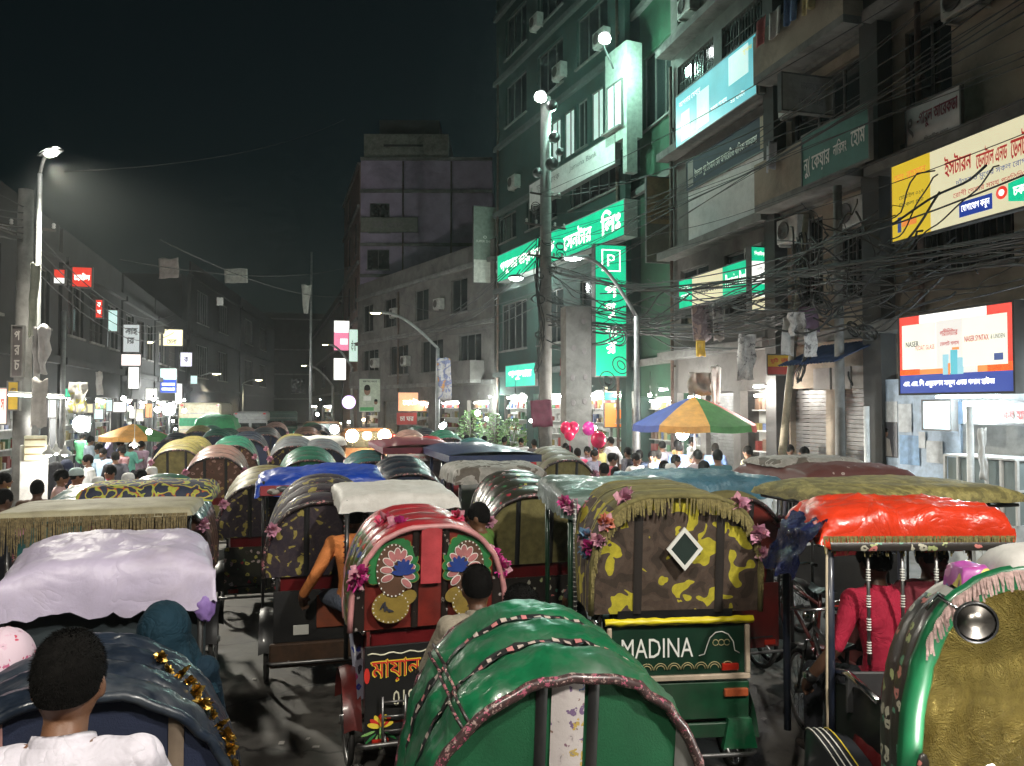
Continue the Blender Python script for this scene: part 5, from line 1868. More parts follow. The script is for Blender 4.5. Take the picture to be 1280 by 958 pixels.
# bank building
sign(FR5, 'long backlit green fascia with white lettering sloping across the bank', 622, 781, 321, 353, E_green, [('পপুলার ডায়াগনস্টিক', .03, .2, .5, .62, E_letter, .03), ('সেন্টার', .60, .2, .2, .62, E_letter, .03), ('লিঃ', .86, .2, .12, .72, E_letter, .04)], .5, .3, case=mat('sign_side_grey', (.3, .32, .3), .5))
FP3 = Face((9.75, 25.2), (10.85, 25.2))
LT = MB()
sg = sign(FP3, 'tall backlit green sign with logo square and stacked white letters', 745, 783, 306, 470, E_green, [('প', .3, .60, .42, .10, E_letter, .04), ('পু', .28, .44, .42, .12, E_letter, .04), ('লা', .3, .30, .42, .09, E_letter, .04), ('র', .32, .17, .36, .09, E_letter, .04), ('P', .38, .84, .26, .09, E_letter, .0)], .3, 0,
     extra=lambda root, fo, W, H, d: [MB().b2(W * .2, W * .82, H * .96, H * .968, d + .002, d + .006).b2(W * .2, W * .82, H * .80, H * .808, d + .002, d + .006).b2(W * .2, W * .24, H * .808, H * .96, d + .002, d + .006).b2(W * .78, W * .82, H * .808, H * .96, d + .002, d + .006).build('logo_frame', E_letter, fo)])
sign(FR5, 'pale bank name board under the lit upper windows', 662, 770, 232, 262, U_white, [('Jamuna Bank', .52, .55, .3, .25, U_greyt, .01), ('যমুনা ব্যাংক', .1, .5, .3, .3, U_greyt, .01)], .2, .5)
b = MB()
s0 = FR5.pix(758, 508, .7)[0]; s1 = FR5.pix(785, 508, .7)[0]
z0, z1 = FR5.pix(783, 170, .7)[1], FR5.pix(783, 50, .7)[1]
b.b2(s0, s1, z0, z1, .1, .7); b.b2(s1 - .25, s1, z0 - 1.2, z0, .3, .7)
fo = b.build('window_bay', mat('pale_cladding', (.33, .37, .33), .5), mw=FR5.M, label='pale clad bay catching the lamp light on the bank corner', cat='building bay')
window(fo, s0 + .2, s0 + 1.2, z0 + .4, z1 - 1.2, 2, M_bluewin).location = (0, 0, .87)
FP4 = Face((8.1, 38.2), (9.3, 38.2))
sign(FP4, 'tall grey banner with lamplit pale lower end beside the green fascia', 592, 620, 258, 353, mat('banner_grey_green', (.20, .25, .21), .6), [('O', .42, .58, .16, .04, M_wtext), ('SUPER SHOP', .1, .53, .8, .03, M_wtext, .01)], .15, 0, panels=[(0, 1, 0, .3, mat('banner_lamplit', (.6, .6, .55), .6))])  # pale lower panel paints the lamp light falling on the banner
FP5 = Face((9.9, 23.0), (11.0, 23.0))
sign(FP5, 'tan unlit board beside the white board', 810, 857, 221, 327, U_tan, [('ক্যাফে', .55, .6, .35, .06, M_btext), ('চা ও নাস্তা', .1, .5, .5, .05, M_btext)], .1, 0, panels=[(0, 1, 0, .45, mat('olive_board', (.09, .09, .06), .7))])
# shop boards at pavement level
FG5 = Face((8.9, 37.0), (10.6, 25.2))
sign(FG5, 'green lit shop board under the hanging cables', 632, 669, 458, 484, E_teal, [('পপুলার', .1, .3, .8, .45, E_letter, .05)], .12, .2)
FG6 = Face((6.6, 44), (8.8, 44))
sign(FG6, 'bright teal shop board with white lettering and pale footer', 566, 630, 462, 502, E_teal, [('পপুলার', .05, .5, .42, .36, E_letter, .06), ('ফার্মা', .55, .5, .38, .36, E_letter, .06)], .12, 0, panels=[(.04, .96, .04, .2, E_cyanp)])
FG7 = Face((8.2, 27), (10.9, 27))
sign(FG7, 'orange shop board with pale header behind the striped parasol', 756, 812, 504, 534, E_orange, [('ফার্মেসী', .3, .2, .45, .2, E_cream)], .1, 0, panels=[(.2, .8, .82, .97, E_cream)])
sign(FG7, 'green and white striped shop board above the orange one', 756, 800, 484, 500, E_green, [('ঔষধ ঘর', .3, .1, .4, .4, E_letter)], .1, 0, panels=[(0, .7, .6, 1, E_cream)])
sign(FG7, 'green and white shop board at the edge of the parasol', 818, 843, 476, 506, E_cream, [('ঔষধ', .15, .6, .7, .25, E_green, .03)], .1, 0, panels=[(.35, 1, 0, .5, E_teal)])
FG8 = Face((5.6, 46), (7.0, 46))
sign(FG8, 'glowing orange shop sign beyond the street lamp pole', 498, 533, 491, 514, emi('salmon_glow', (.95, .42, .2), .95, .2), [('হোটেল', .15, .3, .7, .4, E_letter)], .12, 0)
sign(FG8, 'small dark red shop board under the glowing orange sign', 496, 521, 516, 531, U_red, [('চা ঘর', .15, .3, .7, .4, M_wtext)], .1, 0)
FG9 = Face((4.2, 46.5), (5.6, 46.5))


def poster_extra(root, fo, W, H, d):
    p = MB()
    p.ball((W * .38, H * .66, d), (W * .16, H * .16, .01), 14, 8, 0); p.ball((W * .38, H * .72, d + .004), (W * .15, H * .11, .008), 14, 8, 1); p.ball((W * .8, H * .3, d), (W * .09, H * .08, .01), 12, 8, 0)
    p.ball((W * .8, H * .34, d + .004), (W * .085, H * .05, .008), 12, 8, 1); p.b2(W * .04, W * .7, H * .03, H * .14, d + .001, d + .004, 2); p.b2(W * .2, W * .56, H * .34, H * .48, d + .001, d + .004, 3)
    p.build('printed_portrait', [M_skin[1], M_hair, M_gtext, M_wtext], fo)


sign(FG9, 'pale portrait poster on stilts beside the lamp glare', 449, 475, 474, 515, mat('poster_pale', (.45, .5, .4), .6), [('জননেতা', .15, .9, .7, .06, M_btext)], .05, 0, extra=poster_extra, cat='poster')
sign(F7, 'faded name board on the violet-grey block', 450, 521, 272, 290, mat('name_board', (.2, .2, .17), .7), [('সিটি', .2, .25, .2, .5, U_greyt, .03), ('মার্কেট', .45, .25, .3, .5, U_greyt, .03)], .1, .05)
FF = Face((3.2, 62), (4.6, 62))
sign(FF, 'pink and white lit sign far down the street', 417, 436, 401, 438, emi('pink_sign', (.9, .25, .4), .9), (), .2, 0, panels=[(0, 1, .6, 1, E_white), (.4, .9, .2, .4, E_white)])
FF2 = Face((3.2, 58), (4.6, 58))
sign(FF2, 'upright greenish white lit sign beside the pink sign', 436, 448, 412, 452, emi('pale_mint', (.6, .8, .7), .8), [('বই ঘর', .2, .3, .5, .4, E_dtxt)], .15, 0)
sign(FF2, 'plain white lightbox under the pink sign', 417, 432, 448, 475, E_white, (), .15, 0)
b = MB(); b.lathe([(0, 0), (.38, 0), (.42, .05), (.38, .1), (0, .1)], 24, 0, Matrix.Translation(at(436, 503, 50)) @ Matrix.Rotation(PI / 2, 4, 'X'))
b.build('round_sign', emi('violet_glow', (.75, .55, 1.0), 1.6), label='round violet-white glowing sign under the white lightbox', cat='sign')

# left side: small lit boxes along the row
def lsign(px0, px1, yt, yb, bg, label, texts=(), panels=(), X=-6.6, cat='sign'):
    q = ray((px0 + px1) / 2, 508); Y = X / (q.x / q.y)
    f = Face((X, Y), (X + 1, Y))
    return sign(f, label, px0, px1, yt, yb, bg, texts, .15, 0, panels=panels, cat=cat)


lsign(65, 78, 337, 354, E_red, 'small half red half white lit sign left of the lamp pole', panels=[(0, 1, 0, .4, E_white)])
lsign(88, 112, 334, 358, E_red, 'red lit sign with white letters on the left rooftops', [('হোটেল', .08, .3, .84, .42, E_letter, .05)])
lsign(118, 126, 375, 397, E_red, 'narrow upright red lit sign on the left row', [('ক', .2, .6, .6, .25, E_letter), ('খ', .2, .2, .6, .25, E_letter)])
lsign(134, 145, 388, 414, E_cyanp, 'blank bluish white lightbox above the left shops')
lsign(153, 173, 406, 440, emi('dim_white', (.8, .85, .85), .5), 'white upright sign of dark letters beside a street lamp', [('নাহ', .1, .62, .8, .28, E_dtxt, .06), ('ার', .2, .3, .5, .25, E_dtxt, .06)])
lsign(151, 175, 443, 457, emi('rosy_white', (1, .88, .84), 1.1), 'broad rosy white lightbox on the left row')
lsign(160, 173, 459, 486, E_white, 'tall plain white lightbox under the rosy one')
lsign(203, 227, 412, 432, emi('warm_hoarding', (1, .9, .6), 1.0), 'warm white hoarding tilted above the far left roofs', [('মেলা', .2, .1, .5, .3, E_dtxt)])
lsign(225, 239, 441, 458, emi('mauve_white', (.85, .82, 1), .9), 'small bluish sign under the warm hoarding', [('ক', .3, .3, .4, .4, E_dtxt)])
lsign(200, 220, 461, 491, E_blue, 'blue and white lit sign above the bright floodlight', panels=[(0, 1, .55, 1, E_cyanp), (.1, .9, .1, .2, E_white), (.1, .9, .3, .4, E_white)])
lsign(219, 227, 480, 505, E_white, 'slim white lightbox beside the blue and white sign')
lsign(133, 140, 500, 514, E_cyanp, 'tiny cyan lit sign low on the left row')
lsign(142, 157, 503, 515, E_white, 'low white shop sign beside the tiny cyan one')
lsign(162, 168, 512, 523, E_white, 'first of two slim white signs above the far parasol')
lsign(171, 179, 512, 526, E_cream, 'second, wider of two slim signs above the far parasol')
lsign(10, 22, 478, 512, U_yell, 'orange-yellow upright board on the left poles', [('পান', .2, .5, .6, .3, M_btext)], X=-5.9)
lsign(-6, 8, 486, 530, emi('pinkish_shopfront', (1, .6, .5), .9), 'pinkish lit shopfront board at the left frame edge', [('স', .5, .4, .3, .3, E_rtxt)], X=-6.3)
lsign(14, 26, 408, 470, mat('dark_sign', (.05, .04, .04), .6), 'dark upright sign with pale stacked letters at the left edge', [('প', .2, .72, .6, .2, U_grey, .03), ('র', .2, .42, .6, .2, U_grey, .03), ('চ', .2, .12, .6, .2, U_grey, .03)], X=-6.0)

# ------------------------------------------------------------------ lamps
def add_light(parent, loc, power, col=(1, .93, .82), radius=.12, spot=None, tilt=None):
    ld = bpy.data.lights.new('lamp_light', 'SPOT' if spot else 'POINT')
    ld.energy = power
    ld.color = col
    ld.shadow_soft_size = radius
    if spot:
        ld.spot_size = rad(spot); ld.spot_blend = .6
    o = bpy.data.objects.new('lamp_light', ld)
    COL.objects.link(o)
    o.parent = parent
    o.location = loc
    if tilt is not None: o.rotation_euler = Vector(tilt).to_track_quat('-Z', 'Y').to_euler()
    return o


add_light(GOLD_LAMP, (.30, .42, 1.26), 34, (1, .97, .9), .03)
E_lamp = emi('lamp_lens', (1, .97, .88), 60)
E_lampc = emi('lamp_lens_cool', (.92, 1, .97), 60)
E_dimlamp = emi('lamp_lens_far', (1, .86, .5), 14)
M_galv = mat('galvanised_pole', (.30, .31, .31), .5, .6, var=.2, dirt=.4)
M_cpole = mat('concrete_pole', (.20, .195, .185), .85, var=.25, vs=2, bump=.3, bs=30, dirt=.5)


def street_lamp(label, base, tip, lit=0.0, col=(1, .95, .86), rise=.35, spot=165, lens=None, r=.06, group=None, head=1.0, tilt=None):
    bx, by = base; tx, ty, tz = tip
    root = empty('street_lamp', (bx, by, .15 if abs(bx) > 5.3 else 0), 0, label, 'street lamp', group)
    d = Vector((tx - bx, ty - by, 0)); z0 = root.location.z
    ztop = tz - rise - z0
    p = MB(); p.tube([(0, 0, 0), (0, 0, ztop * .5), (0, 0, ztop)], [r * 1.25, r * 1.1, r * .8], 12); p.lathe([(.14, 0), (.14, .25), (.09, .3)], 12)
    p.build('pole', M_galv, root)
    a = MB()
    a.tube([(d.x * t, d.y * t, ztop + (tz - z0 - ztop) * math.sin(t * PI / 2)) for t in [i / 10 for i in range(11)]], r * .62, 8)
    a.build('arm', M_galv, root)
    dn = d.normalized() if d.length > .01 else Vector((1, 0, 0))
    ang = math.atan2(dn.y, dn.x)
    mx = Matrix.Translation((d.x, d.y, tz - z0)) @ Matrix.Rotation(ang, 4, 'Z')
    h = MB()
    h.grid(lambda u, v: (-.12 + .62 * u, (v - .5) * .26 * (1 - .35 * abs(2 * u - 1) ** 2), .07 * math.sin(v * PI) * (1 - .5 * u)), 12, 8, 0, True, mx=mx @ Matrix.Scale(head, 4))
    h.box((.2, 0, -.005), (.6, .2, .02), 0, mx=mx @ Matrix.Scale(head, 4))
    ho = h.build('lamp_head', M_galv, root)
    g = MB(); g.ball((.25, 0, -.02), (.2, .09, .045), 14, 8, 0, mx @ Matrix.Scale(head, 4))
    g.build('lens', lens or (E_lamp if lit else M_white), ho)
    if lit:
        lo = (mx @ Matrix.Scale(head, 4)) @ Vector((.25, 0, -.12))
        add_light(ho, lo, lit, col, .3, spot, tilt)
    return root


p = at(45, 508, 17.5); t = at(70, 195, 17.5)
street_lamp('lit street lamp on a tall pole at the left', (p.x, p.y), (t.x - .2, t.y, t.z), 6500, (1, .95, .82), spot=110, tilt=(.5, -.25, -1), head=1.3)
pb = at(796, 508, 19.0); pt = at(717, 322, 19.0)
street_lamp('street lamp with bent arm in front of the green fascia', (pb.x, pb.y), (pt.x + .25, pt.y, pt.z), 700, (.92, 1, .95), rise=1.4, lens=E_lampc, r=.07)
pb = at(547, 508, 36); pt = at(478, 391, 36)
street_lamp('dim swan-neck street lamp before the old low building', (pb.x, pb.y), (pt.x, pt.y, pt.z), 260, (1, .95, .9), rise=1.6, r=.1, head=1.2, lens=E_dimlamp)
pb = at(416, 508, 62); pt = at(384, 457, 62)
street_lamp('small lit lamp arm left of the white lightbox far off', (pb.x, pb.y), (pt.x, pt.y, pt.z), 60, rise=1.6, r=.12, lens=E_dimlamp)
pb = at(440, 508, 56); pt = at(411, 431, 56)
street_lamp('far lit lamp arm beside the pink sign', (pb.x, pb.y), (pt.x, pt.y, pt.z), 60, rise=1.6, r=.12, lens=E_dimlamp)
for i, (px, py, d, lb) in enumerate(((264, 467, 60, 'far yellow street lamp above the cream bus'), (318, 475, 72, 'far yellow street lamp right of the cream bus'), (173, 427, 40, 'yellow street lamp among the left lightboxes'))):
    t = at(px, py, d)
    street_lamp(lb, (t.x - 1.0, t.y), (t.x, t.y, t.z), 1400 if i < 2 else 200, (1, .85, .55), r=.07, spot=120, lens=E_dimlamp, head=1.5)
# the same row of street lamps goes on behind the camera
street_lamp('street lamp on the left kerb behind the viewer', (-5.6, -2.4), (-2.7, -2.2, 8.6), 2100, (1, .94, .82), spot=105, tilt=(.25, .7, -1))
street_lamp('street lamp on the right kerb behind the viewer', (8.0, -2.5), (5.2, -2.3, 8.6), 3600, (1, .95, .86), spot=122, tilt=(-.35, .7, -1))


def pole(label, base, top, r0=.18, r1=.13, m=None, name='utility_pole', cross=()):
    root = empty(name, (base[0], base[1], base[2]), 0, label, 'utility pole')
    v = Vector(top) - Vector(base)
    b = MB(); b.tube([(0, 0, 0), v * .5, v], [r0, (r0 + r1) / 2, r1], 12)
    po = b.build('shaft', m or M_cpole, root)
    for (z, w, ang) in cross:
        c = MB(); k = v * (z / v.z)
        dx, dy = math.cos(ang) * w / 2, math.sin(ang) * w / 2
        c.tube([k + Vector((-dx, -dy, 0)), k + Vector((dx, dy, 0))], .035, 6)
        co_ = c.build('crossarm', M_grill, root)
        for s_ in (-1, -.5, .5, 1):
            i = MB(); i.lathe([(.02, 0), (.045, .03), (.03, .06), (.045, .09), (.02, .13)], 8, 0, Matrix.Translation(k + Vector((dx * s_ * .92, dy * s_ * .92, .03))))
            i.build('insulator', M_white, co_)
    return root


PA = at(682, 508, 26); PA_t = at(682, 122, 26)
pa = pole('thick concrete pole with two bright floodlights before the bank', (PA.x, PA.y, .15), (PA_t.x, PA_t.y, PA_t.z), .22, .17, None, cross=((8.4, 1.6, .3), (7.4, 1.4, .3), (9.4, 1.2, .3)))
for (px, py, d, pw, lb) in ((675, 120, 25.5, 420, 'bright white floodlight on the thick concrete pole'), (755, 47, 25.0, 380, 'bright white floodlight held out above the bank board')):
    t = at(px, py, d)
    ro = empty('floodlight', t, 0, lb, 'floodlight')
    b = MB(); b.lathe([(.05, -.16), (.16, -.08), (.2, .06), (.19, .08)], 16, 0, Matrix.Rotation(PI / 2 + .5, 4, 'X'), cap=False); b.tube([(0, .1, .05), (0, .3, .1), Vector((PA.x, PA.y, t.z - .3)) - t if px < 700 else Vector((.8, 1.2, -.4))], .03, 6)
    ho = b.build('housing', M_black, ro)
    b = MB(); b.ball((0, -.05, -.06), (.2, .12, .17), 14, 10); b.build('lens', E_lampc, ho)
    add_light(ho, (.7, .5, -.45), pw, (.55, 1, .82), .2)
t = at(645, 348, 33)
ro = empty('sign_lamp', t, 0, 'small white lamp shining under the green fascia', 'lamp')
b = MB(); b.ball((0, 0, .05), (.34, .34, .1), 14, 8); b.tube([(0, 0, .1), (.4, .8, .5)], .03, 6); ho = b.build('housing', M_black, ro)
b = MB(); b.ball((0, 0, 0), (.3, .3, .1), 14, 8); b.build('lens', emi('sign_lamp_lens', (.9, 1, .95), 12), ho)
add_light(ho, (0, 0, -.2), 350, (.88, 1, .93), .15)

PB = at(720, 508, 23)
b = MB(); b.b2(-.38, .38, -.25, .25, 0, 5.4)
po = b.build('poster_column', M_cpole, loc=(PB.x, PB.y, .15), label='square concrete column plastered with portrait posters', cat='column')
rr = random.Random(8)
for k in range(11):
    z, x = .7 + (k // 2) * .78 + rr.uniform(-.1, .1), (-.18 if k % 2 else .17) + rr.uniform(-.03, .03)
    b = MB(); y0 = -.252 - .003 * (k % 3) - .003
    b.b2(x - .16, x + .16, z, z + .6, y0 - .004, y0, 0); b.ball((x, y0 - .004, z + .4), (.07, .004, .09), 10, 6, 1); b.b2(x - .12, x + .12, z + .05, z + .1, y0 - .007, y0 - .004, 2); b.b2(x - .1, x + .08, z + .14, z + .18, y0 - .007, y0 - .004, 2)
    b.build('poster', [M_paper, U_greyt, M_btext], po)
PL = at(968, 590, 17); PLt = at(1008, 268, 17)
pole('leaning bamboo pole rising past the shop wires', (PL.x, PL.y, .15), (PLt.x, PLt.y, PLt.z), .09, .06, mat('bamboo', (.26, .22, .15), .7, var=.3, dirt=.4))
PD = at(1050, 508, 15.5)
pole('dark pole wound with cables beside the shuttered shops', (PD.x, PD.y, .15), (PD.x, PD.y, 7.0), .1, .08, M_cpole, cross=((5.0, 1.2, 1.2),))
PE = at(28, 508, 18)
pole('stout concrete pole hung with boards at the left edge', (PE.x, PE.y, .15), (PE.x, PE.y, 7.6), .2, .16, M_cpole, cross=((6.6, 1.2, 0.3),))
PG = at(78, 508, 21)
pole('slim pole right of the left street lamp', (PG.x, PG.y, .15), (PG.x, PG.y, 5.2), .07, .06, M_galv)
PH = at(388, 508, 48)
pole('tall thin mast far down the street', (PH.x, PH.y, 0), (PH.x, PH.y, 12), .09, .06, M_galv)
PI_ = (8.4, 4.6, .15)
pole('concrete pole on the right pavement just outside the frame', PI_, (8.4, 4.6, 9.0), .18, .14, None, cross=((8.2, 1.6, .0), (7.2, 1.6, 0), (6.2, 1.4, 0)))

# ------------------------------------------------------------------ overhead cables
M_cable = mat('black_cable', (.012, .012, .012), .6, var=.3)
rr = random.Random(31)


def cable(p, q, sag, r=.012, label='', group='', n=14, wob=0.0):
    n = n + 12 if wob else n
    wob *= .55
    p, q = Vector(p), Vector(q)
    b = MB()
    sd_ = rr.uniform(0, 50)
    pts = []
    for i in range(n + 1):
        t = i / n
        w = p.lerp(q, t)
        w.z -= sag * 4 * t * (1 - t)
        if wob and 0 < i < n:
            w += Vector((noise.noise(Vector((t * 5, sd_, 0))), noise.noise(Vector((t * 5, sd_, 4))), noise.noise(Vector((t * 5, sd_, 9))))) * wob
        pts.append(w)
    b.tube(pts, r, 5, smooth=True)
    return b.build('overhead_cable', M_cable, label=label, cat='cable', group=group)


A = lambda z: Vector((PA.x + rr.uniform(-.3, .3), PA.y + rr.uniform(-.3, .3), z))
Ip = lambda z: Vector((8.4 + rr.uniform(-.6, .6), 4.6, z))
for k in range(16):
    cable(A(rr.uniform(6.4, 9.6)), Ip(rr.uniform(5.4, 8.6)), rr.uniform(.2, 1.1), rr.choice((.007, .009, .013)), 'long black cable sweeping from the thick pole across the billboards', 'cables along the right-hand row', 18, .1)
for k in range(22):
    a = Vector((rr.uniform(8.6, 10.2), rr.uniform(20, 24), rr.uniform(4.4, 6.6))); c = Vector((rr.uniform(9.2, 10.3), rr.uniform(11, 14), rr.uniform(4.2, 6.2)))
    cable(a, c, rr.uniform(.2, .9), rr.choice((.008, .012, .018)), 'sagging black cable in the tangle over the shopfronts', 'tangled cables over the shopfronts', 16, .35)
for k in range(26):
    a = Vector((PD.x + rr.uniform(-1.6, .3), PD.y + rr.uniform(-1.5, 2.5), rr.uniform(4.0, 6.4))); c = Vector((rr.uniform(9.2, 10.4), rr.uniform(8.5, 13), rr.uniform(4.4, 6.4)))
    cable(a, c, rr.uniform(.1, .8), rr.choice((.008, .013, .02)), 'thick dark cable bunched round the wound pole', 'cables round the wound pole', 14, .4)
for k in range(12):
    cable(A(rr.uniform(4.6, 7.5)), Vector((rr.uniform(8.2, 9.4), rr.uniform(17, 21), rr.uniform(4.2, 6.2))), rr.uniform(.2, .9), rr.choice((.01, .016, .022)), 'cable looping from the thick pole towards the bent lamp', 'cables between the thick pole and bent lamp', 14, .25)
for k in range(8):
    cable(A(rr.uniform(6, 8.5)), Vector((rr.uniform(4.5, 6.5), rr.uniform(44, 52), rr.uniform(6, 9))), rr.uniform(.4, 1.5), .016, 'cable running from the thick pole down the street', 'cables running down the street', 16, .1)
for k in range(7):
    cable(Vector((PE.x, PE.y, rr.uniform(6, 7.2))), Vector((-6.4, rr.uniform(2, 12), rr.uniform(6, 8))), .4, .014, 'cable fanning off the left pole to the frame edge', 'cables at the left edge', 12, .05)
for k in range(4):
    cable(Vector((PE.x, PE.y, 6.9 - .3 * k)), Vector((-5.8, 42, 7.2 - .3 * k)), 1.0, .014, 'cable running along the left row of shops', 'cables along the left row', 16, .05)
for (px1, py1, px2, py2) in ((80, 215, 430, 150), (150, 325, 450, 330), (200, 300, 440, 370)):
    cable(at(px1, py1, 19), at(px2, py2, 40), .5, .012, 'thin wire crossing the dark sky over the road', 'wires over the road', 14)
# thick bundles of many strands
for k, (pts, lb) in enumerate((([(PA.x, PA.y - .3, 6.2), (8.7, 20, 5.1), (9.3, 16.5, 5.0), (10.0, 14.3, 5.2)], 'thick cable bundle from the thick pole to the wound pole'), ([(PA.x, PA.y - .3, 7.2), (8.8, 19, 5.8), (9.5, 14, 5.4), (8.5, 4.8, 4.6)], 'thick cable bundle passing under the bank sign'), ([(10.0, 14.3, 5.4), (9.6, 11.5, 4.9), (9.3, 8.5, 4.7), (8.5, 4.8, 4.3)], 'thick cable bundle sagging over the kiosk lightbox'), ([(9.9, 14.6, 4.7), (9.2, 17, 4.5), (8.6, 20.5, 4.8), (PA.x, PA.y - .3, 5.4)], 'lowest cable bundle over the shopfronts'), ([(PA.x - .2, PA.y, 8.2), (PA.x - .35, PA.y - .2, 6.6), (PA.x - .2, PA.y - .25, 5.0), (PA.x - .4, PA.y - .2, 3.8)], 'cable bundle hanging down the thick pole'), ([(10.1, 14.4, 6.3), (9.95, 14.2, 5.2), (10.1, 14.1, 4.2), (9.9, 14.3, 3.2)], 'cable bundle hanging down the wound pole'))):
    P4 = [Vector(q) for q in pts]; b = MB()
    for j in range(8):
        o_ = Vector((rr.gauss(0, .07), rr.gauss(0, .07), rr.gauss(0, .08)))
        path = []
        for i in range(31):
            t_ = i / 30 * 3; q = min(2, int(t_)); f = t_ - q
            p0, p1, p2, p3 = P4[max(0, q - 1)], P4[q], P4[q + 1], P4[min(3, q + 2)]
            w = .5 * ((2 * p1) + (p2 - p0) * f + (2 * p0 - 5 * p1 + 4 * p2 - p3) * f * f + (3 * p1 - p0 - 3 * p2 + p3) * f ** 3)
            path.append(w + o_ + Vector((noise.noise(Vector((t_ * 2, j, 0))), noise.noise(Vector((t_ * 2, j, 5))), noise.noise(Vector((t_ * 2, j, 9))))) * .12)
        b.tube(path, rr.choice((.010, .014, .019)), 5)
    b.build('cable_bundle', M_cable, label=lb, cat='cable bundle')
# coils and drop loops
for k in range(16):
    where = rr.choice((0, 0, 1, 2, 2))
    if where == 0: c = Vector((PA.x + rr.uniform(-.5, .5), PA.y - .3 + rr.uniform(-.2, .2), rr.uniform(4.0, 9.2))); lb = ('coil of slack cable hung on the thick concrete pole', 'cable coils on the thick pole')
    elif where == 1: c = Vector((pb.x, pb.y, 0)) * 0 + at(775 + rr.uniform(-30, 25), 440 + rr.uniform(-25, 40), 20); lb = ('coil of slack cable hung beside the bent street lamp', 'cable coils by the bent lamp')
    else: c = at(rr.uniform(1000, 1100), rr.uniform(350, 480), 15 + rr.uniform(-1, 1)); lb = ('coil of slack cable in the dark tangle by the wound pole', 'cable coils by the wound pole')
    b = MB()
    for j in range(rr.randint(2, 4)):
        R0 = rr.uniform(.1, .22); e = rr.uniform(.6, 1.3); tw = rr.uniform(-.8, .8)
        pts = [(math.cos(a) * R0, math.sin(a + tw) * .1 + .03 * j, math.sin(a) * R0 * e) for a in [i * 2 * PI / 16 for i in range(16)]]
        b.tube(pts, .014, 5, closed=True)
    b.build('cable_coil', M_cable, loc=c, label=lb[0], cat='cable coil', group=lb[1])

# junction boxes and discs up the thick pole
for (px, py, r_) in ((690, 132, .17), (693, 172, .17), (690, 205, .2), (672, 216, .15), (700, 190, .12)):
    b = MB(); b.lathe([(0, -.12), (r_, -.1), (r_ * 1.05, .05), (r_ * .8, .12), (0, .13)], 16, 0, Matrix.Rotation(PI / 2, 4, 'X'))
    b.build('junction_box', M_black, loc=at(px, py, 25.6), label='round black junction box clamped to the thick concrete pole', cat='junction box', group='junction boxes on the thick pole')

# ------------------------------------------------------------------ papers and cloths hung on wires
def hanging(px0, px1, yt, yb, d, m, label, seed, name='hanging_poster', cat='poster', fold=.05, group=None, taper=0.0):
    c = at((px0 + px1) / 2, (yt + yb) / 2, d)
    w, h = (px1 - px0) / FPX * d, (yb - yt) / FPX * d
    b = MB()
    b.grid(lambda u, v: ((u - .5) * w * (1 - taper * v) + .1 * w * noise.noise(Vector((v * 2.5, seed, 1))) * v, fold * noise.noise(Vector((u * 3, v * 3, seed))) + .01, h * (.5 - v) + .08 * h * noise.noise(Vector((u * 2.4, seed, v * 2)))), 10, 10)
    o = b.build(name, m, loc=c, label=label, cat=cat, group=group)
    o.rotation_euler = (0, rr.uniform(-.08, .08), -YAW * .6)
    o.modifiers.new('thick', 'SOLIDIFY').thickness = .006
    return o


M_p1 = blotch('printed_grey_paper', [(0, (.5, .48, .46)), (.5, (.42, .4, .39)), (.6, (.16, .15, .15))], 9, .8, .5, 2)
M_p2 = mat('plain_grey_paper', (.42, .41, .39), .8, dirt=.4)
hanging(199, 223, 323, 348, 30, mat('pinkish_cloth', (.34, .29, .28), .8), 'pinkish square banner hanging in the dark sky', 1, 'hanging_banner', 'banner')
hanging(281, 309, 336, 354, 34, M_p2, 'greyish oblong banner hanging over the road', 2, 'hanging_banner', 'banner')
hanging(376, 389, 356, 392, 36, M_p2, 'narrow pale pennant dangling left of the violet-grey block', 3, 'hanging_banner', 'banner', taper=.6)
hanging(158, 170, 359, 369, 38, M_p2, 'tiny grey banner on the wires above the left row', 4, 'hanging_banner', 'banner')
hanging(271, 279, 372, 382, 44, M_p2, 'tiny tan banner high over the road', 5, 'hanging_banner', 'banner')
hanging(865, 888, 382, 426, 18.5, blotch('portrait_print', [(0, (.3, .26, .28)), (.45, (.2, .16, .18)), (.58, (.4, .3, .27))], 5, .8, .3, 2), 'dim portrait print hung beside the bank sign', 6)
hanging(891, 905, 380, 426, 18.4, M_p1, 'narrow printed strip right of the dim portrait', 7)
hanging(870, 882, 426, 446, 18.4, U_yell, 'small yellow paper under the dim portrait', 8)
hanging(922, 944, 418, 475, 17.5, M_p1, 'long crumpled poster bundle hung on the wires', 9, fold=.15)
hanging(977, 994, 398, 444, 15.5, M_p2, 'plain white sheet pinned to the tangled wires', 10)
hanging(986, 1008, 390, 420, 15.3, M_p1, 'printed sheet folded over the tangled wires', 11, fold=.12)
hanging(1005, 1022, 412, 446, 15.2, M_p1, 'bright printed sheet lowest in the tangle', 12)
hanging(1000, 1024, 384, 416, 15.6, mat('plum_cloth', (.12, .07, .11), .8), 'plum rag caught in the cable tangle', 13, 'hanging_rag', 'rag', fold=.15)
hanging(888, 902, 458, 505, 18.8, M_p2, 'pale torn sheet drooping over the parasol', 14, taper=.3)
hanging(860, 890, 466, 494, 18.9, mat('tan_cloth', (.25, .22, .19), .8), 'tan awning cloth above the parasol', 15, 'awning_cloth', 'cloth', fold=.2)
hanging(36, 48, 330, 420, 16, mat('pale_green_cloth', (.4, .42, .34), .8), 'long pale ragged banner tied to the left lamp pole', 16, 'hanging_banner', 'banner', taper=.3)
hanging(40, 62, 408, 468, 15.5, mat('dusty_white_cloth', (.45, .43, .42), .8), 'torn white cloth slung below the ragged banner', 17, 'hanging_rag', 'rag', fold=.2, taper=.3)
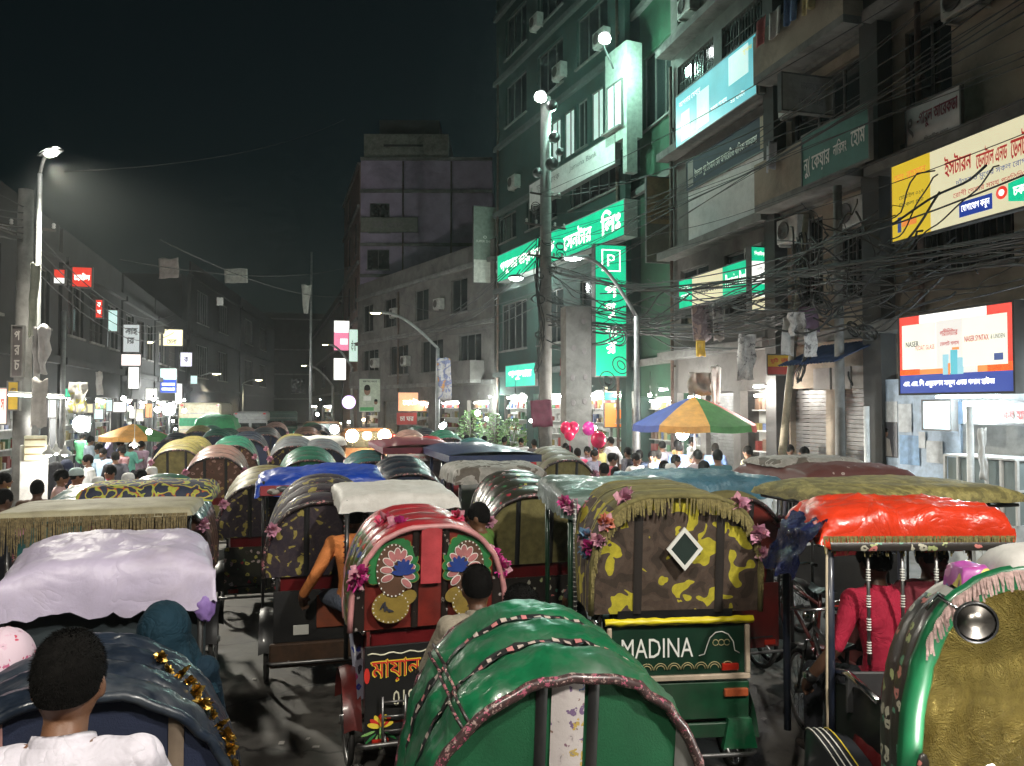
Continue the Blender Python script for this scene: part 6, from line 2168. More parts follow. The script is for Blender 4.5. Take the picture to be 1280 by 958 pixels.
hanging(39, 58, 474, 534, 16.5, mat('warm_grey_cloth', (.30, .28, .26), .8), 'grey tarpaulin sheet on the left stall posts', 18, 'hanging_rag', 'cloth')
hanging(86, 108, 478, 517, 19, blotch('pale_yellow_bag', [(0, (.5, .48, .45)), (.55, (.55, .5, .12)), (.62, (.45, .4, .38))], 3, .7), 'white and yellow sack hung beside the left stalls', 19, 'hanging_sack', 'sack', fold=.2)
hanging(120, 128, 465, 494, 24, M_p2, 'narrow white banner among the left signs', 20, 'hanging_banner', 'banner')
hanging(547, 564, 448, 500, 34, blotch('blue_orange_print', [(0, (.5, .48, .5)), (.48, (.2, .22, .4)), (.6, (.6, .3, .1))], 3, .7), 'blue and orange printed banner on the lamp pole', 21, 'hanging_banner', 'banner')
hanging(700, 712, 448, 470, 24, mat('dull_red_paper', (.25, .05, .05), .7), 'dull red paper pasted up under the cables', 22)
hanging(664, 690, 500, 534, 24.5, mat('maroon_cloth', (.13, .025, .05), .7), 'maroon cloth tied round the thick pole', 23, 'hanging_cloth', 'cloth', fold=.08)

# ------------------------------------------------------------------ pavement stalls and shopfronts
def tube_lamp(label, a, b_, power, col=(.85, 1, .95), grp=None, spot=None):
    a, b_ = Vector(a), Vector(b_)
    ro = empty('tube_lamp', (a + b_) / 2, 0, label, 'tube lamp', grp)
    h = (b_ - a) / 2
    m = MB(); m.tube([-h + Vector((0, 0, .045)), h + Vector((0, 0, .045))], .03, 6); ho = m.build('fitting', M_white, ro)
    m = MB(); m.tube([-h, h], .02, 8); m.build('tube', emi('tube_glow', (.85, 1, .95), 16), ho)
    add_light(ho, (0, 0, -.1), power, col, .15, spot)
    return ro


tube_lamp('white tube lamp under the kiosk lightbox', (9.9, 10.6, 2.85), (9.9, 9.4, 2.85), 170, (.78, .92, 1))
tube_lamp('white tube lamp over the pale fascia', (10.0, 8.9, 3.05), (10.0, 7.6, 3.05), 90, (.78, .92, 1))
FS = Face((10.75, 14.5), (10.75, 5))
# kiosk interior: pale blue papered wall with notices and a screen
s0, s1 = FS.pix(1086, 508)[0], FS.pix(1200, 508)[0]
b = MB(); b.b2(s0, s1, .15, 3.2, -.06, 0)
wk = b.build('notice_wall', mat('pale_blue_wall', (.42, .52, .64), .6, dirt=.3), mw=FS.M, label='pale blue kiosk wall pasted with notices and a portrait', cat='wall panel')
rr2 = random.Random(3)
for k, (px0, px1, y0, y1, mi) in enumerate(((1091, 1122, 502, 528, 0), (1092, 1122, 528, 570, 1), (1124, 1140, 505, 540, 0), (1126, 1150, 545, 580, 2), (1196, 1214, 502, 530, 2), (1150, 1158, 540, 560, 0), (1160, 1180, 552, 578, 0))):
    a = FS.pix(px0, y1); c = FS.pix(px1, y0)
    b = MB(); z0 = .004 + .004 * k
    b.b2(a[0], c[0], a[1], c[1], z0, z0 + .004, 0)
    if mi == 1:
        w_, h_ = c[0] - a[0], c[1] - a[1]
        b.ball((a[0] + w_ * .5, a[1] + h_ * .68, z0 + .004), (w_ * .14, h_ * .13, .006), 12, 8, 1)
        b.ball((a[0] + w_ * .5, a[1] + h_ * .76, z0 + .006), (w_ * .14, h_ * .08, .006), 12, 8, 2)
        b.prism([(a[0] + w_ * .2, a[1] + h_ * .03), (a[0] + w_ * .8, a[1] + h_ * .03), (a[0] + w_ * .7, a[1] + h_ * .5), (a[0] + w_ * .5, a[1] + h_ * .58), (a[0] + w_ * .3, a[1] + h_ * .5)], z0 + .004, z0 + .008, 3)
    b.build('notice', [[mat('notice_pale', (.55, .58, .6), .6, var=.2, vs=9), M_btext, mat('notice_blue', (.2, .35, .55), .6, var=.3, vs=7)][mi], M_skin[1], M_hair, U_grey], wk)
sign(FS, 'small glowing screen hung in front of the blue kiosk wall', 1154, 1188, 502, 536, emi('screen_glow', (.75, .92, 1), 1.3, .35, 3), (), .12, .5, cat='screen')
# glass counter and white door of the shop at the edge
b = MB()
s0, s1 = FS.pix(1236, 508)[0], FS.pix(1330, 508)[0]
b.b2(s0, s1, .15, 1.0, .2, .9)
ck = b.build('glass_counter', mat('white_counter', (.5, .52, .52), .4), mw=FS.M, label='white shop counter with glass case at the right edge', cat='counter')
b = MB(); b.b2(s0 + .04, s1 - .04, 1.003, 1.9, .25, .85); b.build('case', glass('case_glass', (.25, .3, .3), .06), ck)
for k in range(6):
    b = MB(); x = s0 + (s1 - s0) * k / 5; b.b2(x - .02, x + .02, 1.003, 1.92, .85, .89); b.build('case_frame', M_white, ck)
for k in range(2):
    b = MB(); b.b2(s0, s1, 1.92 - k * .45, 1.95 - k * .45, .2, .9); b.build('case_shelf', M_white, ck)
b = MB(); b.b2(FS.pix(1200, 508)[0], FS.pix(1330, 508)[0], .15, 3.3, -.1, -.04)
b.build('shop_back_wall', mat('pale_shop_wall', (.40, .42, .42), .7, dirt=.3), mw=FS.M, label='pale inner wall behind the glass counter', cat='wall panel')
for (px, m, lb) in ((1228, M_white, 'white flag-like cloth hanging at the counter post'),):
    hanging(1224, 1234, 535, 600, 11.5, m, lb, 44, 'hanging_cloth', 'cloth', fold=.1)
# posts under the row
for (px, d, lb) in ((1083, 14.6, 'thin pale post left of the blue kiosk wall'), (1212, 11.8, 'white conduit post between kiosk and counter')):
    p = at(px, 508, d)
    b = MB(); b.tube([(0, 0, .15), (0, 0, 2.7)], .05, 10); b.lathe([(.08, .15), (.08, .2), (.05, .22)], 10)
    b.build('post', M_white, loc=(p.x, p.y, 0), label=lb, cat='post')
# blue corrugated awning over the shuttered shops
a0, a1 = FR.pix(985, 508, .9)[0], FR.pix(1058, 508, .9)[0]
b = MB()
b.grid(lambda u, v: (a0 + (a1 - a0) * u, 4.0 - .45 * v + .02 * math.sin(u * 120), .05 + 1.1 * v), 90, 3, 0, False)
b.build('awning', mat('blue_awning', (.02, .05, .14), .5, dirt=.4), mw=FR.M, label='dark blue corrugated awning over the shuttered shops', cat='awning')
for k in range(3):
    sA = a0 + (a1 - a0) * (k / 3 + .02); sB = a0 + (a1 - a0) * ((k + 1) / 3 - .02)
    b = MB(); b.b2(sA, sB, 3.05, 3.5, .25, .3); b.build('fascia_board', U_grey, mw=FR.M, label='blank grey fascia board, %s under the blue awning' % ('leftmost', 'middle', 'rightmost')[k], cat='board')
# lit shop interiors along the bank and the old row
for (px, d, w_, col, lb) in ((610, 38, 300, (.9, 1, .95), 'shop tube lamp behind the teal shop board'), (650, 31, 260, (1, .95, .9), 'shop tube lamp beside the thick pole'), (745, 25.5, 260, (1, .95, .85), 'shop tube lamp under the tall green sign'), (825, 22, 200, (1, 1, .95), 'shop tube lamp behind the parasol'), (945, 18.5, 120, (1, .96, .88), 'shop tube lamp left of the red sign'), (520, 47, 300, (1, .75, .5), 'warm shop tube lamp near the orange sign')):
    p = at(px, 508, d)
    tube_lamp(lb, (p.x + .1, p.y - .25, 3.15), (p.x + .1, p.y + .25, 3.15), w_ * 1.3, col)
for (px, d, pw, lb) in ((100, 24, 700, 'tube lamp in the white glare of the left stalls'), (70, 18, 260, 'tube lamp over the left pedestrians'), (150, 34, 1100, 'tube lamp above the far left stall'), (25, 15.0, 120, 'tube lamp in the leftmost shop')):
    p = at(px, 508, d)
    tube_lamp(lb, (p.x, p.y - .6, 2.9), (p.x, p.y + .6, 2.9), pw, (1, .98, .92), spot=140)
# tall white floodlit panel and crate board on the left pavement
p = at(52, 508, 13.5)
b = MB(); b.box((0, 0, .95), (.42, .06, 1.9), 0, bev=.02)
o = b.build('standing_panel', mat('bright_white_panel', (.75, .75, .73), .5), loc=(p.x - .1, p.y, .15), label='tall white panel standing on the left pavement', cat='panel')
b = MB(); b.box((0, -.06, 1.85), (.34, .06, .42), 0, bev=.02)
for z in (1.75, 1.87, 1.99): b.box((0, -.095, z), (.3, .012, .02), 1)
b.build('crate_board', [mat('cream_plastic', (.6, .58, .42), .5), U_tan], loc=(p.x - .05, p.y - .05, .15), label='cream ribbed crate board fixed on the white panel', cat='board')
for k, (px, py, d) in enumerate(((61, 566, 13), (70, 564, 13.2), (81, 566, 13.1), (168, 556, 17))):
    c = at(px, py, d)
    ro = empty('hanging_lamp', c, 0, ('white shaded stall lamp, %s above the pink-clad pedestrians' % ('leftmost', 'second', 'third')[k]) if k < 3 else 'white shaded lamp right of the dark heads', 'lamp', 'hanging stall lamps')
    b = MB(); b.lathe([(.02, .12), (.03, .06), (.10, .0), (.11, -.03)], 16, 0, cap=False); b.tube([(0, 0, .12), (0, 0, .9)], .006, 5); ho = b.build('shade', M_white, ro)
    b = MB(); b.ball((0, 0, -.02), .045, 10, 8); b.build('bulb', E_lamp, ho)
    add_light(ho, (0, 0, -.1), 14, (1, .96, .88), .05)
# bright floodlights low over the road
for (px, py, d, pw, r_, lb, col) in ((211, 512, 40, 300, .3, 'dazzling white floodlight left of the cream bus', (1, 1, .97)), (102, 530, 26, 200, .26, 'dazzling white stall floodlight on the left', (1, 1, .97))):
    c = at(px, py, d)
    ro = empty('floodlight', c, 0, lb, 'floodlight')
    b = MB(); b.box((0, .1, 0), (r_ * 2.2, .12, r_ * 2.2), 0, bev=.03); b.tube([(0, .15, -.1), (0, .15, -c.z)], .04, 8); ho = b.build('housing', M_black, ro)
    b = MB(); b.ball((0, 0, 0), (r_, .06, r_), 16, 10); b.build('lens', E_lampc, ho)
    add_light(ho, (0, -.3, 0), pw, col, .2)
    if d > 30: add_light(ho, (1.2, 1.5, .6), 900, col, .2)  # extra light with no fitting, added to brighten the cream bus

# parasols
def parasol(label, px, py_top, d, R0, cols, hgt, ribs=8):
    c = at(px, py_top, d)
    root = empty('parasol', (c.x, c.y, .15), 0, label, 'parasol')
    zt = c.z - .15
    b = MB(); b.tube([(0, 0, 0), (0, 0, zt + .08)], .025, 8); b.lathe([(.22, 0), (.22, .08), (.05, .12)], 16)
    b.build('pole', M_steel, root)
    n = len(cols)
    for k in range(n):
        a0, a1 = 2 * PI * k / n - .26, 2 * PI * (k + 1) / n - .26
        g = MB()

        def fn(u, v, a0=a0, a1=a1):
            a = a0 + (a1 - a0) * u
            rr_ = R0 * v * (1 - .06 * math.sin(u * PI) * v)
            return (math.cos(a) * rr_, math.sin(a) * rr_, zt - hgt * (v ** 1.25) - .03 * math.sin(u * PI) * v)
        g.grid(fn, 8, 8, 0, True)
        g.grid(lambda u, v, fn=fn: (lambda e: (e[0] * (1 + .02 * v), e[1] * (1 + .02 * v), e[2] - .14 * v))(fn(u, 1)), 8, 2, 0, True)
        g.build('panel', cols[k], root)
        r_ = MB(); r_.tube([(math.cos(a0) * .05, math.sin(a0) * .05, zt - .02), (math.cos(a0) * R0, math.sin(a0) * R0, zt - hgt - .02)], .012, 5)
        r_.build('rib', M_steel, root)
    return root


K = [mat('parasol_blue', (.03, .06, .26), .7), mat('parasol_orange', (.62, .30, .06), .7), mat('parasol_green', (.08, .24, .07), .7), mat('parasol_white', (.6, .6, .55), .7), mat('parasol_red', (.48, .05, .04), .7)]
parasol('large striped vendor parasol in blue, orange, green and red', 868, 496, 18, 1.38, [K[4], K[1], K[2], K[0], K[0], K[1], K[2], K[4]], .62)
parasol('smaller striped parasol over a stall on the far left', 168, 530, 24, 1.0, [K[4], K[2], K[4], K[1], K[0], K[1], K[1], K[2]], .35)
c = at(853, 543, 17.2)
ro = empty('vendor_lamp', c, 0, 'dazzling bare bulb under the striped parasol', 'lamp')
b = MB(); b.ball((0, 0, 0), .13, 16, 12); bo_ = b.build('bulb', emi('vendor_bulb', (1, .98, .92), 45), ro)
b = MB(); b.tube([(0, 0, .12), (0, 0, .2), (.1, .6, .5)], .02, 6); b.build('holder', M_black, ro)
add_light(ro, (0, 0, -.25), 420, (1, .96, .88), .12)
# vendor cart
p = at(850, 508, 17.6)
ro = empty('vendor_cart', (p.x, p.y, .15), 0, 'pale vendor cart under the striped parasol', 'cart')
b = MB(); b.box((0, 0, .8), (1.5, .8, .1), 0, bev=.02); b.box((0, 0, .55), (1.4, .7, .4), 0, bev=.02); b.build('tray', M_white, ro)
for sx in (-1, 1):
    wheel(ro, (sx * .6, 0, .3), .3)
for k in range(9):
    b = MB(); b.ball((-.6 + .15 * k, -.15 + .1 * (k % 3), .92), (.09, .09, .07), 8, 6); b.build('produce', (deco[0], M_ytext, M_gtext)[k % 3], ro)
# balloons
for k, (px, py, d, lb) in enumerate(((712, 538, 18, 'red heart-shaped balloon cluster by the poster column'), (748, 550, 16.5, 'single pink-red round balloon beside the man in white'), (736, 536, 20, 'magenta balloon behind the poster column'))):
    c = at(px, py, d)
    b = MB()
    if k == 0:
        for s_ in (-1, 1): b.ball((s_ * .09, 0, .05), (.13, .1, .15), 14, 10)
        b.ball((0, 0, -.08), (.13, .1, .16), 14, 10)
    else: b.ball((0, 0, 0), (.16, .16, .18), 16, 12)
    b.tube([(0, 0, -.17), (.02, 0, -.7), (0, .02, -1.1)], .004, 4)
    b.build('balloon', mat('red_balloon', (.65, .02, .10), .2, coat=.6) if k < 2 else mat('magenta_balloon', (.5, .03, .25), .25), loc=c, label=lb, cat='balloon')
# potted plants by the old row
def plant(px, py, d, h_, label, seed):
    c = at(px, py, d)
    root = empty('potted_plant', (c.x, c.y, .15), 0, label, 'plant')
    b = MB(); b.lathe([(.16, 0), (.24, .4), (.26, .42), (.22, .42)], 14); b.build('pot', mat('clay_pot', (.3, .12, .06), .8), root)
    r_ = random.Random(seed); b = MB()
    for k in range(420):
        a, z, q = r_.uniform(0, 6.28), r_.uniform(.4, h_), r_.random() ** .6
        R0 = .65 * math.sin((z - .4) / (h_ - .4) * 2.6 + .3) * q
        p0 = Vector((math.cos(a) * R0, math.sin(a) * R0, z)); dr_ = Vector((math.cos(a) + r_.uniform(-.6, .6), math.sin(a) + r_.uniform(-.6, .6), r_.uniform(-.3, .9))).normalized()
        sdv = dr_.orthogonal().normalized() * .045; L_ = r_.uniform(.1, .2)
        b.add([p0, p0 + dr_ * L_ * .5 + sdv, p0 + dr_ * L_, p0 + dr_ * L_ * .5 - sdv], [[0, 1, 2, 3]])
    b.build('foliage', mat('leaf', (.07, .16, .03), .5, var=.4, vs=8), root)
    s_ = MB()
    for k in range(4): s_.tube([(0, 0, .3), (.12 * math.cos(k * 1.6), .12 * math.sin(k * 1.6), h_ * .55), (.3 * math.cos(k * 1.6 + .3), .3 * math.sin(k * 1.6 + .3), h_ * .9)], .015, 5)
    s_.build('stem', M_wood, root)


plant(588, 508, 38, 2.3, 'leafy green potted plant left of the red doorway', 1)
plant(618, 508, 37, 2.2, 'leafy green potted plant right of the blue door', 2)
plant(640, 508, 35, 2.0, 'potted plant nearest the thick pole', 3)

# bare bulbs and small lit boxes of the stalls, dense low down on both sides
rr = random.Random(77)
E_bulbs = [emi('stall_bulb_white', (1, .99, .95), 30), emi('stall_bulb_warm', (1, .75, .45), 25), emi('stall_bulb_cool', (.8, .95, 1), 25)]
for k in range(46):
    if k < 24: px, py, d = rr.uniform(45, 235), rr.uniform(495, 548), rr.uniform(20, 46); lb = ('small bare bulb glowing among the left stalls', 'stall bulbs on the left')
    elif k < 36: px, py, d = rr.uniform(380, 520), rr.uniform(480, 535), rr.uniform(42, 70); lb = ('small bare bulb glowing far down the street', 'far street bulbs')
    else: px, py, d = rr.uniform(540, 860), rr.uniform(490, 545), rr.uniform(22, 30); lb = ('small bare bulb glowing under the shop boards', 'shop bulbs on the right')
    c = at(px, py, d)
    r_ = rr.uniform(.05, .11)
    b = MB(); b.ball((0, 0, 0), r_, 10, 8, 0); b.tube([(0, 0, r_ * .8), (0, 0, r_ + .08)], .03, 6, 1); b.tube([(0, 0, r_), (.02, 0, r_ + .6)], .006, 4, 1)
    b.build('bare_bulb', [E_bulbs[rr.choice((0, 0, 0, 1, 2))], M_black], loc=c, label=lb[0], cat='light bulb', group=lb[1])
for k, (px0, px1, y0, y1, m, lb) in enumerate(((238, 246, 470, 480, E_cyanp, 'faint cyan sign far left of the cream bus'), (182, 196, 486, 500, E_white, 'plain white lightbox right of the far parasol'), (104, 116, 505, 516, E_cream, 'cream lit box above the white glare'), (118, 129, 512, 524, E_cyanp, 'bluish lit box above the left crowd'),
                                    (60, 70, 500, 522, emi('dim_white', (.8, .85, .85), .5), 'dim lit box behind the lamp pole'), (182, 190, 505, 522, emi('salmon_glow', (.95, .42, .2), .95, .2), 'salmon lit box near the far parasol'), (80, 88, 486, 496, E_green, 'green lit box behind the hung sack'))):
    lsign(px0, px1, y0, y1, m, lb, X=-6.4)

# air conditioners, drain pipes and washing on the facades
M_ac = mat('ac_casing', (.42, .41, .38), .6, var=.1, dirt=.6)
acm = None
rr = random.Random(12)


def ac_unit(face, s_, z, label, grp):
    global acm
    if acm is None:
        a = MB(); a.box((0, .28, .17), (.8, .55, .32), 0, bev=.02); a.b2(-.35, -.3, -.05, 0, .01, .3); a.b2(.3, .35, -.05, 0, .01, .3)
        f = MB(); f.lathe([(.0, .0), (.2, .0), (.21, .02), (.19, .025), (.17, .008), (0, .008)], 18, 0, Matrix.Translation((-.12, .28, .331)))
        for k in range(7): f.b2(-.3, .06, .12 + k * .05, .127 + k * .05, .345, .352)
        acm = (a.mesh('ac_unit', [M_ac]), f.mesh('fan_grille', [M_grill]))
    o = link('ac_unit', acm[0], None, label=label, cat='air conditioner', group=grp)
    o.matrix_world = face.M @ Matrix.Translation((s_, z, .02))
    link('fan_grille', acm[1], o)


for s_, z in ((6.9, 6.3), (3.4, 14.2), (6.2, 14.1)): ac_unit(FR, s_, z - .25, 'dusty air conditioner box on the grey commercial block', 'air conditioners on the grey block')
for s_, z in ((8.3, 7.0), (10.4, 6.9), (8.4, 9.9)): ac_unit(FR, s_, z - .6, 'dusty air conditioner box between the cream balconies', 'air conditioners on the cream balconies')
for s_, z in ((13.2, 9.6), (15.0, 9.5), (12.4, 12.4), (14.2, 6.6)): ac_unit(FR, s_, z - .3, 'air conditioner box on the block behind the yellow billboard', 'air conditioners by the billboard')
for s_, z in ((1.2, 9.0), (4.4, 8.9), (7.2, 15.9), (2.6, 12.6), (5.0, 18.9), (9.4, 19.0), (10.6, 15.8)): ac_unit(FR5, s_, z, 'air conditioner box on the dark bank facade', 'air conditioners on the bank')
for s_, z in ((3.5, 5.2), (8.2, 5.1), (12.5, 8.0), (6.5, 8.1)): ac_unit(FR6, s_, z, 'air conditioner box on the weathered low building', 'air conditioners on the low building')
for face, s_, z1, lb in ((FR, 2.05, 13, 'rusty drain pipe at the far edge of the grey block'), (FR, 7.2, 13, 'rusty drain pipe at the near edge of the grey block'), (FR, 12.0, 12, 'drain pipe beside the billboard pillar'), (FR5, .4, 20, 'drain pipe on the far edge of the bank'), (FR5, 11.5, 20, 'drain pipe on the near edge of the bank'), (FR6, 6.9, 9.6, 'drain pipe on the low building'), (F7, 3.0, 20, 'drain pipe down the violet-grey flank'), (F7, 6.4, 20, 'second drain pipe down the violet-grey flank')):
    b = MB(); b.tube([(s_, .3, .09), (s_, z1, .09)], .055, 8); 
    z = 1.5
    while z < z1: b.box((s_, z, .06), (.16, .05, .1)); z += 2.4
    b.build('drain_pipe', mat('rusty_pipe', (.10, .06, .045), .8, var=.4, dirt=.5), mw=face.M, label=lb, cat='pipe')
for k, (s_, z, c) in enumerate(((8.2, 11.9, (.4, .12, .12)), (8.75, 11.85, (.45, .44, .42)), (9.3, 11.9, (.1, .16, .3)), (9.9, 11.85, (.42, .36, .18)), (8.5, 8.95, (.3, .3, .32)), (9.6, 15.1, (.35, .1, .16)))):
    b = MB(); b.grid(lambda u, v: ((u - .5) * .42 * (1 - .1 * v), -.62 * v - .03 * math.sin(u * 9), .04 * math.sin(u * 8 + k) + .03 * v), 10, 8)
    o = b.build('laundry_cloth', cloth(c), mw=FR.M @ Matrix.Translation((s_, z - .4, .86)), label='%s washing hung on the cream balconies' % ('dull red', 'grey-white', 'dark blue', 'mustard', 'pale grey', 'wine red')[k], cat='laundry')
    o.modifiers.new('thick', 'SOLIDIFY').thickness = .006

# ------------------------------------------------------------------ more rickshaws: a plain one, then copies with their own covers
def plain_rickshaw(low=False):
    r = empty('cycle_rickshaw', (0, 0, 0))
    h = Hood(w=.56, zb=1.1, ztr=1.80, ztf=1.97, yr=-.5, yf=.5, nb=4, n=2.4, bulge=.03)
    add_hood(r, h, M_teal, M_camo2, M_trimA, M_floralA, M_trimA, [(-.2, -.15, 1.1, 0, M_black, .004), (.15, .2, 1.1, 0, M_black, .004)], flowers=[(.2, 0, M_pinkpet, 1.4), (.8, 0, M_pinkpet, 1.4)])
    add_chassis(r, paint=M_black, board=M_floralA)
    return r


PROTO = plain_rickshaw()


def plain(px, d, label, cover, side, panel, board=None, rz=0.0, group='rickshaws in the jam', sz=1.0, puller=None, X=None, Y=None, canopy=None):
    r = copy_tree(PROTO)
    if X is None: X, Y = xy(px, d)
    off = Matrix.Rotation(rz, 3, 'Z') @ Vector((0, .5, 0))
    r.location = (X + off.x, Y + off.y, 0)
    r.rotation_euler = (0, 0, rz)
    r.scale = (1, 1, sz)
    tag(r, label, 'rickshaw', group)
    for o in walk(r):
        nm = o.name.split('.')[0]
        if nm == 'hood': setmat(o, 0, cover); setmat(o, 1, side)
        elif nm == 'rear_panel': setmat(o, 0, panel)
        elif nm == 'rear_board' and board is not None: setmat(o, 0, board)
    if canopy is not None:
        cm, seed = canopy
        add_canopy(r, 1.4, 1.93, .56, .52, cm, .09, .13, seed, wr=.02)
    if puller is not None:
        sc_, pl = puller
        pr = off.normalized() * 1.08
        person(pl, 'ride', (X + off.x + math.sin(-rz) * 1.05, Y + off.y + math.cos(rz) * 1.05, 0), rz, shirt=sc_, legs=(.06, .05, .07), hair='short', group='rickshaw pullers', voxel=.018, sleeve='half')
    return r


M_brownp = floral('brown_flowered_vinyl', (.12, .06, .04), [(.4, .24, .2), (.2, .1, .07), (.45, .32, .1), (.15, .07, .05)], 12, .4, .36)
M_brownc = mat('brown_pink_vinyl', (.30, .17, .14), .35, var=.3, coat=.3, dirt=.4)
M_dkgreen = mat('dark_green_vinyl', (.015, .12, .07), .35, var=.25, coat=.4, dirt=.3)
M_grey = mat('grey_vinyl', (.09, .10, .11), .4, var=.3, coat=.3, dirt=.4)
M_golden = mat('golden_olive_cover', (.20, .17, .05), .5, var=.4, vs=9, dirt=.3)
M_speck = blotch('speckled_tarp', [(0, (.3, .29, .26)), (.5, (.34, .32, .29)), (.57, (.12, .10, .08))], 5, .7, .6, 2)
M_olivepat = blotch('olive_gold_weave', [(0, (.14, .12, .04)), (.48, (.22, .19, .06)), (.6, (.30, .26, .09))], 14, .7, .4, 2, stretch=(1, .45, 1))
M_tealtarp = crinkle('blue_teal_tarp', (.06, .16, .22), .35, 0.0, 3.0, .5)
M_maroonroll = floral('maroon_print', (.10, .03, .025), [(.4, .34, .3), (.1, .03, .03), (.12, .04, .03)], 9, .6, .2, .1)

plain(405, 7.9, 'rickshaw with dark gold-leaf back and blue tarpaulin over its driver', M_camo2, M_camo2, M_camo2, M_black, X=.28, Y=7.75, canopy=None)
BL = [o for o in COL.objects if o.get('label', '').startswith('rickshaw with dark gold-leaf')][0]
add_canopy(BL, 1.5, 1.90, .70, .62, M_bluetarp, .08, .14, 41, wr=.035, tilt=.03, tiltx=.04)
b = MB(); b.box((-.05, .86, 1.78), (1.2, .03, .11), 0, bev=.01); b.build('name_plate', mat('faded_red_plate', (.3, .04, .05), .5, dirt=.4), BL)
b = MB()
for k in range(12): b.ball((-.5 + .09 * k, .55 + .02 * (k % 3), 1.80 + .025 * (k % 2)), (.07, .05, .035), 8, 6, k % 2)
b.build('bundled_bags', [M_speck, M_grey], BL)
b = MB(); b.box((.12, -.49, .78), (.4, .02, .3), 0, bev=.01); b.build('orange_panel', mat('faded_orange_panel', (.36, .08, .03), .5, dirt=.5), BL)
b = MB(); b.box((-.22, -.49, .62), (.14, .015, .09), 0, bev=.008); b.build('number_plate', M_wtext, BL)
b = MB(); b.box((0, -.5, .40), (1.0, .06, .22), 0, bev=.015); b.build('tail_box', M_wood, BL)

plain(222, 7.9, 'rickshaw with deep green hood top and brown flowered flanks', M_dkgreen, M_brownp, M_brownp, M_black, X=-1.33, Y=8.2, puller=((.1, .12, .2), 'puller riding ahead of the deep green hood'))
plain(140, 10.2, 'rickshaw with low teal ridged hood behind the fringed roof', M_teal, M_teal, M_teal, M_black, X=-2.3, Y=9.5, sz=.9)
plain(332, 10.3, 'rickshaw with yellow flowered sides in the gap beside the blue tarpaulin', M_golden, floral('yellow_flowered', (.14, .12, .03), [(.5, .45, .06), (.3, .28, .08), (.1, .12, .03)], 16, .5, .4), M_camo2, M_floralA, X=-.38, Y=10.6, sz=.95, puller=((.3, .06, .05), 'puller in red ahead of the yellow flowered rickshaw'))
plain(277, 15, 'rickshaw with brown-pink arched hood and pale patterned back', M_brownc, M_brownp, M_brownp, M_golden, X=-1.35, Y=14.8, puller=((.45, .03, .05), 'puller in bright red beside the brown-pink hood'))
plain(250, 17, 'rickshaw with golden olive hood left of the brown-pink one', M_golden, M_golden, M_golden, M_black, X=-2.35, Y=17.6)
plain(517, 10.9, 'rickshaw with navy ridged hood ahead of the white canopy', M_navy, M_navy, M_navy_panel, M_black, X=1.45, Y=10.6, puller=((.05, .04, .04), 'puller silhouetted against the warm headlight glare'))
plain(372, 14, 'rickshaw with dark green hood ahead of the blue tarpaulin', M_dkgreen, M_dkgreen, M_dkgreen, M_black, X=.22, Y=13.7)
plain(0, 0, 'rickshaw with flat pale tarpaulin behind the dark green hood', M_grey, M_grey, M_navy_panel, M_black, X=.55, Y=17.2, canopy=(M_whitetarp, 51))
plain(655, 7.8, 'rickshaw with flowered side folds just ahead of the camouflage one', M_floralA, floral('cream_flowered_folds', (.06, .05, .04), [(.45, .4, .3), (.05, .3, .1), (.5, .45, .08), (.3, .2, .16)], 15, .4, .36), M_olive, M_floralC, X=2.34, Y=7.75, canopy=(M_speck, 61), puller=((.12, .3, .05), 'puller in lime green ahead of the speckled canopy'))
plain(685, 14, 'rickshaw with round olive cap hood near the red balloons', mat('olive_cap', (.13, .12, .07), .6, dirt=.4), M_olive, M_olive, M_black, X=4.35, Y=12.6)
# wide roofs on the right
r = plain(945, 7.4, 'rickshaw under a shiny blue-teal tarpaulin right of the camouflage one', M_olive, M_olive, M_redpanel, M_darkred, X=4.1, Y=6.9)
add_canopy(r, .35, 1.93, .70, .66, M_tealtarp, .09, .12, 71, wr=.03, tiltx=-.02)
b = MB(); b.tube([(-.35, -.7, .75), (-.35, -.7, 1.15)], .03, 8); b.build('yellow_post', M_yellow, r)
r = empty('battery_rickshaw', (4.85, 5.6, 0), 0, 'battery rickshaw with broad olive-gold woven roof behind the red canopy', 'rickshaw')
add_chassis(r, paint=M_darkred, wheelr=.3)
add_canopy(r, .2, 1.99, .86, .62, M_olivepat, .09, .06, 81, wr=.008, pw=.6)
r = empty('battery_rickshaw', (6.35, 8.4, 0), 0, 'battery rickshaw carrying a rolled maroon printed awning on its roof', 'rickshaw')
add_chassis(r, paint=M_black, wheelr=.3)
add_canopy(r, .3, 1.90, .74, .8, M_maroonroll, .13, .1, 91, wr=.02)
b = MB(); puffy(b, -.1, .5, 2.02, .62, .4, .06, .05, 92, 0, 24, 16, .015); b.build('folded_sheet', M_speck, r)
r = empty('battery_rickshaw', (-1.42, 6.95, 0), 0, 'battery rickshaw with rounded roof and long brown fringe behind the lavender-lit canopy', 'rickshaw')
add_chassis(r, paint=M_black, wheelr=.3, front=False)
add_canopy(r, -.1, 1.93, .66, .4, mat('pale_olive_roof', (.34, .31, .2), .6, dirt=.3), .03, .05, 101, wr=.005, fringe=(M_fringe2, .27), pw=.85)
b = MB(); puffy(b, .15, 1.05, 1.96, .55, .38, .07, .1, 103, 0, 26, 16, .02); b.build('camouflage_cloth', blotch('bright_camo_cloth', [(0, (.02, .025, .05)), (.46, (.4, .42, .06)), (.55, (.45, .10, .03)), (.58, (.02, .03, .06))], 9, .7, .8, 1.0), r)

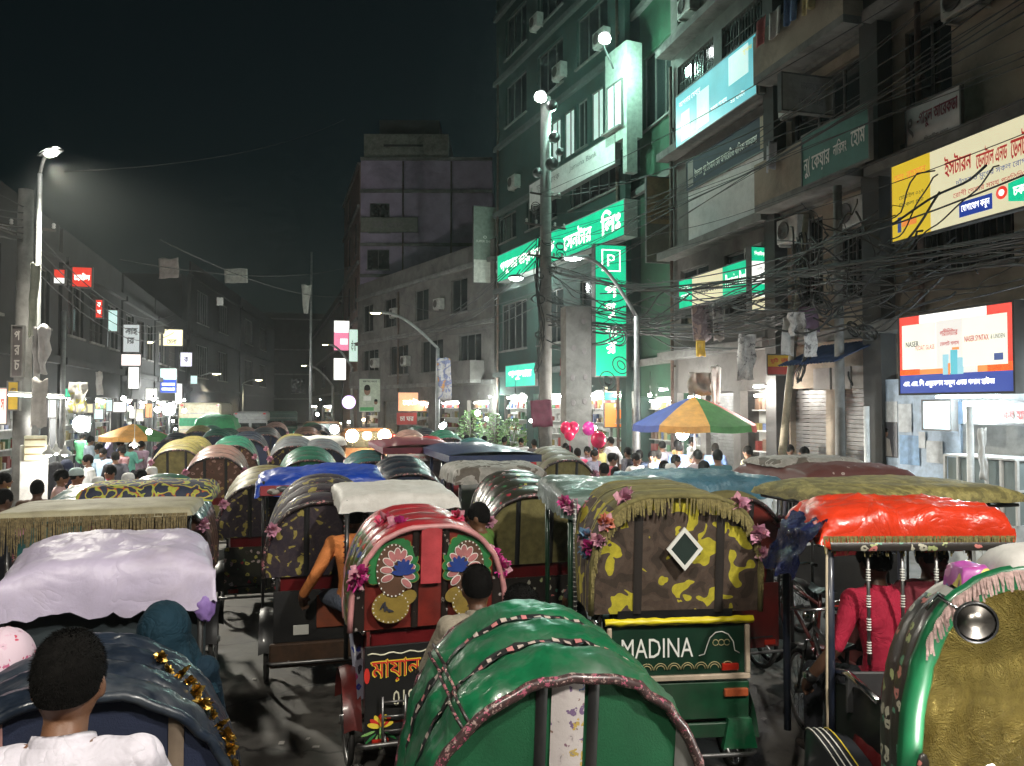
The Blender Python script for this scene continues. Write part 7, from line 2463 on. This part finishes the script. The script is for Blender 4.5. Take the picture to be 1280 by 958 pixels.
# rest of the jam, further off
cov = [M_navy, M_grey, M_dkgreen, M_brownc, M_golden, M_teal, M_redcover]
lanes = [(-2.5, (21.2,)), (-1.3, (18.4, 21.8)), (-.1, (17.5, 21)), (1.35, (14.6,)), (3.0, (17.8, 21.3)), (3.9, (17, 20.6))]
nm = ['black', 'grey', 'green', 'brown', 'olive', 'teal', 'red']
ph = {-3.7: 'outermost left file beside the pedestrians', -2.5: 'second file from the left kerb', -1.3: 'file ahead of the brown-pink hood', -.1: 'file ahead of the yellow flowered rickshaw', 1.35: 'file ahead of the navy ridged hood',
      3.0: 'file ahead of the navy-roofed auto', 3.9: 'file ahead of the speckled canopy', 5.3: 'file ahead of the blue-teal tarpaulin', 6.6: 'file nearest the striped parasol'}
rr = random.Random(17)
k = 0
for X, ys in lanes:
    ci = rr.sample(range(7), len(ys))
    for Y, c in zip(ys, ci):
        k += 1
        plain(0, 0, '%s-hooded rickshaw in the %s' % (nm[c], ph[X]), cov[c], cov[(c + 3) % 7] if rr.random() < .4 else cov[c], [M_navy_panel, M_camo2, M_brownp][k % 3], [M_black, M_floralA, M_darkred][k % 3], X=X + rr.uniform(-.1, .1), Y=Y, sz=rr.uniform(.93, 1.04),
              puller=((rr.uniform(.05, .5), rr.uniform(.05, .45), rr.uniform(.05, .45)), 'puller on the %s-hooded rickshaw in the %s' % (nm[c], ph[X])) if k % 2 else None)
for X in (-3.4, -2.1, -.8, .5, 4.2):
    for Y in (25.2, 29, 33.5):
        if Y > 30 and X > 3: continue
        c = rr.randrange(5)
        plain(0, 0, 'distant small rickshaw in the far jam before the buses', cov[c], cov[c], M_navy_panel, M_black, X=X + rr.uniform(-.25, .25), Y=Y + rr.uniform(-.5, .5), sz=rr.uniform(.93, 1.03), group='distant rickshaws')

for o in list(walk(PROTO)): bpy.data.objects.remove(o)

# ------------------------------------------------------------------ electric autos
def easybike(px, d, label, roof, lower, trim, text=None, sign_text=None):
    X, Y = xy(px, d)
    r = empty('electric_auto', (X, Y + 1.1, 0), 0, label, 'auto rickshaw')
    hw = .58
    b = MB(); b.box((0, 0, .62), (hw * 2, 2.1, .62), 0, bev=.06); b.box((0, 1.25, .6), (.8, .6, .55), 0, bev=.12); b.build('body', lower, r)
    b = MB()
    b.grid(lambda u, v: ((u - .5) * 2 * (hw + .08), -1.2 + 2.7 * v, 2.02 + .10 * (1 - abs(2 * u - 1) ** 3) * (1 - .5 * abs(2 * v - 1) ** 4)), 14, 10, 0, True)
    b.b2(-hw - .08, hw + .08, -1.2, 1.5, 1.92, 2.02)
    rf = b.build('roof', roof, r)
    b = MB(); b.b2(-hw, hw, -1.212, -1.19, 1.80, 1.915); b.build('roof_trim', trim, rf)
    for sx in (-1, 1):
        for yy in (-1.02, -.1, .95):
            b = MB(); b.tube([(sx * (hw - .03), yy, .9), (sx * (hw - .03), yy, 1.95)], .028, 8); b.build('pillar', roof, r)
    b = MB(); b.b2(-hw + .12, hw - .12, -1.06, -1.05, 1.18, 1.76); b.build('rear_window', glass('cloudy_window', (.22, .23, .22), .25), r)
    b = MB()
    for x in (-hw + .06, hw - .06): b.b2(x - .05, x + .05, -1.075, -1.045, .93, 1.9)
    b.b2(-hw + .11, hw - .11, -1.075, -1.045, 1.76, 1.9); b.b2(-hw + .11, hw - .11, -1.075, -1.045, .93, 1.18)
    b.build('rear_wall', lower, r)
    b = MB(); b.box((0, -.7, .98), (1.0, .35, .14), 0, bev=.04); b.box((0, -.9, 1.2), (1.0, .1, .45), 0, bev=.04); b.build('seat', M_seat, r)
    for sx in (-1, 1):
        wheel(r, (sx * .5, -.55, .26), .26, .08)
        b = MB(); b.lathe([(0, 0), (.05, 0), (.045, .02), (0, .025)], 14, 0, Matrix.Translation((sx * .45, -1.055, .72)) @ Matrix.Rotation(PI / 2, 4, 'X')); b.build('tail_lamp', M_reflect, r)
    wheel(r, (0, 1.35, .26), .26, .08)
    t = MB()
    if text: text_into(t, text, -.3, .95, .55, .2, .0, 0, .03, mx=rearm(-1.08))
    if sign_text: text_into(t, sign_text, -.55, 1.83, 1.1, .06, 0, 1, .01, mx=rearm(-1.215))
    if t.V: t.build('lettering', [M_wtext, M_rtext], r)
    return r


M_navyroof = mat('navy_roof_paint', (.02, .035, .10), .4, var=.15, coat=.3, dirt=.25)
M_redlow = mat('maroon_paint', (.20, .012, .02), .4, var=.15, coat=.3, dirt=.3)
easybike(618, 11.2, 'navy-roofed electric auto with red trim and rear lettering', M_navyroof, M_redlow, mat('signal_red', (.42, .02, .03), .4), 'ভাই')
easybike(528, 13.3, 'maroon electric auto with white name strip on its roof edge', mat('maroon_roof', (.14, .015, .03), .4, coat=.3), mat('grey_auto', (.25, .25, .26), .5), M_wtext, None, 'ইজি বাইক সার্ভিস')


def bus(label, px, d, w_, hgt, col, strip, L_=8.0, lamps=None, plate=None):
    X, Y = xy(px, d)
    r = empty('bus', (X, Y + L_ / 2, 0), 0, label, 'bus')
    b = MB(); b.box((0, 0, hgt / 2 + .25), (w_, L_, hgt - .5), 0, bev=.12); b.build('body', col, r)
    y0 = -L_ / 2
    for k, x in enumerate((-w_ / 4 - .02, w_ / 4 + .02)):
        b = MB(); b.box((x, y0 - .004, hgt * .62), (w_ * .44, .03, hgt * .16), 0, bev=.01); b.build('rear_window', strip, r)
    b = MB(); b.b2(-w_ * .46, w_ * .46, y0 - .02, y0, hgt * .78, hgt * .8); b.b2(-w_ * .46, w_ * .46, y0 - .02, y0, hgt * .46, hgt * .48); b.build('trim', M_steel, r)
    if plate: b = MB(); b.b2(-w_ * .38, w_ * .1, y0 - .03, y0 - .005, hgt * .3, hgt * .4); b.build('name_plate', plate, r)
    for sx in (-1, 1):
        for yy in (-L_ * .3, L_ * .3): wheel(r, (sx * (w_ / 2 - .12), yy, .45), .45, .16)
        b = MB(); b.box((sx * w_ * .42, y0 - .02, hgt * .95 if lamps is None else hgt * .3), (.16, .05, .1), 0, bev=.01); b.build('lamp', lamps or mat('tail_red', (.5, .02, .02), .3), r)
        for k in range(5):
            b = MB(); b.b2(sx * (w_ / 2 - .005), sx * (w_ / 2 + .01), y0 + .6 + k * 1.4, y0 + 1.8 + k * 1.4, hgt * .52, hgt * .75); b.build('side_window', M_dwin, r)
    return r


bus('tall cream bus with green rear windows far down the road', 250, 46, 2.3, 2.9, mat('cream_bus', (.42, .38, .26), .5, dirt=.3), mat('green_glass', (.02, .18, .08), .2), plate=U_red)
bus('grey-white minibus right of the cream bus', 313, 50, 2.0, 2.35, mat('grey_bus', (.3, .31, .3), .5, dirt=.3), M_dwin, 6.0)
bus('dark bus with two green lamps far down the road', 353, 60, 2.2, 2.3, mat('dark_bus', (.05, .1, .08), .5), M_dwin, 7.0, lamps=emi('green_lamp', (.1, 1, .55), 20))
# covered truck
X, Y = xy(268, 38)
r = empty('covered_truck', (X, Y + 2, 0), 0, 'small truck under a bright green tarpaulin before the cream bus', 'truck')
b = MB(); b.box((0, 0, .9), (1.7, 3.4, .7), 0, bev=.04); b.box((0, 2.2, 1.1), (1.6, 1.0, 1.4), 0, bev=.1); b.build('body', M_darkred, r)
b = MB(); puffy(b, 0, 0, 1.75, .95, 1.8, .55, .4, 7, 0, 24, 20, .08); b.build('tarpaulin', mat('green_tarpaulin', (.02, .28, .09), .5, var=.2, bump=.3, bs=8), r)
for sx in (-1, 1):
    for yy in (-1.0, 1.6): wheel(r, (sx * .8, yy, .36), .36, .14)
# white car with roof beacon
X, Y = xy(521, 24)
r = empty('white_car', (X, Y + 2.0, 0), rad(4), 'white estate car with a red beacon bar beyond the electric autos', 'car')
prof = [(-2.0, .35), (-2.05, .95), (-1.95, 1.05), (-1.6, 1.62), (-1.3, 1.70), (.5, 1.70), (1.2, 1.1), (2.1, .95), (2.2, .6), (2.15, .35)]
b = MB()
vv = [(sx * (.86 if z < 1.2 else .70), y, z) for sx in (-1, 1) for y, z in prof]
n = len(prof)
ff = [list(range(n)), list(range(n, 2 * n))[::-1]] + [[i, n + i, n + (i + 1) % n, (i + 1) % n] for i in range(n)]
b.add(vv, ff); b.build('body', mat('white_car_paint', (.6, .6, .6), .25, coat=.6, var=.03), r)
b = MB(); b.add([(-.62, -1.97, 1.1), (.62, -1.97, 1.1), (.58, -1.66, 1.56), (-.58, -1.66, 1.56)], [[0, 1, 2, 3]]); b.build('rear_window', M_dwin, r)
b = MB(); b.box((0, -.4, 1.76), (1.1, .25, .1), 0, bev=.02); b.build('beacon_bar', mat('beacon_red', (.35, .02, .04), .3), r)
for sx in (-1, 1):
    b = MB(); b.box((sx * .78, -2.03, .85), (.14, .05, .3), 0, bev=.02); b.build('tail_lamp', M_reflect, r)
    for yy in (-1.25, 1.35): wheel(r, (sx * .8, yy, .33), .33, .18)
# oncoming trucks with dazzling cab lamps
for (px, py, d, lb, col, pw, L_) in ((461, 545, 25, 'oncoming truck with warm dazzling cab lamps', (1, .68, .36), 200, 60), (404, 537, 36, 'oncoming truck with white dazzling cab lamps further off', (1, 1, .95), 260, 60)):
    X, Y = xy(px, d); z = zat(py, d)
    r = empty('oncoming_truck', (X, Y + 1.2, 0), PI, lb, 'truck')
    b = MB(); b.box((0, .3, 1.25), (1.7, 1.5, 1.5), 0, bev=.15); b.box((0, -1.8, 1.0), (1.75, 2.4, .9), 0, bev=.05); b.build('cab', mat('truck_paint', (.16, .08, .04), .5, dirt=.4), r)
    b = MB(); b.box((0, 1.06, 1.65), (1.35, .03, .5), 0, bev=.02); b.build('windscreen', M_dwin, r)
    b = MB(); b.box((0, 1.1, .6), (1.7, .12, .2), 0, bev=.03); b.build('bumper', M_steel, r)
    for sx in (-1, 1):
        for yy in (.5, -2.2): wheel(r, (sx * .75, yy, .38), .38, .16)
        b = MB(); b.ball((sx * .5, 1.12, z), (.2, .06, .2), 14, 10); b.build('cab_lamp', emi('cab_lamp_%d' % px, col, L_), r)
        b = MB(); b.ball((sx * .62, 1.1, .95), (.12, .04, .12), 14, 10); b.build('headlamp', emi('cab_lamp_%d' % px, col, L_), r)
    add_light(r, (0, 1.5, z), pw, col, .15)

# ------------------------------------------------------------------ people
def follow(root, lx, ly):
    q = root.matrix_basis @ Vector((lx, ly, 0))
    return (q.x, q.y, 0)


bpy.context.view_layer.update()
# the man just in front of the camera rides a rickshaw that lies below the frame
X, Y = xy(86, 2.25)
r = empty('cycle_rickshaw', (X + .02, Y - 1.12, 0), 0, 'rickshaw ridden by the man in the white shirt', 'rickshaw')
add_chassis(r, paint=M_black)
man = person('man in white collared shirt seen from behind, nearest at lower left', 'ride', (X, Y - .2, .16), 0, shirt=(.54, .51, .57), legs=(.05, .05, .06), hair='strands', voxel=.0085, fat=1.08, skin=0, scale=1.06, collar='ride')  # faint violet in the white shirt colour stands in for LED light
# driver of the green rickshaw and his passenger
person('driver in beige shirt ahead of the green hood', 'ride', follow(GREEN, .03, 1.02), rad(0), shirt=(.27, .235, .18), legs=(.05, .05, .07), hair='strands', voxel=.010, scale=.99, skin=2, collar='ride')
person('passenger whose dark hair shows above the green hood', 'sit', follow(GREEN, .06, .42), 0, shirt=(.05, .05, .06), hair='strands', voxel=.012, scale=1.0)
# passengers of the navy rickshaw
person('woman in dark teal headscarf above the navy hood', 'sit', follow(NAVY, .3, .3), rad(7), shirt=(.006, .02, .035), legs=(.02, .03, .05), hair='scarf', haircol=(.006, .026, .042), voxel=.012, dress='robe', scale=.97)
person('child in pink flowered headscarf above the navy hood', 'sit', follow(NAVY, -.30, .05), rad(7), shirt=(.5, .4, .48), hair='scarf', haircol=floral('pink_flowered_scarf', (.62, .48, .56), [(.5, .05, .1), (.6, .4, .5), (.55, .45, .55), (.45, .1, .2)], 30, .7, .35, 0), voxel=.012, scale=.97)
person('driver in dark navy clothes under the lavender-lit canopy', 'drive', follow(NAVY, -.02, 1.42), rad(7), shirt=(.03, .03, .05), legs=(.03, .03, .04), voxel=.012, scale=.98)
person('driver in orange-brown shirt under the white canopy', 'drive', follow(RED, -.36, 1.2), rad(8), shirt=(.58, .20, .06), legs=(.13, .15, .2), hair='strands', voxel=.010, scale=1.05, skin=2, collar='drive')
person('driver of the camouflage rickshaw under its grey-green tarpaulin', 'drive', follow(CAMO, 0, 1.4), 0, shirt=(.06, .06, .07), voxel=.016)
person('driver in maroon shirt with wristwatch behind the striped bars', 'drive', follow(REDCAN, -.12, .22), 0, shirt=(.30, .012, .035), legs=(.02, .02, .025), hair='strands', voxel=.009, sleeve='short', skin=2, scale=1.07, collar='drive')
wp = Vector(POSES['drive']['wr'][1])
b = MB(); ed = (Vector(POSES['drive']['el'][1]) - wp).normalized()
b.tube([wp + ed * .0, wp + ed * .045], .042, 12); b.box(tuple(wp + ed * .02 + Vector((-.04, 0, .01))), (.012, .035, .035), 1, bev=.004)
b.build('wristwatch', [M_black, M_chrome], [o for o in COL.objects if o.get('label', '').startswith('driver in maroon')][0])
person('passenger facing back behind the striped bars', 'sit', follow(REDCAN, .22, .28), PI, shirt=(.14, .02, .03), legs=(.03, .03, .03), voxel=.010, skin=2, face=True, scale=1.02)
person('man in lime shirt stretching beside the speckled canopy', 'hold', (1.72, 7.5, 0), rad(60), shirt=(.12, .24, .05), voxel=.014, scale=1.04, sleeve='short')

# pedestrians
def ped(px, d, pose, rz, label, **kw):
    X, Y = xy(px, d)
    z = .15 if (X > 8.3 or X < -5.3) else 0
    return person(label, pose, (X, Y, z), rz, **kw)


W_ = (.68, .68, .66)
ped(5, 12.0, 'stand', -1.2, 'man in yellow tunic at the left frame edge', shirt=(.55, .48, .12), dress='kurta', legs=(.5, .5, .45), sleeve='short')
ped(76, 12.6, 'hold', -1.4, 'pedestrian in pale pink tunic on the left', shirt=(.6, .40, .40), dress='kurta', legs=W_, hair='short')
ped(95, 12.8, 'hold', -1.2, 'pedestrian in peach tunic behind the pink one', shirt=(.58, .34, .24), dress='kurta', legs=W_, hair='cap', haircol=(.4, .5, .5))
ped(68, 14.2, 'walk', -.4, 'woman in black robe left of the pink tunic', shirt=(.015, .015, .018), dress='robe', hair='scarf', haircol=(.015, .015, .018))
ped(84, 14.8, 'walk', .2, 'woman in navy robe between the pink and peach tunics', shirt=(.02, .025, .05), dress='robe', hair='scarf', haircol=(.02, .025, .05))
ped(124, 11.6, 'stand', .1, 'man in grey-green shirt and white cap seen from behind', shirt=(.2, .32, .3), hair='cap', haircol=W_, scale=.98)
ped(162, 11.8, 'walk', .3, 'man in white with white cap beyond the teal hood', shirt=W_, hair='cap', haircol=W_, dress='kurta', legs=W_)
ped(140, 13.5, 'stand', 2.5, 'man in rose shirt facing the jam on the left', shirt=(.5, .1, .14), face=True)
ped(176, 12.6, 'stand', -2.0, 'orange-clad passer-by beside the white cap', shirt=(.55, .22, .06), face=True, hair='short')
ped(190, 13.0, 'walk', .0, 'man in white skullcap deeper in the left crowd', shirt=(.3, .3, .32), hair='cap', haircol=W_)
ped(112, 16.5, 'stand', 2.0, 'white-shirted man under the stall lamps', shirt=W_, face=True)
ped(146, 17.5, 'walk', .4, 'dark-clothed man amid the left crowd', shirt=(.04, .04, .05))
ped(130, 19, 'stand', 2.8, 'man in pale blue amid the left crowd', shirt=(.3, .4, .5), face=True)
ped(154, 20, 'hold', 1.2, 'man in dull pink amid the left crowd', shirt=(.45, .25, .28))
ped(48, 10.8, 'stand', .0, 'dark-haired man at the end of the fringed roof', shirt=(.1, .06, .04), skin=2)
ped(4, 9.6, 'hold', -.8, 'man in dark blue shirt at the left frame edge', shirt=(.03, .035, .06), skin=2)
# right-hand side
ped(770, 13.2, 'walk', 2.6, 'man in bright white shirt by the parasol', shirt=(.75, .75, .74), legs=(.05, .05, .06), face=True)
ped(757, 14.0, 'walk', .2, 'man in grey shirt behind the one in white', shirt=(.28, .28, .26))
ped(838, 13.8, 'stand', .0, 'man in dark shirt and white cap below the bulb', shirt=(.05, .05, .06), hair='cap', haircol=W_)
ped(872, 16.4, 'stand', .2, 'man in pinkish white shirt beside the bulb', shirt=(.6, .5, .52), scale=1.06)
ped(897, 15.2, 'stand', -.1, 'broad man in dark teal shirt under the parasol', shirt=(.06, .14, .15), fat=1.2, scale=1.1)
ped(902, 12.6, 'stand', .0, 'dark head right below the teal-shirted man', shirt=(.1, .05, .05), skin=2, scale=.98)
ped(953, 13.2, 'stand', .1, 'man in white beside the leaning pole seen from behind', shirt=(.6, .62, .6), scale=.98)
ped(987, 17.5, 'stand', 2.9, 'man in pink shirt before the red sign', shirt=(.55, .26, .30), face=True, skin=2)
ped(1008, 16.6, 'walk', 1.4, 'man in green shirt walking before the shutters', shirt=(.02, .2, .07), sleeve='short')
ped(1113, 11.4, 'stand', .0, 'dark head above the rolled maroon awning', shirt=(.04, .04, .05), skin=2)
for k, (px, d, sh, lb) in enumerate(((722, 19, (.5, .05, .12), 'person in crimson by the balloons'), (735, 19.8, (.4, .35, .45), 'person in mauve behind the balloons'), (742, 18.4, (.1, .1, .13), 'person in charcoal left of the bulb'), (785, 19.4, (.05, .05, .06), 'person in black near the bent lamp pole'), (800, 18.2, (.03, .03, .04), 'dark figure at the parasol edge'),
                                (815, 17.8, (.15, .2, .3), 'person in slate blue under the blue parasol panel'), (750, 21.5, (.55, .5, .2), 'person in mustard before the orange board'), (765, 22, (.5, .48, .5), 'person in pale grey before the orange board'), (828, 19.5, (.3, .3, .35), 'person in grey-blue behind the cart'))):
    ped(px, d, ['stand', 'walk', 'hold'][k % 3], [0, 2.4, -2.6, .5][k % 4], lb, shirt=sh, face=bool(k % 2))
for k, (px, d, sh, lb) in enumerate(((566, 27, (.5, .2, .3), 'passer-by in rose near the teal board'), (574, 26, (.1, .2, .45), 'passer-by in blue near the teal board'), (583, 28, (.5, .3, .35), 'passer-by in salmon near the teal board'), (592, 25.5, (.3, .05, .07), 'passer-by in dark red near the teal board'), (606, 27, (.6, .6, .58), 'passer-by in white near the potted plants'), (630, 26, (.05, .05, .06), 'passer-by in black near the potted plants'), (652, 25, (.55, .55, .55), 'passer-by in light grey near the thick pole'), (668, 24, (.1, .08, .08), 'passer-by in brown near the thick pole'), (555, 29, (.08, .08, .1), 'passer-by in slate beyond the white car'))):
    ped(px, d, ['walk', 'stand', 'hold'][k % 3], [2.6, .3, -1.0][k % 3], lb, shirt=sh, voxel=.02)
for k in range(16):
    px = rr.uniform(705, 965)
    ped(px, rr.uniform(14.5, 22), ['walk', 'stand', 'hold'][k % 3], rr.uniform(-3, 3), 'bystander in the crowd round the striped parasol', shirt=rr.choice(((.6, .58, .55), (.05, .05, .07), (.4, .08, .1), (.1, .16, .3), (.3, .28, .2), (.5, .35, .12))), group='crowd round the parasol', voxel=.02, face=bool(k % 2), hair=rr.choice(('short', 'short', 'cap')), haircol=None)
# umbrella-less heads in the far crowd on the left
for k in range(7):
    px = 100 + k * 13 + rr.uniform(-3, 3)
    ped(px, rr.uniform(21, 27), ['walk', 'stand', 'hold'][k % 3], rr.uniform(-3, 3), 'small figure in the far left crowd under the stall glare', shirt=(rr.uniform(.05, .6), rr.uniform(.05, .5), rr.uniform(.05, .5)), group='far left crowd', voxel=.02)

# ------------------------------------------------------------------ thin volume added so lamps glow like lens bloom
hz = bpy.data.materials.new('bloom_haze')
hz.use_nodes = True
hn, hl = hz.node_tree.nodes, hz.node_tree.links
hn.clear()
ho_ = hn.new('ShaderNodeOutputMaterial')
hv = hn.new('ShaderNodeVolumePrincipled')
hv.inputs['Color'].default_value = (.86, .95, .95, 1)
hv.inputs['Density'].default_value = .0009
hv.inputs['Anisotropy'].default_value = .8
hl.new(hv.outputs[0], ho_.inputs['Volume'])
b = MB(); b.b2(-70, 70, -40, 165, -1, 28)
b.build('glow_haze', hz, kind='stuff')
bpy.data.scenes.remove(TMP)
